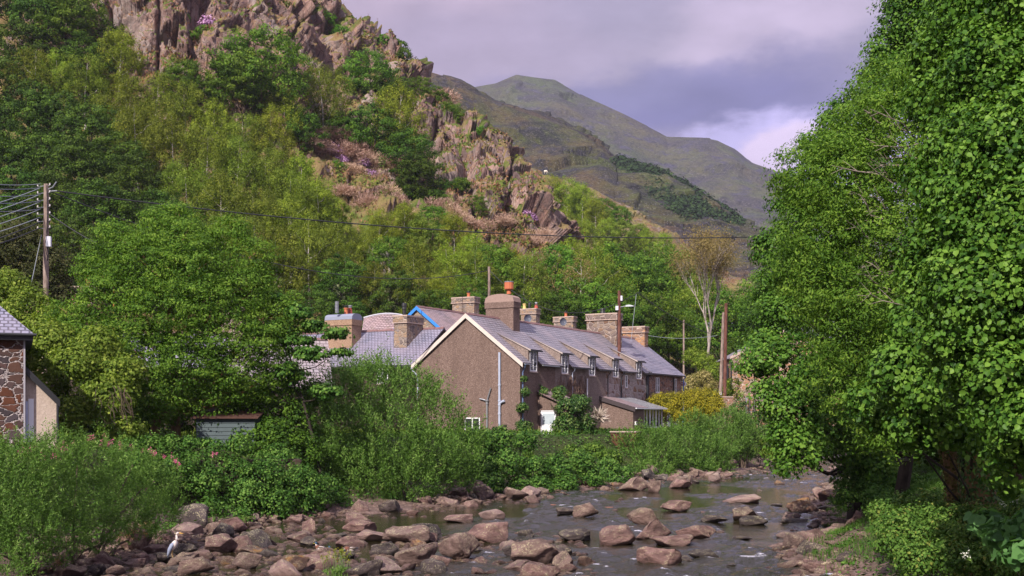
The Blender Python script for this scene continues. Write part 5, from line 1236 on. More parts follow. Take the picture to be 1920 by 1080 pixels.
wl = ['topmost wire', 'second wire', 'third wire', 'fourth wire', 'fifth wire', 'first rising wire', 'second rising wire', 'third rising wire', 'fourth rising wire', 'lowest pale rising wire', 'upper thick black cable', 'lower thick black cable']
for i, ((_, va, vb, k), nm) in enumerate(zip(pw_, wl)):
    up_ = i < 5; e = P(-160 if up_ else -220, va - 18 if up_ else va + (va - vb) * 1.7, 62 if up_ else 58)
    wire(f'{nm} reaching the many-wired pole from the photo edge', P(76, vb, 70), e, .35, .022 if k < 2 else .035, WIREL if k < 2 else WIRE, 'wires left of the many-wired pole')
wire('thin stay wire slanting down left from the many-wired pole', P(78, 440, 70), P(40, 620, 69), 0, .02, WIREL)

# brown direction sign by the far cottage
SG = empty('direction_sign', P(1272, 760, 114), 'brown and white pointed direction sign on a post beyond the yellow hedge', 'sign', None, 0); k = 114 / FPX
zs = (760 - 732) * k + .4; x0, x1, h1 = -14 * k, 15.5 * k, 9 * k
MB().prism([(x0, zs), (x1 - .15, zs), (x1, zs + h1 / 2), (x1 - .15, zs + h1), (x0, zs + h1)], 1, -.03, .0).build('board', WHITE, SG)
MB().prism([(x0 + .05, zs + .06), (x1 - .24, zs + .06), (x1 - .17, zs + h1 / 2), (x1 - .24, zs + h1 - .06), (x0 + .05, zs + h1 - .06)], 1, -.036, -.031).build('brown_panel', simple('sign_brown', (.30, .07, .012), .6), SG)
sy = MB(); zz = zs + h1 / 2
sy.prism([(x0 + .07, zz + .10), (x0 + .16, zz + .13), (x0 + .30, zz - .02), (x0 + .38, zz + .06), (x0 + .42, zz + .02), (x0 + .33, zz - .12), (x0 + .26, zz - .1), (x0 + .14, zz + .03)], 1, -.041, -.037)
xx = x0 + .50
for w_, hh in ((.05, .09), (.04, .07), (.06, .1), (.04, .07), (.05, .08), (.03, .1), (.05, .07), (.05, .09), (.04, .07)): sy.box(xx, xx + w_, -.041, -.037, zz - .04, zz - .04 + hh); xx += w_ + .03
sy.build('symbol_and_lettering', WHITE, SG); MB().tube([(0, .04, -1.6), (0, .04, zs + h1 * .9)], .05, 8).build('post', METAL, SG)
bb = empty('hanging_basket', loc_of(24.3 + 5.75, -.35, 2.0), 'small round hanging flower basket by the white arched door', 'basket')
MB().lathe([(.05, -.22), (.22, -.12), (.28, 0), (.26, .02)], (0, 0, 0), 10).build('bowl', simple('basket_brown', (.16, .07, .03), .8), bb)
rg_ = np.random.default_rng(3); d = rand_unit(rg_, 260); link('flowers', leaf_mesh('flowers', d * .3 * np.array([1, 1, .6]) + np.array([0, 0, .08]), d, .10, F_BANK, rg_), bb); MB().tube([(0, 0, .05), (0, .02, .5), (0, .35, .55)], .012, 4).build('bracket', DKPIPE, bb)

# stone pier, railing
SPW = empty('stone_wall', P(1347, 775, 112), 'dark red stone garden wall at the foot of the twin poles', 'wall'); kk = 112 / FPX
MB().box(-2 * kk, 27 * kk, 0, .5, -1.5, 30 * kk).build('wall', BROWNST, SPW); MB().box(-2 * kk - .05, 27 * kk + .05, -.05, .55, 30 * kk, 30 * kk + .09).build('coping', COPING, SPW)
RL = empty('railing', P(1399, 773, 108), 'grey metal bar railing above the ivy bank at the lane', 'railing'); kk = 108 / FPX
b_ = MB(); 
for i in range(12): b_.box(.12 + i * .21, .145 + i * .21, -.015, .015, .08, 27 * kk)
b_.build('bars', METAL, RL); MB().box(0, 2.7, -.03, .03, 27 * kk, 27 * kk + .06).box(0, 2.7, -.03, .03, .03, .08).build('rails', METAL, RL); MB().box(-.06, .06, -.05, .05, -.4, 28.5 * kk).box(2.6, 2.7, -.05, .05, -.4, 28.5 * kk).build('posts', METAL, RL)
# ------------------------------------------------------------ near trees, bushes and ground cover
def L3(lst): return [tuple(P(u, v, D)) + (r, r, r * f) for (u, v, D, r, *rest) in lst for f in [rest[0] if rest else .9]]
def own(root, me, name):
    "put a mesh made in world space under a root without moving it"
    o = link(name, me, root); return o
def to_local(pts, loc): return pts - np.array([loc.x, loc.y, loc.z])

def leafy(name, label, cat, lobpx, foot, n, leaf, mat, bark=None, seed=0, aspect=.6, droop=0., per=26, rc=.45, tr=.2, nlimb=8, shell=.6, under=.5, shape='diamond', flat=.75, group=None, trunks=None, part='crown', bias=.35, sway=.3, fill=0):
    rng = np.random.default_rng(seed); loc = foot if isinstance(foot, Vector) else P(*foot)
    if not isinstance(foot, Vector): loc.z = zg1(loc.x, loc.y)
    lob = [(a - loc.x, b - loc.y, c - loc.z, d, e, f) for a, b, c, d, e, f in L3(lobpx)]
    root = empty(name, loc, label, cat, group)
    pts, dirs, tint = clump_points(rng, lob, n, per, rc, shell, flat, under)
    link(part, leaf_mesh(part, pts, dirs, leaf, mat, rng, aspect, shape, droop, tint=tint, bias=bias), root)
    if bark is not None:
        mb = MB()
        for b in (trunks or [(0, 0, 0)]): limbs(mb, rng, lob, 0, tr, nlimb, sway, base=b)
        mb.build('trunk' if cat == 'tree' else 'stems', bark, root)
    return root
def willow(name, label, lobpx, foot, n, leaf, mat, seed=0, L=.8, cat='bush', aspect=.30, per=16, bark=BARK, group=None, up=.8):
    "bush of upright leafy shoots"
    rng = np.random.default_rng(seed); loc = P(*foot); loc.z = zg1(loc.x, loc.y)
    lob = np.array([(a - loc.x, b - loc.y, c - loc.z, d, e, f) for a, b, c, d, e, f in L3(lobpx)]); m = n // per
    w = lob[:, 3] ** 2; k = rng.choice(len(lob), m * 2, p=w / w.sum()); d = rand_unit(rng, m * 2)
    rr = np.where(rng.random(m * 2) < .25, rng.uniform(.2, 1, m * 2), rng.uniform(.7, 1.0, m * 2)); s = lob[k, :3] + d * lob[k, 3:6] * rr[:, None]
    keep = np.ones(m * 2, bool)
    for l in lob: q = (s - l[:3]) / l[3:6]; keep &= ~(((q * q).sum(1) < .4) & (rng.random(m * 2) < .7))
    s, d = s[keep][:m], d[keep][:m]; m = len(s)
    ax = d * .55 + np.array([0, 0, up]) + rng.normal(0, .22, (m, 3)); ax /= np.linalg.norm(ax, axis=1, keepdims=True)
    ln = L * rng.uniform(.4, 1.25, m); ln = np.where(rng.random(m) < .06, ln * 1.8, ln)
    ci = np.repeat(np.arange(m), per); t = np.tile((np.arange(per) + .5) / per, m)
    side = rand_unit(rng, m * per); side -= ax[ci] * (side * ax[ci]).sum(1, keepdims=True); side /= np.linalg.norm(side, axis=1, keepdims=True)
    pts = s[ci] + ax[ci] * (ln[ci] * t)[:, None] + side * leaf * .45
    al = ax[ci] * .75 + side * .9
    tint = np.clip(.42 + rng.normal(0, .13, m)[ci] + .22 * (t - .5) + rng.normal(0, .12, m * per), 0, 1)
    root = empty(name, loc, label, cat, group)
    link('foliage', leaf_mesh('foliage', pts, d[ci] * .6 + side * .4, leaf, mat, rng, aspect, 'diamond', 0, tint=tint, along=al), root)
    mb = MB()
    for i in range(14):
        l = lob[rng.integers(0, len(lob))]; e = Vector(l[:3]) + Vector(rng.normal(0, .3, 3)) * l[3]; b = Vector((rng.uniform(-.4, .4), rng.uniform(-.4, .4), -.2)); b = b + Vector((e.x * .35, e.y * .35, 0))
        mb.tube([b, b.lerp(e, .5) + Vector((0, 0, .2)), e], [.06, .04, .02], 5)
    mb.build('stems', bark, root); return root

F_SYCB = foliage_mat('leaf_bank_fresh', (.028, .070, .010), (.085, .165, .022), (.20, .29, .05), rnd=0)
# --- left bank
leafy('ash_tree', 'big feathery bright green tree on the left bank hiding the slate roofs', 'tree',
  [(225, 450, 58, 1.2), (300, 425, 58, 1.1), (345, 450, 57, 1.5), (430, 440, 58, 1.1), (474, 480, 58, 1.2), (190, 505, 58, 1.3), (280, 500, 57, 1.8), (370, 515, 56.5, 1.9), (450, 550, 57, 1.6), (225, 565, 57, 1.8), (320, 590, 56, 2.1), (410, 620, 56.5, 1.9), (500, 610, 57.5, 1.5), (170, 630, 57, 1.5), (260, 665, 56, 1.9), (350, 690, 56, 1.9), (440, 700, 56.5, 1.7), (300, 745, 56, 1.5), (400, 755, 57, 1.5), (485, 725, 57.5, 1.2), (540, 650, 58, .8), (130, 590, 57.5, 1.0), (330, 400, 58, .6), (500, 520, 58, .8), (545, 570, 58, .7), (180, 575, 57, 1.2), (200, 700, 56, 1.3), (470, 655, 56.5, 1.5), (530, 700, 57, 1.1), (255, 620, 56, 1.6), (380, 575, 56, 1.8), (140, 650, 57, 1.1), (560, 620, 58, .7), (240, 760, 56, 1.1)],
  (330, 850, 57), 115000, .155, F_ASH, BARKO, 11, aspect=.42, per=44, rc=.55, tr=.22, nlimb=16, flat=.42, trunks=[(0, 0, 0), (-1.2, .6, 0)], under=.7)
leafy('sycamore_tree', 'yellow-green tasselled tree between the cream lean-to and the big feathery tree', 'tree',
  [(100, 640, 53, 1.0), (150, 690, 52, 1.3), (85, 730, 52, .9), (205, 745, 51, 1.1), (140, 780, 51, 1.0), (185, 650, 53, 1.0), (240, 810, 51, .7), (70, 680, 53, .9), (230, 700, 52, .9)],
  (170, 860, 52), 20000, .17, F_SYC, BARKD, 12, per=24, rc=.38, tr=.15, nlimb=12, flat=.8)
leafy('yellow_shrub', 'yellowish blossoming shrub below the many-wired pole', 'shrub', [(20, 545, 62, 1.2), (60, 575, 61, 1.1), (-30, 560, 62, 1.4), (105, 600, 60, .9), (10, 600, 60, 1.1), (75, 620, 59, .9)], (30, 640, 62), 13000, .17, F_SYC, BARK, 13, per=22, rc=.4, tr=.1)
leafy('holm_oak_tree', 'dull grey-green round tree directly behind the many-wired pole', 'tree', [(40, 465, 84, 2.3), (92, 500, 84, 1.8), (-20, 480, 84, 2.3), (110, 555, 84, 1.4), (50, 540, 83, 2)], (50, 620, 84), 16000, .22, foliage_mat('leaf_grey_green', (.03, .045, .014), (.07, .082, .028), (.14, .14, .055)), BARKD, 14, rc=.5, per=26)
leafy('maple_sapling', 'thin dark-leaved sapling standing in front of the pale slate roof', 'tree', [(560, 585, 57, .7, .5), (625, 625, 56, .75, .4), (585, 665, 56, .8, .5), (640, 660, 56, .5, .4), (555, 640, 57, .8, .5), (610, 735, 56, .8, .5), (540, 700, 57, .9, .6), (520, 620, 57.5, .9, .5), (590, 610, 57, .5, .4), (510, 560, 58, .6, .4)],
  (600, 840, 56.5), 8000, .17, F_BANK, BARKD, 15, aspect=.8, per=18, rc=.33, tr=.09, nlimb=14, flat=.4, shell=.3)
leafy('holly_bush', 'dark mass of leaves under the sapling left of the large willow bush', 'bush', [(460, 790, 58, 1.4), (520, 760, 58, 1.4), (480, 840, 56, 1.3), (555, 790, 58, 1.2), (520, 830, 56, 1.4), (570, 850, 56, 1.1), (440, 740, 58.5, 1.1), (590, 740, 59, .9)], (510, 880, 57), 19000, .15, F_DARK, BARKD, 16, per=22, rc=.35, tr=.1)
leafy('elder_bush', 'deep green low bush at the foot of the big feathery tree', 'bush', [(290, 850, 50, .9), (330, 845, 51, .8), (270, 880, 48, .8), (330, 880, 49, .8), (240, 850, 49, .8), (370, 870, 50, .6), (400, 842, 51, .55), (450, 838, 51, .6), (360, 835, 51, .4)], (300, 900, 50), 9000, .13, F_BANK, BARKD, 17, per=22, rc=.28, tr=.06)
leafy('holly_bush', 'dark bushes added to darken the gap behind the shed under the big feathery tree', 'bush', [(150, 790, 64, 1.2), (200, 800, 63, 1.2), (250, 790, 64, 1.3), (310, 780, 65, 1.4), (370, 775, 65, 1.3), (430, 775, 65, 1.3), (480, 770, 65, 1.2), (120, 830, 62, 1.2), (230, 840, 62, 1.2), (300, 835, 62, 1), (340, 740, 66, 1.3), (250, 740, 66, 1.2), (420, 730, 66, 1.2)], (300, 860, 64), 16000, .2, F_DARK, BARKD, 18, per=22, rc=.5, tr=.1)  # added dark leaves stand in for the darkness below the crown, covering the house wall
willow('willow_bush', 'largest bright willow bush in front of the slate roof and the pebbledashed gable', [(640, 750, 62, 1.5), (700, 735, 62, 1.6), (760, 755, 62, 1.6), (820, 790, 62, 1.4), (868, 835, 62, 1.1), (650, 830, 60, 1.9), (730, 840, 59.5, 2.1), (810, 865, 60, 1.6), (860, 890, 61, 1.1), (690, 895, 58.5, 1.5), (770, 910, 59, 1.3), (605, 800, 60, 1.4), (590, 865, 58.5, 1.3), (655, 705, 63, .7), (715, 700, 63, .8), (790, 730, 63, .8)], (720, 950, 60), 70000, .16, F_WILLOW, 21, L=1.0)
willow('willow_bush', 'bushy willow filling the near left corner beside the heron', [(40, 880, 31.5, .9), (105, 865, 33.5, .85), (175, 870, 35, .85), (240, 885, 37, .8), (290, 915, 39, .75), (20, 940, 31, 1.0), (90, 945, 32.5, 1.0), (165, 950, 35, .95), (235, 955, 37, .85), (295, 975, 39.5, .65), (45, 1000, 30.8, .8), (120, 1000, 32.5, .75), (190, 1000, 35, .6), (260, 995, 38, .55), (-45, 900, 31, 1.1), (-30, 975, 30, .9), (10, 1040, 30, .6), (320, 945, 40.5, .5), (30, 1062, 29.6, .5), (105, 1045, 31.6, .45), (195, 1026, 35, .35), (255, 1010, 38.5, .35)], (120, 1040, 34), 72000, .085, F_WILLOW, 22, L=.5)
leafy('elder_bush', 'dark ragged bush over the bank wall left of the largest willow bush', 'bush', [(430, 890, 51, 1.0), (495, 900, 51, 1.1), (560, 915, 52, 1.2), (460, 935, 50, .9), (520, 945, 50.5, .85), (605, 925, 54, 1.0), (385, 905, 49.5, .8), (640, 950, 55, .7), (580, 950, 52, .8), (400, 950, 48.5, .6), (520, 870, 53, 1.0), (450, 970, 48.5, .5)], (500, 980, 51), 26000, .125, F_BANK, BARKD, 23, per=22, rc=.3, tr=.06)
for i, (ll, fu) in enumerate([([(895, 830, 67, .9), (935, 825, 68, .9), (900, 880, 66, 1.0), (950, 870, 67, 1.0), (985, 830, 70, .7), (920, 910, 65, .8)], (920, 930, 67)), ([(1000, 880, 70, .9), (1045, 880, 71, 1.0), (1090, 870, 73, .9), (1010, 915, 68, .8), (1060, 910, 70, .8), (1110, 895, 73, .8), (970, 915, 67, .7)], (1040, 935, 71)), ([(1140, 880, 77, .8), (1155, 905, 76, .7), (1120, 915, 74, .6), (1170, 890, 78, .6)], (1145, 920, 77))]):
    leafy('bramble_bush', ['leafy bramble hiding the foot of the pebbledashed gable', 'leafy bramble below the white porch door wall', 'small bramble just left of the rust-stained wall base'][i], 'bush', ll, fu, [12000, 15000, 6000][i], .15, F_BANK, BARKD, 30 + i, per=20, rc=.3, tr=.05, aspect=.7)
leafy('bramble_bush', 'upper bank thicket between the gable foot and the lean-to', 'bush', [(1075, 852, 80, .8), (1115, 850, 81, .9), (1145, 862, 80, .8), (940, 852, 76, .8), (985, 862, 75, .7), (1030, 872, 75, .75), (900, 862, 74, .8), (1090, 880, 77, .8), (1130, 885, 78, .7), (960, 885, 73, .7)], (1030, 900, 76), 17000, .15, F_SYCB, BARKD, 35, per=22, rc=.3, tr=.05, aspect=.65)
willow('willow_bush', 'willow bush in front of the lean-to windows', [(1215, 830, 86, 1.1), (1200, 870, 84, 1.2), (1245, 860, 86, 1.3), (1185, 835, 85, .8), (1230, 900, 83, 1.0), (1195, 900, 82, .9), (1260, 820, 88, .8)], (1215, 925, 84), 22000, .17, F_WILLOW, 24, L=.9)
willow('willow_bush', 'rounded willow bush below the golden hedge', [(1300, 800, 93, 1.1), (1340, 815, 94, 1.1), (1290, 845, 91, 1.5), (1335, 855, 92, 1.5), (1360, 845, 94, 1.0), (1310, 880, 90, 1.1), (1350, 880, 92, .9), (1270, 875, 89, 1.0)], (1320, 900, 91), 26000, .18, F_WILLOW, 25, L=.8)
willow('willow_bush', 'farthest willow bush below the ivy bank at the river bend', [(1385, 800, 100, 1.1), (1378, 830, 99, 1.2), (1395, 850, 100, .9), (1365, 790, 100, .9), (1405, 820, 102, .8)], (1385, 868, 99), 13000, .18, F_WILLOW, 26, L=.8)
leafy('ivy_bank', 'sheet of ivy hanging down the bank below the metal railing', 'ivy', [(1385, 765, 108, .8), (1410, 790, 107, .9), (1430, 815, 106, 1.0), (1450, 800, 107, 1.0), (1430, 850, 105, .9), (1390, 785, 106, .6), (1460, 840, 106, 1.0), (1480, 810, 107, 1.2), (1440, 780, 108, .8)], (1420, 860, 106), 14000, .15, F_IVY, None, 27, per=20, rc=.35, part='leaves')
leafy('sycamore_shrub', 'yellowish shrub overhanging the water at the river bend', 'shrub', [(1425, 830, 102, .5), (1440, 850, 102, .6), (1410, 845, 101, .5)], (1425, 868, 102), 2600, .15, F_SYC, BARK, 28, per=16, rc=.3, tr=.04)
leafy('golden_hedge', 'clipped golden conifer hedge right of the lean-to', 'hedge', [(1236, 757, 103, .9), (1258, 757, 103, 1.0), (1282, 757, 103, 1.05), (1305, 752, 103, 1.15), (1328, 752, 103, 1.15), (1340, 765, 102.5, .9), (1250, 775, 102.5, .9), (1280, 777, 102.5, .9), (1310, 775, 102.5, 1.0), (1225, 770, 103, .7)], Vector((15.2, 103, 3.0)), 30000, .15, F_GOLD, BARKD, 29, aspect=.4, per=24, rc=.28, tr=.08, shell=.85, part='foliage', flat=1.3)
leafy('pale_shrub', 'pale yellow shrub peeping over the golden hedge at the foot of the white birch', 'shrub', [(1300, 715, 128, .9), (1318, 708, 128, .9), (1330, 722, 128, .8), (1290, 728, 127, .8)], Vector((20, 128, 5)), 6500, .17, foliage_mat('leaf_cream', (.12, .13, .03), (.33, .29, .10), (.55, .46, .22)), BARK, 40, per=18, rc=.35, tr=.06)
leafy('lane_shrub', 'dull green shrub behind the twin poles', 'shrub', [(1375, 720, 122, .8), (1385, 740, 121, .6), (1362, 735, 124, .8), (1340, 700, 130, 1.3), (1320, 680, 134, 1.4), (1300, 670, 136, 1.3)], Vector((20.5, 122, 5)), 9000, .18, F_OLIVE, BARKD, 41, per=20, rc=.35, tr=.07)
# ivy on the cottages
leafy('ivy', 'thick ivy mound smothering the porch beside the white door', 'ivy', [(1062, 765, 86, .8), (1085, 760, 87.5, .9), (1060, 800, 86, 1.0), (1095, 795, 87.5, .9), (1046, 742, 86.5, .45), (1110, 780, 88.5, .6), (1075, 830, 86, .9), (1050, 735, 87.5, .5), (1020, 735, 87, .35), (1005, 722, 87.5, .3), (1000, 705, 87.7, .22), (1045, 835, 85, .6)], Vector((4.4, 85.5, 2.8)), 21000, .125, F_IVY, BARKD, 42, per=18, rc=.25, tr=.06, aspect=.8, part='leaves')
leafy('ivy', 'strip of ivy climbing the right corner of the pebbledashed gable', 'ivy', [(982, 800, 84.2, .55), (980, 765, 84.3, .4), (986, 735, 84.6, .32), (983, 710, 84.7, .22), (992, 830, 84, .6), (972, 825, 83.8, .5)], Vector((.95, 84.1, 2.8)), 6500, .115, F_IVY, BARKD, 43, per=16, rc=.2, tr=.03, aspect=.8, part='leaves')
tw = twig_dome('dead_bush', 50, m_bark('twig_pale', (.22, .17, .14), (.50, .42, .36)), 1.25, 420, .95)
tw.location = P(1106, 800, 88); tag(tw, 'spiky tangle of pale dead twigs right of the ivy mound', 'dead bush')

# valerian on the near bush, weeds, fern
def sprigs(name, label, cat, spots, h, n, seed, head=F_PINKFL, group=None):
    rng = np.random.default_rng(seed); root = empty(name, spots[0], label, cat, group); o = spots[0]; pts = []; st = MB(); lv = []
    for s in spots:
        for k in range(n):
            b = Vector((rng.normal(0, .12), rng.normal(0, .12), 0)) + (s - o); t = b + Vector((rng.normal(0, .06), rng.normal(0, .06), h * rng.uniform(.6, 1.1)))
            st.tube([b, t], .006, 3, cap=False); c = rng.normal(0, .032, (26, 3)) * np.array([1, 1, 1.4]) + np.array(t); pts.append(c); lv.append(rng.uniform(-.06, .06, (12, 3)) + np.array(b.lerp(t, .4)))
    pts = np.concatenate(pts); lv = np.concatenate(lv)
    link('blossom', leaf_mesh('blossom', pts, rand_unit(rng, len(pts)), .035, head, rng, .9), root); link('leaves', leaf_mesh('leaves', lv, rand_unit(rng, len(lv)), .08, F_WILLOW, rng, .4), root)
    st.build('stems', simple('stem_green', (.08, .13, .04), .8), root)
sprigs('valerian', 'pink valerian flowers on the bush in front of the cream lean-to', 'flower', [P(45, 862, 32.5), P(72, 858, 33), P(106, 862, 33.5), P(118, 850, 34), P(98, 872, 33)], .34, 3, 1, group='pink valerian clumps')
sprigs('valerian', 'pink valerian flowers along the top of the near bush under the drooping grey twigs', 'flower', [P(172, 842, 35.5), P(180, 838, 35.5), P(192, 846, 36), P(202, 850, 36), P(232, 856, 37)], .36, 3, 2, group='pink valerian clumps')
sprigs('valerian', 'pink valerian flowers at the right end of the near bush', 'flower', [P(280, 862, 39), P(292, 866, 39), P(320, 876, 41), P(395, 868, 46), P(328, 882, 42)], .34, 3, 3, group='pink valerian clumps')
dr = MB(); rng = np.random.default_rng(4)
for i in range(16):
    a = P(165 + rng.uniform(0, 75), 735 + rng.uniform(-12, 12), 49.5); p_ = [a]
    for k in range(5): p_.append(p_[-1] + Vector((rng.normal(.03, .10), rng.normal(0, .05), -rng.uniform(.08, .34))))
    dr.tube(p_, .014, 4)
tag(dr.build('dead_branch', BARK), 'drooping grey leafless twigs under the yellow-green tree', 'branch')

# --- right bank and the big trees
leafy('lime_tree', 'nearest lime tree with broad leaves filling the photo right edge', 'tree',
  [(1850, 60, 21, 1.2), (1920, 0, 20, 1.5), (1980, 100, 20, 1.8), (1800, 190, 20.5, .8), (1880, 170, 19.5, 1.2), (1830, 290, 19, .8), (1920, 300, 18.5, 1.3), (2000, 300, 19, 1.8), (1795, 380, 18.5, .6), (1870, 420, 18, 1.0), (1930, 460, 18, 1.4), (1765, 480, 18.5, .55), (1810, 540, 17.5, .7), (1880, 580, 17.5, 1.0), (1960, 640, 17.5, 1.2), (1765, 620, 18, .4), (1810, 660, 17.5, .6), (1880, 720, 17, .7), (1940, 800, 16.5, .55), (1830, 760, 18, .4), (1905, 860, 17, .3), (1990, 540, 17.5, 1.4), (1950, 200, 19.5, 1.4), (1880, -60, 21, 1.3), (1980, -40, 20, 1.6), (1735, 540, 18.5, .35), (1745, 330, 19, .35), (1760, 120, 21, .5)],
  (2080, 1000, 19), 200000, .072, F_LIME, BARK, 61, aspect=.88, droop=.9, per=64, rc=.27, tr=.28, nlimb=18, shape='heart', shell=.55, flat=1.0, under=.9, bias=.55)
leafy('lime_tree', 'low lime boughs hanging in front of the ivy-clad trunks', 'tree', [(1700, 700, 25, .75), (1760, 740, 24.5, .75), (1720, 800, 25, .5), (1790, 800, 24.5, .45), (1860, 790, 24, .7), (1830, 700, 24, .85), (1900, 830, 22, .6), (1650, 760, 27, .6), (1890, 890, 21, .35), (1730, 620, 25, .6)], (1850, 968, 27), 26000, .10, F_LIME, BARKD, 69, aspect=.92, droop=1.3, per=40, rc=.34, tr=.1, nlimb=5, shape='heart', shell=.55, flat=.8, under=.9, bias=.55)
leafy('ash_tree', 'airy fine-leaved ash whose bare twigs show in the middle of the right trees', 'tree',
  [(1690, 180, 36, 1.5), (1610, 265, 36, 1.2), (1700, 240, 35, 1.7), (1520, 330, 36, 1.2), (1600, 340, 35, 1.7), (1690, 350, 34.5, 1.7), (1530, 430, 36, 1.3), (1610, 450, 35, 1.7), (1700, 470, 34, 1.6), (1560, 540, 35.5, 1.4), (1640, 560, 34.5, 1.6), (1720, 580, 34, 1.4), (1600, 640, 35, 1.3), (1680, 670, 34.5, 1.4), (1640, 750, 35, 1.1), (1580, 720, 35.5, 1.0), (1490, 500, 37, .9), (1540, 300, 37, .6), (1780, 150, 35, 1.5), (1800, 330, 34, 1.6), (1790, 480, 33.5, 1.3), (1660, 820, 35, .8)],
  (1690, 925, 40), 100000, .125, F_ASH, BARKD, 62, aspect=.38, droop=.4, per=60, rc=.5, tr=.22, nlimb=22, shell=.5, flat=.55, under=.8)
ash_r = [o for o in bpy.data.objects if o.get('label', '').startswith('airy fine-leaved')][0]; rng = np.random.default_rng(44); tw_ = MB()
for i in range(46):
    a = P(rng.uniform(1640, 1790), rng.uniform(230, 620), rng.uniform(33.5, 34.5)) - ash_r.location; d = Vector((-rng.uniform(.6, 1), -.55, rng.uniform(-.1, .5))); L_ = rng.uniform(.7, 1.9); p_ = [a]
    for k in range(4): p_.append(p_[-1] + d * L_ / 4 + Vector(rng.normal(0, .07, 3)))
    tw_.tube(p_, [.028, .022, .016, .011, .006], 4); tw_.tube([p_[2], p_[2] + (d + Vector((0, 0, .5))) * L_ * .3], [.012, .004], 3); tw_.tube([p_[3], p_[3] + (d + Vector((0, 0, -.5))) * L_ * .25], [.01, .004], 3)
tw_.build('bare_twigs', m_bark('twig_grey', (.16, .12, .10), (.42, .34, .30)), ash_r)
leafy('sycamore_tree', 'tall maple whose lower bough reaches left over the water from twin dark trunks', 'tree',
  [(1715, 30, 47, 1.4), (1750, -30, 47, 2.0), (1668, 100, 47, .9), (1680, 170, 46, 1.5), (1600, 220, 47, 1.2), (1545, 285, 47, 1.0), (1590, 320, 46, 1.6), (1500, 370, 47, 1.1), (1560, 420, 46, 1.6), (1465, 460, 47, 1.0), (1510, 500, 46, 1.3), (1450, 540, 47, .8), (1480, 590, 46, 1.1), (1440, 640, 46, .8), (1420, 680, 45, .7), (1470, 690, 44, 1.2), (1450, 750, 43, .8), (1500, 770, 43, 1.1), (1480, 830, 42, .8), (1520, 850, 42, .6), (1550, 800, 43, 1.0), (1560, 700, 45, 1.5), (1600, 830, 44, 1.0), (1640, 770, 45, 1.4), (1410, 690, 44.5, .45), (1465, 875, 41.5, .4), (1700, 620, 46, 1.8), (1760, 100, 47, 2.2), (1820, -50, 47, 2.4), (1640, 880, 44, .6)],
  (1628, 935, 47), 125000, .135, F_LIME, BARKD, 63, aspect=.8, droop=.7, per=60, rc=.55, tr=.24, nlimb=22, flat=.6, under=.8, trunks=[(0, 0, 0), (-.55, .1, 0)], sway=.2, bias=.5)
leafy('alder_tree', 'dark alder closing the gap behind the ivy-clad trunks', 'tree', [(1780, 640, 55, 2.2), (1860, 600, 55, 2.5), (1720, 720, 55, 1.8), (1800, 760, 54, 2), (1880, 740, 54, 2.2), (1960, 700, 54, 2.5), (1760, 820, 53, 1.6), (1860, 840, 53, 1.6), (1940, 820, 53, 1.8), (1700, 800, 54, 1.2), (1690, 850, 52, .9)], (1830, 920, 54), 24000, .25, F_DARK, BARKD, 64, rc=.6, per=26, tr=.2)
leafy('alder_tree', 'second dark alder at the back right beyond the photo edge', 'tree', [(2000, 500, 50, 3), (2080, 300, 48, 3.2), (2100, 650, 46, 3), (2000, 780, 44, 2.2), (1960, 860, 42, 1.6)], (2060, 930, 46), 16000, .28, F_DARK, BARKD, 65, rc=.7, per=26, tr=.25)
def ivy_trunk(label, u, vb, D, vt, r, lean, seed, n, mat):
    rng = np.random.default_rng(seed); b = P(u, vb, D); b.z = zg1(b.x, b.y); h = P(u, vt, D).z - b.z; root = empty('ivy_clad_trunk', b, label, 'tree', 'ivy-clad trunks on the right bank')
    MB().tube([(0, 0, -.4), (lean * .4, 0, h * .4), (lean, 0, h), (lean * 1.6, .2, h * 1.9)], [r * 1.2, r, r * .85, r * .4], 10).build('trunk', BARKO, root)
    t = rng.random(n); a = rng.uniform(0, 6.28, n); rr = r * (1.1 + .35 * rng.random(n)); z = t * h * 1.3; x = lean * np.clip(t * 1.3, 0, 1.4) + np.cos(a) * rr; y = np.sin(a) * rr
    dr_ = np.stack([np.cos(a), np.sin(a), 0 * a], 1)
    link('ivy', leaf_mesh('ivy', np.stack([x, y, z], 1), dr_, .075, mat, rng, .85, droop=.8, spread=1.4), root)
ivy_trunk('slimmer leaning trunk flecked with ivy, left of the thick ivy-covered trunk', 1806, 965, 27, 760, .17, -.45, 71, 2600, foliage_mat('leaf_ivy_ochre', (.05, .05, .015), (.14, .12, .035), (.30, .26, .09)))
ivy_trunk('thick trunk fully wrapped in pale-edged ivy on the right bank', 1844, 972, 26, 720, .33, -.15, 72, 5200, F_IVY)
leafy('hazel_bush', 'dark bush around the foot of the twin trunks at the water', 'bush', [(1600, 900, 45, .8), (1640, 920, 44, .8), (1670, 890, 45, .9), (1620, 870, 46, .8), (1585, 930, 44, .5), (1700, 920, 43, .7), (1650, 940, 42, .6)], (1640, 950, 44), 13000, .12, F_BANK, BARKD, 66, per=20, rc=.3, tr=.05)
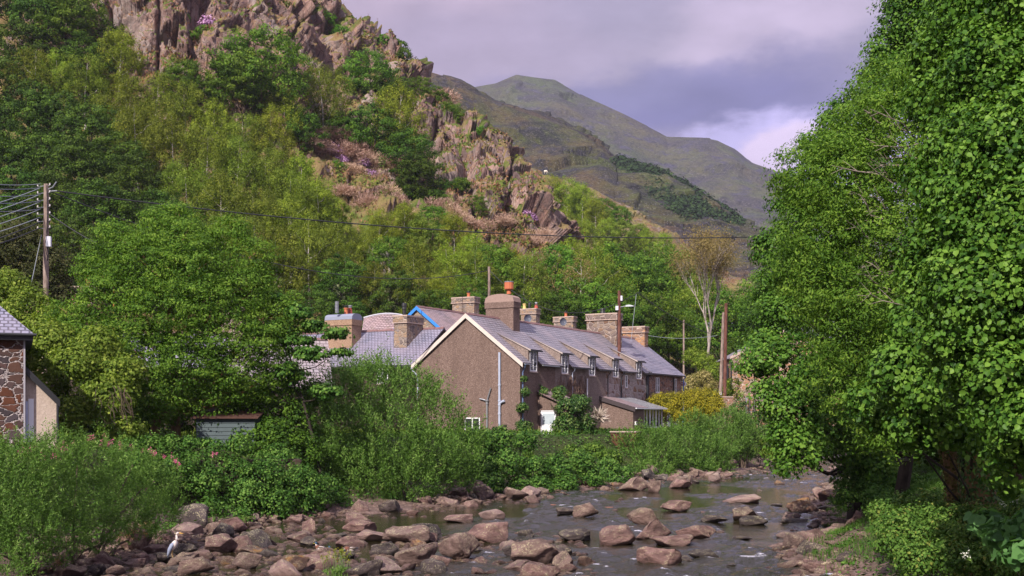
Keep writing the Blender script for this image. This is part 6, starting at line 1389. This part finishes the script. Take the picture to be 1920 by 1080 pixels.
leafy('bramble_bush', 'sunlit bramble and nettle bank in the near right corner', 'bush', [(1665, 960, 29, .4), (1668, 990, 27, .38), (1700, 955, 29, .45), (1750, 952, 29, .5), (1820, 958, 28, .5), (1880, 955, 28, .5), (1690, 985, 26, .45), (1730, 975, 26.5, .5), (1790, 985, 25.5, .5), (1850, 985, 25, .5), (1910, 985, 24.5, .6), (1680, 1020, 24.5, .4), (1740, 1015, 24.5, .5), (1800, 1020, 24, .5), (1860, 1020, 24, .5), (1930, 1020, 23.5, .6), (1720, 1050, 23, .4), (1780, 1050, 23, .45), (1850, 1060, 22.5, .4), (1920, 1060, 22, .5), (1655, 965, 28, .35), (1980, 980, 24, .8), (1960, 1060, 21.5, .5)], (1800, 1060, 24), 60000, .07, foliage_mat('leaf_nettle', (.030, .075, .012), (.075, .160, .024), (.17, .26, .05), .3, rnd=0, dead=(.34, .16, .05)), BARK, 67, per=20, rc=.2, tr=.02, aspect=.75)
leafy('maple_seedling', 'broad blue-green maple leaves at the photo lower right corner', 'bush', [(1880, 1000, 19, .25), (1910, 1040, 18, .25), (1850, 985, 20, .2), (1930, 990, 18.5, .3)], (1900, 1075, 19), 700, .16, foliage_mat('leaf_blue_green', (.04, .10, .03), (.08, .18, .05), (.13, .26, .08)), BARK, 68, per=8, rc=.2, tr=.015, aspect=1.0, shape='heart')
sprigs('cow_parsley', 'white cow parsley heads above the grass at the near right', 'flower', [P(1835, 1055, 20), P(1905, 950, 24), P(1890, 958, 24)], .14, 1, 9, F_WHITEFL)

# ground cover: leaf litter and low growth over both banks, one object each
def cover(name, label, cond, n, size, mat, seed, box, aspect=.5, upright=0, hh=.25):
    rng = np.random.default_rng(seed); x = rng.uniform(box[0], box[1], n); y = rng.uniform(box[2], box[3], n)
    m = cond(x, y, rng); x, y = x[m], y[m]; z = zg(x, y); k = len(x)
    if upright: al = np.stack([rng.normal(0, .35, k), rng.normal(0, .35, k), np.ones(k)], 1)
    else: al = None
    p = np.stack([x, y, z + rng.random(k) * hh + (size * .4 if upright else 0)], 1); cl = .5 + .3 * vnoise(p * .7, 4) + rng.normal(0, .15, k)
    o = link(name, leaf_mesh(name, p, np.tile([0, 0, 1.], (k, 1)) * .5, size, mat, rng, aspect, 'strip' if upright else 'diamond', 0, tint=np.clip(cl, 0, .94), along=al)); return tag(o, label, name.replace('_', ' '), kind='stuff')
cover('undergrowth', 'low leafy growth covering the left river bank below the bushes', lambda x, y, r: (lambda d: (d > .5) & (d < 10))(-seg_dist(x, y, LB) + r.normal(0, .35, len(x))), 230000, .17, F_BANK, 81, (-34, 30, 26, 112), .6, 0, .35)
cover('bank_undergrowth', 'low leafy growth covering the right river bank', lambda x, y, r: (lambda d: (d > .7) & (d < 14))(seg_dist(x, y, RB) + r.normal(0, .3, len(x))), 200000, .12, F_BANK, 82, (6, 48, 12, 100), .6, 0, .25)
cover('grass', 'fine bright grass on the near right bank corner', lambda x, y, r: (seg_dist(x, y, RB) > .9 + r.random(len(x))), 60000, .22, foliage_mat('grass_blade', (.04, .10, .015), (.09, .18, .025), (.18, .27, .05)), 83, (8, 14.5, 15, 26), .05, 1, .04)
cover('bank_grass', 'tufts of grass along the foot of the left bank', lambda x, y, r: (lambda d: (d > -.15) & (d < 1.3) & (vnoise(np.stack([x, y, 0 * x], 1) * .6, 12) > .15))(-seg_dist(x, y, LB)), 90000, .38, foliage_mat('grass_blade_bank', (.03, .085, .015), (.07, .15, .025), (.15, .24, .05)), 84, (-16, 26, 33, 110), .05, 1, .06)
cover('riverside_grass', 'long grass and low plants on the right bank down to the rocks', lambda x, y, r: (lambda d: (d > .3) & (d < 7) & (vnoise(np.stack([x, y, 0 * x], 1) * .8, 19) > -.25))(seg_dist(x, y, RB) + r.normal(0, .2, len(x))), 120000, .28, foliage_mat('grass_blade_right', (.03, .085, .015), (.08, .17, .025), (.17, .27, .05), rnd=0), 86, (7, 30, 17, 66), .07, 1, .05)
cover('field_grass', 'rough meadow grass around the houses and lane', lambda x, y, r: (-seg_dist(x, y, LB) > 6), 60000, .5, F_OLIVE, 85, (-60, 45, 60, 165), .12, 1, .1)

def hill_cover(name, label, n, size, mat, seed, rk, nz, aspect, upright, patch, scale=.12):
    rng = np.random.default_rng(seed); i = rng.integers(0, len(HV), n); p = HV[i] + rng.normal(0, .35, (n, 3)) * np.array([1, 1, .3])
    m = (HN[i][:, 2] > nz) & (HRK[i] > rk) & (HV[i][:, 1] < 300) & (vnoise(HV[i] * scale, seed) > patch); p = p[m]; k = len(p)
    al = np.stack([rng.normal(0, .6, k), rng.normal(0, .6, k), np.ones(k)], 1) if upright else None
    o = link(name, leaf_mesh(name, p + np.array([0, 0, size * .3]), HN[i][m], size, mat, rng, aspect, 'strip' if upright else 'diamond', 0, along=al)); tag(o, label, name.replace('_', ' '), kind='stuff')
hill_cover('bracken', 'rusty dead bracken and heather tufts on the crag ledges', 75000, .75, foliage_mat('bracken_rust', (.11, .06, .035), (.24, .125, .065), (.38, .22, .11), .2), 91, .25, .35, .35, True, -.25)
hill_cover('heath', 'green heath and bilberry cushions on the crag', 90000, .6, foliage_mat('heath_green', (.045, .07, .01), (.11, .155, .02), (.22, .25, .04), .2), 92, .2, .3, .7, False, -.02, .09)

# fern and weed on the boulders
def fern(label, loc, R, seed, mat):
    rng = np.random.default_rng(seed); root = empty('fern', loc, label, 'fern'); pts, al, st = [], [], MB()
    for i in range(9):
        a = i * .7 + rng.uniform(-.2, .2); d = Vector((math.cos(a), math.sin(a), 0)); pv = None; ps_ = []
        for k in range(14):
            t = k / 13; p = d * R * t + Vector((0, 0, R * (1.25 * t - .75 * t * t))); ps_.append(p); w = R * .26 * math.sin(math.pi * min(1, t * .85 + .15)); s = Vector((-d.y, d.x, 0))
            for q in (-1, 1): pts.append(p + s * q * w * .5); al.append(s * q * 1.0 + d * .35)
        st.tube(ps_, .006, 3, cap=False)
    pts = np.array([tuple(p) for p in pts]); al = np.array([tuple(p) for p in al]); me = leaf_mesh('fronds', pts, np.tile([0, 0, 1.], (len(pts), 1)), R * .26, mat, rng, .28, 'strip', along=al); link('fronds', me, root); st.build('stems', BARK, root)
fern('bright fern growing from the boulders right of the heron', P(452, 985, 46.5), .62, 1, F_ASH)

# ------------------------------------------------------------ boulders and stones
import bmesh
def rock_mesh(seed, sub=4, cuts=11, flat=1.0):
    rng = np.random.default_rng(seed); bm = bmesh.new(); bmesh.ops.create_icosphere(bm, subdivisions=sub, radius=1)
    V = np.array([v.co[:] for v in bm.verts]); n_ = rand_unit(rng, cuts); d = rng.uniform(.42, .78, cuts)
    for k in range(cuts):
        h = V @ n_[k] - d[k]; V = V - n_[k] * (np.maximum(h, 0) * .96)[:, None]
    V = V + rand_unit(rng, 1) * 0; N = V / np.linalg.norm(V, axis=1, keepdims=True)
    V = V + N * (fbm(V * 1.6 + seed, 3, seed) * .10 + fbm(V * 6 + seed, 3, seed + 3) * .030)[:, None]
    V /= np.abs(V).max(0)
    for v, c in zip(bm.verts, V): v.co = c
    me = bpy.data.meshes.new('boulder'); bm.to_mesh(me); bm.free()
    me.polygons.foreach_set('use_smooth', [sub > 2] * len(me.polygons)); return me
BM = [m_boulder('boulder_mauve', (.075, .046, .044), (.19, .115, .106), (.33, .215, .20), amount=.45),
      m_boulder('boulder_lichened', (.065, .045, .041), (.17, .112, .10), (.29, .20, .18), amount=1.0),
      m_boulder('boulder_ochre', (.055, .032, .027), (.14, .082, .068), (.23, .15, .125), amount=.7, orange=.8),
      m_boulder('boulder_dark', (.03, .024, .026), (.075, .058, .058), (.15, .12, .12), amount=.5),
      m_boulder('boulder_pink', (.15, .10, .095), (.27, .185, .172), (.38, .285, .265), amount=.3)]
RM = []
for i in range(14):
    me = rock_mesh(900 + i, 4, 11 + i % 6); RM.append(me)
RMM = {}
def rockobj(i, m):
    if (i, m) not in RMM: c = RM[i].copy(); c.materials.clear(); c.materials.append(BM[m]); RMM[(i, m)] = c
    return RMM[(i, m)]
def boulder(x, y, z, sx, sy, sz, i, m, label, group, rz=0, tilt=(0, 0)):
    o = link('boulder', rockobj(i, m), None, (x, y, z)); o.rotation_euler = (tilt[0], tilt[1], rz); o.scale = (sx, sy, sz)
    return tag(o, label, 'boulder', group)
# u, v at the waterline, width px, height px, shape, surface, what tells it apart
HB = [(752, 1020, 98, 44, 0, 1, 'large pale boulder capped with cream lichen in the pool below the largest willow bush'), (541, 1074, 66, 36, 1, 2, 'round orange-topped boulder nearest the ducks'), (690, 1016, 62, 22, 2, 4, 'long low pink boulder touching the large pale boulder'), (672, 1000, 60, 26, 3, 0, 'smooth brown boulder behind the long low pink boulder'),
 (862, 1052, 78, 56, 4, 1, 'steep lichen-specked boulder left of midstream'), (782, 1062, 84, 44, 5, 1, 'grey-pink boulder with a dark pointed top right of the weed'), (718, 1078, 62, 36, 6, 4, 'smooth mauve boulder at the photo bottom beside the weed'), (925, 1018, 84, 52, 7, 0, 'rounded boulder on top of the central pile'), (1008, 1062, 92, 54, 8, 1, 'broad lichened boulder in the central pile'), (972, 1050, 60, 34, 9, 3, 'dark boulder between the two big boulders of the central pile'),
 (1168, 1024, 76, 42, 10, 0, 'smooth rounded boulder alone at the edge of the fast water'), (1226, 1014, 66, 44, 11, 0, 'pyramid boulder right of the smooth rounded one'), (1210, 985, 56, 34, 12, 1, 'lichen-topped boulder behind the pyramid boulder'), (1262, 1026, 84, 26, 13, 0, 'low flat boulder right of the pyramid boulder'), (1248, 1062, 92, 46, 0, 0, 'wedge-shaped boulder washed by the near rapids'), (1322, 1048, 56, 18, 2, 3, 'flat brown boulder right of the wedge-shaped one'), (1314, 1014, 78, 30, 4, 0, 'broad low boulder standing alone in midstream'),
 (1400, 946, 74, 20, 6, 4, 'pale pink half-submerged boulder in the upper stream'), (1400, 978, 46, 30, 8, 1, 'upright brown boulder of the midstream pair'), (1424, 986, 60, 20, 10, 3, 'low dark boulder of the midstream pair'), (1338, 982, 50, 16, 12, 3, 'dark flat boulder left of the midstream pair'), (1268, 960, 58, 24, 1, 0, 'square brown boulder in the upper stream below the golden hedge'), (1097, 972, 46, 32, 3, 1, 'cream-topped boulder by the rusty pipe'), (1062, 968, 44, 18, 5, 3, 'slanting slab beside the cream-topped boulder'),
 (864, 980, 62, 20, 7, 0, 'low brown boulder in the quiet pool under the willow'), (920, 976, 46, 22, 9, 4, 'pink boulder with its reflection in the quiet pool'), (1192, 920, 66, 30, 11, 1, 'flat-topped block at the foot of the left bank'), (1226, 924, 30, 28, 13, 1, 'knobbly boulder leaning on the flat-topped block'), (1278, 916, 42, 20, 2, 0, 'rounded boulder below the lean-to willow'), (1344, 906, 30, 22, 4, 4, 'pale boulder below the rounded willow bush'), (1368, 880, 40, 20, 6, 0, 'lone boulder where the river bends'),
 (1492, 984, 52, 12, 8, 3, 'thin dark slab awash right of the midstream pair'), (1476, 1010, 52, 13, 10, 4, 'bleached slab in the right channel'), (1390, 1014, 40, 8, 12, 3, 'dark stone awash with a white pebble'), (1568, 948, 56, 30, 1, 2, 'sunlit ochre ledge on the right bank at the twin trunks'), (1590, 935, 60, 30, 3, 1, 'grey boulder behind the ochre ledge'), (1560, 962, 46, 16, 5, 3, 'dark boulder in front of the ochre ledge'), (1590, 912, 60, 14, 7, 3, 'black flat rock upstream of the ochre ledge'),
 (1572, 1012, 60, 22, 9, 4, 'pink boulder at the right water edge'), (1622, 1010, 60, 46, 11, 0, 'tilted brown boulder below the bramble bank'), (1588, 1040, 70, 30, 13, 0, 'flat mauve boulder under the tilted brown one'), (1648, 1064, 66, 44, 0, 1, 'blocky lichened boulder on the right bank'), (1705, 1076, 74, 48, 2, 1, 'squared boulder topped with pale lichen at the photo bottom right'), (1600, 1076, 66, 30, 4, 3, 'brown boulder at the bottom of the right bank'), (1760, 1082, 60, 28, 6, 0, 'rounded boulder under the nettles'),
 (412, 1038, 58, 40, 8, 0, 'square-shouldered boulder right of the heron'), (452, 1036, 48, 34, 10, 0, 'sloping boulder touching the square-shouldered one'), (378, 1050, 48, 18, 12, 0, 'flat slab just right of the heron'), (455, 1068, 60, 34, 1, 1, 'lichened wedge boulder below right of the heron'), (362, 1078, 62, 36, 3, 1, 'speckled boulder at the heron feet'), (306, 1056, 36, 22, 5, 3, 'dark boulder just left of the heron'), (255, 1064, 44, 22, 7, 0, 'brown boulder below the near willow'), (282, 1040, 38, 20, 9, 0, 'smooth boulder behind the heron'), (190, 1062, 40, 30, 11, 0, 'tall rounded boulder under the near willow bush'), (175, 1078, 32, 24, 13, 3, 'small boulder in the lower left corner'), (56, 1080, 44, 24, 0, 1, 'speckled boulder at the far lower left'), (120, 1084, 60, 26, 2, 1, 'wide boulder on the photo bottom edge at left'), (606, 1052, 50, 26, 4, 0, 'pointed boulder where the brown-breasted duck sits'), (650, 1048, 34, 14, 6, 3, 'small wet stone where the dabbling duck stands')]
rng = np.random.default_rng(77); placed = []
for u, v, w, h, i, m, lab in HB:
    D = CAMZ * FPX / (v - HOR) * 1.0; p = P(u, v, D); wm, hm = w / FPX * D, h / FPX * D; g = max(0, zg1(p.x, D + wm * .3))
    boulder(p.x, D + wm * .35, g * .5 + hm * .32, wm * .56, wm * rng.uniform(.38, .5), hm * .6, i, m, lab, 'boulders in the river', rng.choice([0, math.pi]) + rng.uniform(-.25, .25)); placed.append((p.x, D + wm * .35, wm * .5))
ZN = {'bar': 'reddish boulder in the crowded gravel bar at the photo bottom', 'left': 'brown boulder tumbled along the left bank under the bushes', 'right': 'brown boulder on the right water edge', 'far': 'small boulder in the shallows at the river bend', 'mid': 'wet stone in the open stream'}
def riverspot(rng):
    while True:
        z = rng.choice(['bar', 'left', 'right', 'far', 'mid'], p=[.40, .33, .13, .10, .04])
        if z == 'bar': v = rng.uniform(1000, 1085); u = rng.uniform(60, 1130 - (1085 - v) * .6)
        elif z == 'left': v = 781 + 9680 / rng.uniform(36, 92); u = None
        elif z == 'right': v = 781 + 9680 / rng.uniform(31, 75); u = None
        elif z == 'far': v = 781 + 9680 / rng.uniform(88, 124); u = None
        else: v = rng.uniform(900, 1070); u = rng.uniform(1050, 1560)
        D = 9680 / (v - 781); l = np.interp(D, LB[:, 1], LB[:, 0]); r = np.interp(D, RB[:, 1], RB[:, 0])
        x = (u - 960) / FPX * D if u is not None else l + rng.beta(1.6, 3) * min(7.5, r - l) - .8 if z == 'left' else r - rng.beta(1.5, 3) * 3.2 + 1.2 if z == 'right' else rng.uniform(l + 1, r - 1)
        if l - 1.2 < x < r + 1.8: return z, x, D
LM = []
import re
for u, v, w, h, i, m, lab in HB:
    LM.append((u, v - h / 2, re.split(r' (?:capped|nearest|touching|behind|left|with|alone|right|on|washed|standing|half|in|of|by|beside|below|at|where|leaning|awash|under|just|topped|between|upstream|the)\b', lab)[0]))
NEWB = []
cnt = 0; tries = 0
while cnt < 236 and tries < 9000:
    tries += 1; z, x, D = riverspot(rng); s = {'bar': .42, 'left': .50, 'right': .40, 'far': .42, 'mid': .3}[z] * rng.lognormal(0, .42); s = min(s, .95)
    if any((x - a) ** 2 + (D - b) ** 2 < ((c + s) * .62) ** 2 for a, b, c in placed): continue
    placed.append((x, D, s)); g = max(-.05, zg1(x, D)); hz_ = s * rng.uniform(.38, .75)
    si = int(rng.choice([0, 0, 1, 1, 2, 3, 3, 4])); bo = boulder(x, D, g + hz_ * .30, s, s * rng.uniform(.6, .95), hz_, int(rng.integers(0, 14)), si, ZN[z], {'bar': 'boulders of the gravel bar', 'left': 'boulders along the left bank', 'right': 'boulders along the right bank', 'far': 'boulders at the river bend', 'mid': 'stones in the open stream'}[z], rng.uniform(0, 6.28), (rng.normal(0, .18), rng.normal(0, .18)))
    cnt += 1; NEWB.append((bo, 960 + x / D * FPX, HOR + (CAMZ - g - hz_ * .4) / D * FPX, s, hz_ / s, si, x, D))
SEEN = {}
for bo, u, v, s_, fl, si, x, D in NEWB:
    lu, lv, ln = min(LM, key=lambda L: (L[0] - u) ** 2 + (L[1] - v) ** 2 * 4); du, dv = u - lu, v - lv
    where = ('right of' if du > 0 else 'left of') if abs(du) > 1.6 * abs(dv) else ('in front of' if dv > 0 else 'behind')
    size = 'large' if s_ > .6 else 'middling' if s_ > .38 else 'small'; col = ['mauve', 'lichened', 'ochre-topped', 'dark', 'pale pink'][si]; sh = 'flat' if fl < .5 else 'humped'
    SEEN.setdefault(f'{size} {col} {sh} boulder {where} the {ln}', []).append((math.hypot(du, dv * 2), bo))
for k, L in SEEN.items():
    L.sort(key=lambda t: t[0])
    for i, (_, bo) in enumerate(L): bo['label'] = k if len(L) == 1 else ['nearest', 'second nearest', 'third nearest', 'fourth nearest', 'fifth nearest', 'sixth nearest'][min(i, 5)] + ' ' + k
# the smaller stones between them, far too many to count
small = [rock_mesh(950 + i, 2, 7) for i in range(6)]; SV = [np.array([v.co[:] for v in m.vertices]) for m in small]; SF = [np.array([list(p.vertices) for p in m.polygons]) for m in small]
Vs, Fs, off = [], [], 0
for k in range(5200):
    z, x, D = riverspot(rng)
    if z == 'mid' and rng.random() < .8: continue
    s = rng.uniform(.07, .26) * (1.3 if z == 'far' else 1); i = rng.integers(0, 6); a = rng.uniform(0, 6.28); c, q = math.cos(a), math.sin(a); v = SV[i] * np.array([s, s * .8, s * .55]); g = zg1(x, D)
    Vs.append(np.stack([v[:, 0] * c - v[:, 1] * q + x, v[:, 0] * q + v[:, 1] * c + D, v[:, 2] + max(g, -.08) + s * .15], 1)); Fs.append(SF[i] + off); off += len(v)
o = link('stones', fastmesh('stones', np.concatenate(Vs), np.concatenate(Fs), m_boulder('stones_mixed', (.05, .032, .029), (.13, .082, .073), (.23, .16, .145), amount=.5), False)); tag(o, 'small reddish stones filling the gaps between the river boulders', 'stones', kind='stuff')
for m in small: bpy.data.meshes.remove(m)
pp = MB().tube([P(1020, 947, 58.5) , P(1060, 950, 58), P(1105, 953, 57.5), P(1150, 953, 57)], .07, 8); tag(pp.build('rusty_pipe', simple('rust_pipe', (.17, .07, .045), .8, var=.3)), 'long rusty pipe lying across the stones left of the cream-topped boulder', 'pipe')

# bank wall under the left tree
BW = empty('bank_wall', P(345, 980, 50), 'dark rubble river wall half covered by ferns below the big feathery tree', 'wall'); BW.location.z = 0
MB().box(0, 5.2, 0, .7, -.6, 2.5).build('wall', DARKST, BW); BW.rotation_euler = (0, 0, .5)

# ------------------------------------------------------------ heron, ducks, sheep
def bird_tube(mb, pts, rad, n=12, sy=.8):
    mb.tube(pts, rad, n); return mb
HR = empty('heron', P(325, 1064, 34.6), 'grey heron standing upright among the boulders facing right', 'heron'); HR.location.z = .12
hgrey = simple('feather_grey', (.23, .255, .36), .8, var=.25, scale=14); hw = simple('feather_white', (.56, .48, .47), .8, var=.12, scale=20); hdark = simple('feather_dark', (.03, .035, .055), .7)
b = MB().tube([(-.14, 0, .20), (-.10, 0, .30), (-.03, 0, .42), (.04, 0, .53), (.085, 0, .60), (.105, 0, .66), (.10, 0, .72), (.085, 0, .78), (.10, 0, .83), (.135, 0, .85), (.175, 0, .845)], [.015, .045, .085, .09, .065, .045, .032, .028, .030, .028, .014], 12).build('body', hw, HR, True)
w_ = MB()
for s in (-1, 1): w_.tube([(-.165, s * .03, .10), (-.14, s * .055, .22), (-.085, s * .075, .36), (-.02, s * .08, .50), (.03, s * .05, .57)], [.012, .035, .062, .06, .02], 10)
w_.build('wings', hgrey, HR, True)
MB().tube([(.165, 0, .847), (.24, 0, .838), (.30, 0, .83)], [.016, .010, .003], 8).build('bill', simple('bill_orange', (.62, .33, .05), .5), HR)
MB().tube([(.15, 0, .868), (.11, 0, .872), (.05, 0, .862), (.0, 0, .835)], [.006, .012, .008, .002], 6).build('crest', hdark, HR)
MB().tube([(.095, -.02, .60), (.10, -.03, .50), (.09, -.025, .42)], [.014, .02, .004], 6).tube([(.11, .01, .60), (.12, .01, .5), (.11, 0, .40)], [.014, .02, .004], 6).build('breast_plumes', simple('feather_streak', (.26, .22, .24), .8), HR)
for s in (-1, 1): MB().tube([(-.03, s * .035, .36), (-.035, s * .035, .24), (-.015, s * .035, .12), (-.02, s * .035, -.04)], [.03, .014, .009, .009], 6).tube([(-.02, s * .035, -.03), (.05, s * .035, -.035)], .006, 4).build('leg', simple('leg_ochre', (.30, .20, .09), .7), HR)
def duck(label, loc, rz, headdown=False):
    r = empty('duck', loc, label, 'duck', 'mallards among the boulders', rz)
    MB().tube([(-.24, 0, .12), (-.17, 0, .10), (-.05, 0, .09), (.07, 0, .10), (.13, 0, .14), (.15, 0, .20 if not headdown else .12), (.165, 0, .24 if not headdown else .09)], [.012, .05, .085, .08, .05, .032, .03], 12).build('body', simple('duck_body', (.42, .35, .33), .8, var=.2, scale=20), r, True)
    MB().tube([(.03, 0, .10), (.11, 0, .13), (.145, 0, .17)], [.088, .072, .045], 10).build('breast', simple('duck_breast', (.14, .05, .03), .8), r, True)
    hz = .25 if not headdown else .08
    MB().tube([(.13, 0, hz - .03), (.155, 0, hz + .01), (.19, 0, hz + .015), (.215, 0, hz)], [.022, .038, .034, .012], 10).build('head', simple('duck_head', (.012, .05, .10), .35), r, True)
    MB().tube([(.21, 0, hz), (.265, 0, hz - .012)], [.015, .012], 6).build('bill', simple('duck_bill', (.45, .38, .06), .5), r)
    w = MB()
    for s in (-1, 1): w.tube([(-.22, s * .03, .13), (-.10, s * .07, .13), (.05, s * .065, .14)], [.01, .035, .015], 8)
    w.build('wings', simple('duck_wing', (.10, .075, .06), .8, var=.3, scale=25), r, True); MB().tube([(-.27, 0, .14), (-.19, 0, .12)], [.01, .035], 8).build('tail', hdark, r)
    MB().tube([(-.02, .03, .05), (-.02, .03, -.04)], .01, 5).tube([(-.02, -.03, .05), (-.02, -.03, -.04)], .01, 5).build('legs', simple('duck_leg', (.65, .18, .03), .6), r)
duck('brown-breasted duck resting on the pointed boulder', P(600, 1034, 37.4), 2.6)
duck('duck partly hidden behind the leafy weed', P(622, 1042, 36.9), 2.2)
duck('dabbling duck bending over the small wet stone', P(656, 1036, 37.2), 3.4, True)
sprigs('weed', 'leafy weed with tiny yellow flowers among the boulders beside the ducks', 'weed', [P(618, 1085, 32.6), P(635, 1085, 32.4), P(650, 1088, 32.2), P(628, 1088, 32.2)], .75, 5, 21, foliage_mat('weed_flower', (.10, .18, .03), (.22, .28, .04), (.55, .50, .05)))
wd = link('reed_tuft', None)
rng = np.random.default_rng(6); k = 500; bpt = P(642, 1092, 32.4); al = np.stack([rng.normal(0, .35, k), rng.normal(0, .35, k), np.ones(k)], 1); pts = np.stack([rng.normal(0, .16, k), rng.normal(0, .16, k), rng.uniform(.05, .2, k)], 1)
bpy.data.objects.remove(wd); wd = link('reed_tuft', leaf_mesh('reed_tuft', pts, rand_unit(rng, k), .42, F_WILLOW, rng, .05, 'strip', along=al), None, bpt); tag(wd, 'tuft of upright grass at the photo bottom below the ducks', 'grass tuft')
shp = empty('sheep', spur_spot(1023, 322) + Vector((0, 0, .55)), 'white sheep grazing on the crest of the low spur', 'sheep'); swool = simple('wool', (.66, .60, .54), .95)
MB().tube([(-.55, 0, .75), (-.45, 0, .78), (0, 0, .8), (.4, 0, .8), (.55, 0, .72), (.72, 0, .5)], [.1, .3, .36, .32, .18, .1], 12).build('body', swool, shp, True)
MB().tube([(.68, 0, .52), (.85, 0, .32)], [.11, .06], 8).build('head', swool, shp, True)
for x_ in (-.4, .38):
    for y_ in (-.15, .15): MB().tube([(x_, y_, .6), (x_, y_, 0)], [.07, .04], 6).build('leg', swool, shp)

# ------------------------------------------------------------ white birch and far wood
WB = bare_tree('birch_tree', 91, 19, m_bark('bark_birch', (.11, .085, .075), (.42, .36, .33), 3), 6, .22, .40, 17000); WB.location = P(1328, 722, 140)
for q in ('h', 'w'): del WB[q]
tag(WB, 'tall white-stemmed birch with thin brown leaves behind the twin poles', 'tree')
def mid_surface(u, t):
    K = np.array([c[0] for c in MID]); A = np.array([[(d, v, 0) for d, v in c[1]] for c in MID], float)
    D, v, _ = loft(u, t, K, A); return np.stack([(u - 960) / FPX * D, D, CAMZ + (HOR - v) / FPX * D], 1)
rng = np.random.default_rng(12); cores = []
n = 900; u = 1150 + 240 * rng.beta(1.5, 1.5, n); top = np.interp(u, [1150, 1165, 1200, 1240, 1300, 1360, 1400], [2.95, 3.0, 3.0, 3.0, 3.0, 3.0, 2.95]); low = np.interp(u, [1150, 1200, 1300, 1400], [2.75, 2.2, 1.9, 2.6]); t = low + (top - low) * rng.random(n) ** .6
C = mid_surface(u, t); m = 26; d = rand_unit(rng, n * m); ci = np.repeat(np.arange(n), m); R = rng.uniform(3.2, 6.5, n); pts = C[ci] + np.array([0, 0, 3.0]) + d * (R[ci] * rng.uniform(.5, 1, n * m))[:, None]
o = link('far_wood', leaf_mesh('far_wood', pts, d, 2.6, F_CONIFER, rng, .8, tint=np.clip(.45 + rng.normal(0, .2, n)[ci] + rng.normal(0, .12, n * m), 0, 1))); tag(o, 'dark wood covering the knoll on the lower slope of the ridge', 'wood', kind='stuff')
n = 420; u = rng.uniform(880, 1480, n); t = rng.uniform(.9, 2.2, n); nz_ = vnoise(np.stack([u * .02, t * 3, 0 * u], 1), 5); k_ = nz_ > .05; u, t = u[k_], t[k_]; n = len(u); C = mid_surface(u, t); m = 22; d = rand_unit(rng, n * m); ci = np.repeat(np.arange(n), m); R = rng.uniform(2.2, 4.5, n)
pts = C[ci] + np.array([0, 0, 2.0]) + d * (R[ci] * rng.uniform(.4, 1, n * m))[:, None]
o = link('far_scrub', leaf_mesh('far_scrub', pts, d, 1.9, F_CONIFER2, rng, .8)); tag(o, 'scattered scrub trees on the lower slope of the ridge', 'wood', kind='stuff')
wl_ = MB(); rng = np.random.default_rng(2)
uu_ = np.linspace(1060, 1240, 30); C = mid_surface(uu_, np.interp(uu_, [1060, 1240], [2.0, 1.9]) + .02 * np.sin(uu_ * .07))
wl_.tube([tuple(c + np.array([0, 0, .8])) for c in C], .8, 5); tag(wl_.build('field_wall', COPING), 'pale dry-stone wall crossing the slope below the dark ridge', 'wall')

# ------------------------------------------------------------ the air of the valley
hz = MB().box(-4200, 4200, -60, 3500, -14, 1400).build('haze', None); tag(hz, 'thin bluish haze filling the valley', 'haze', kind='stuff')
t = NT('valley_haze'); pv = t.n('ShaderNodeVolumePrincipled'); pv.inputs['Color'].default_value = (.72, .74, .95, 1); pv.inputs['Density'].default_value = .00007; pv.inputs['Anisotropy'].default_value = 0
t.L(pv.outputs[0], t.out.inputs['Volume']); hz.data.materials.append(t.m)
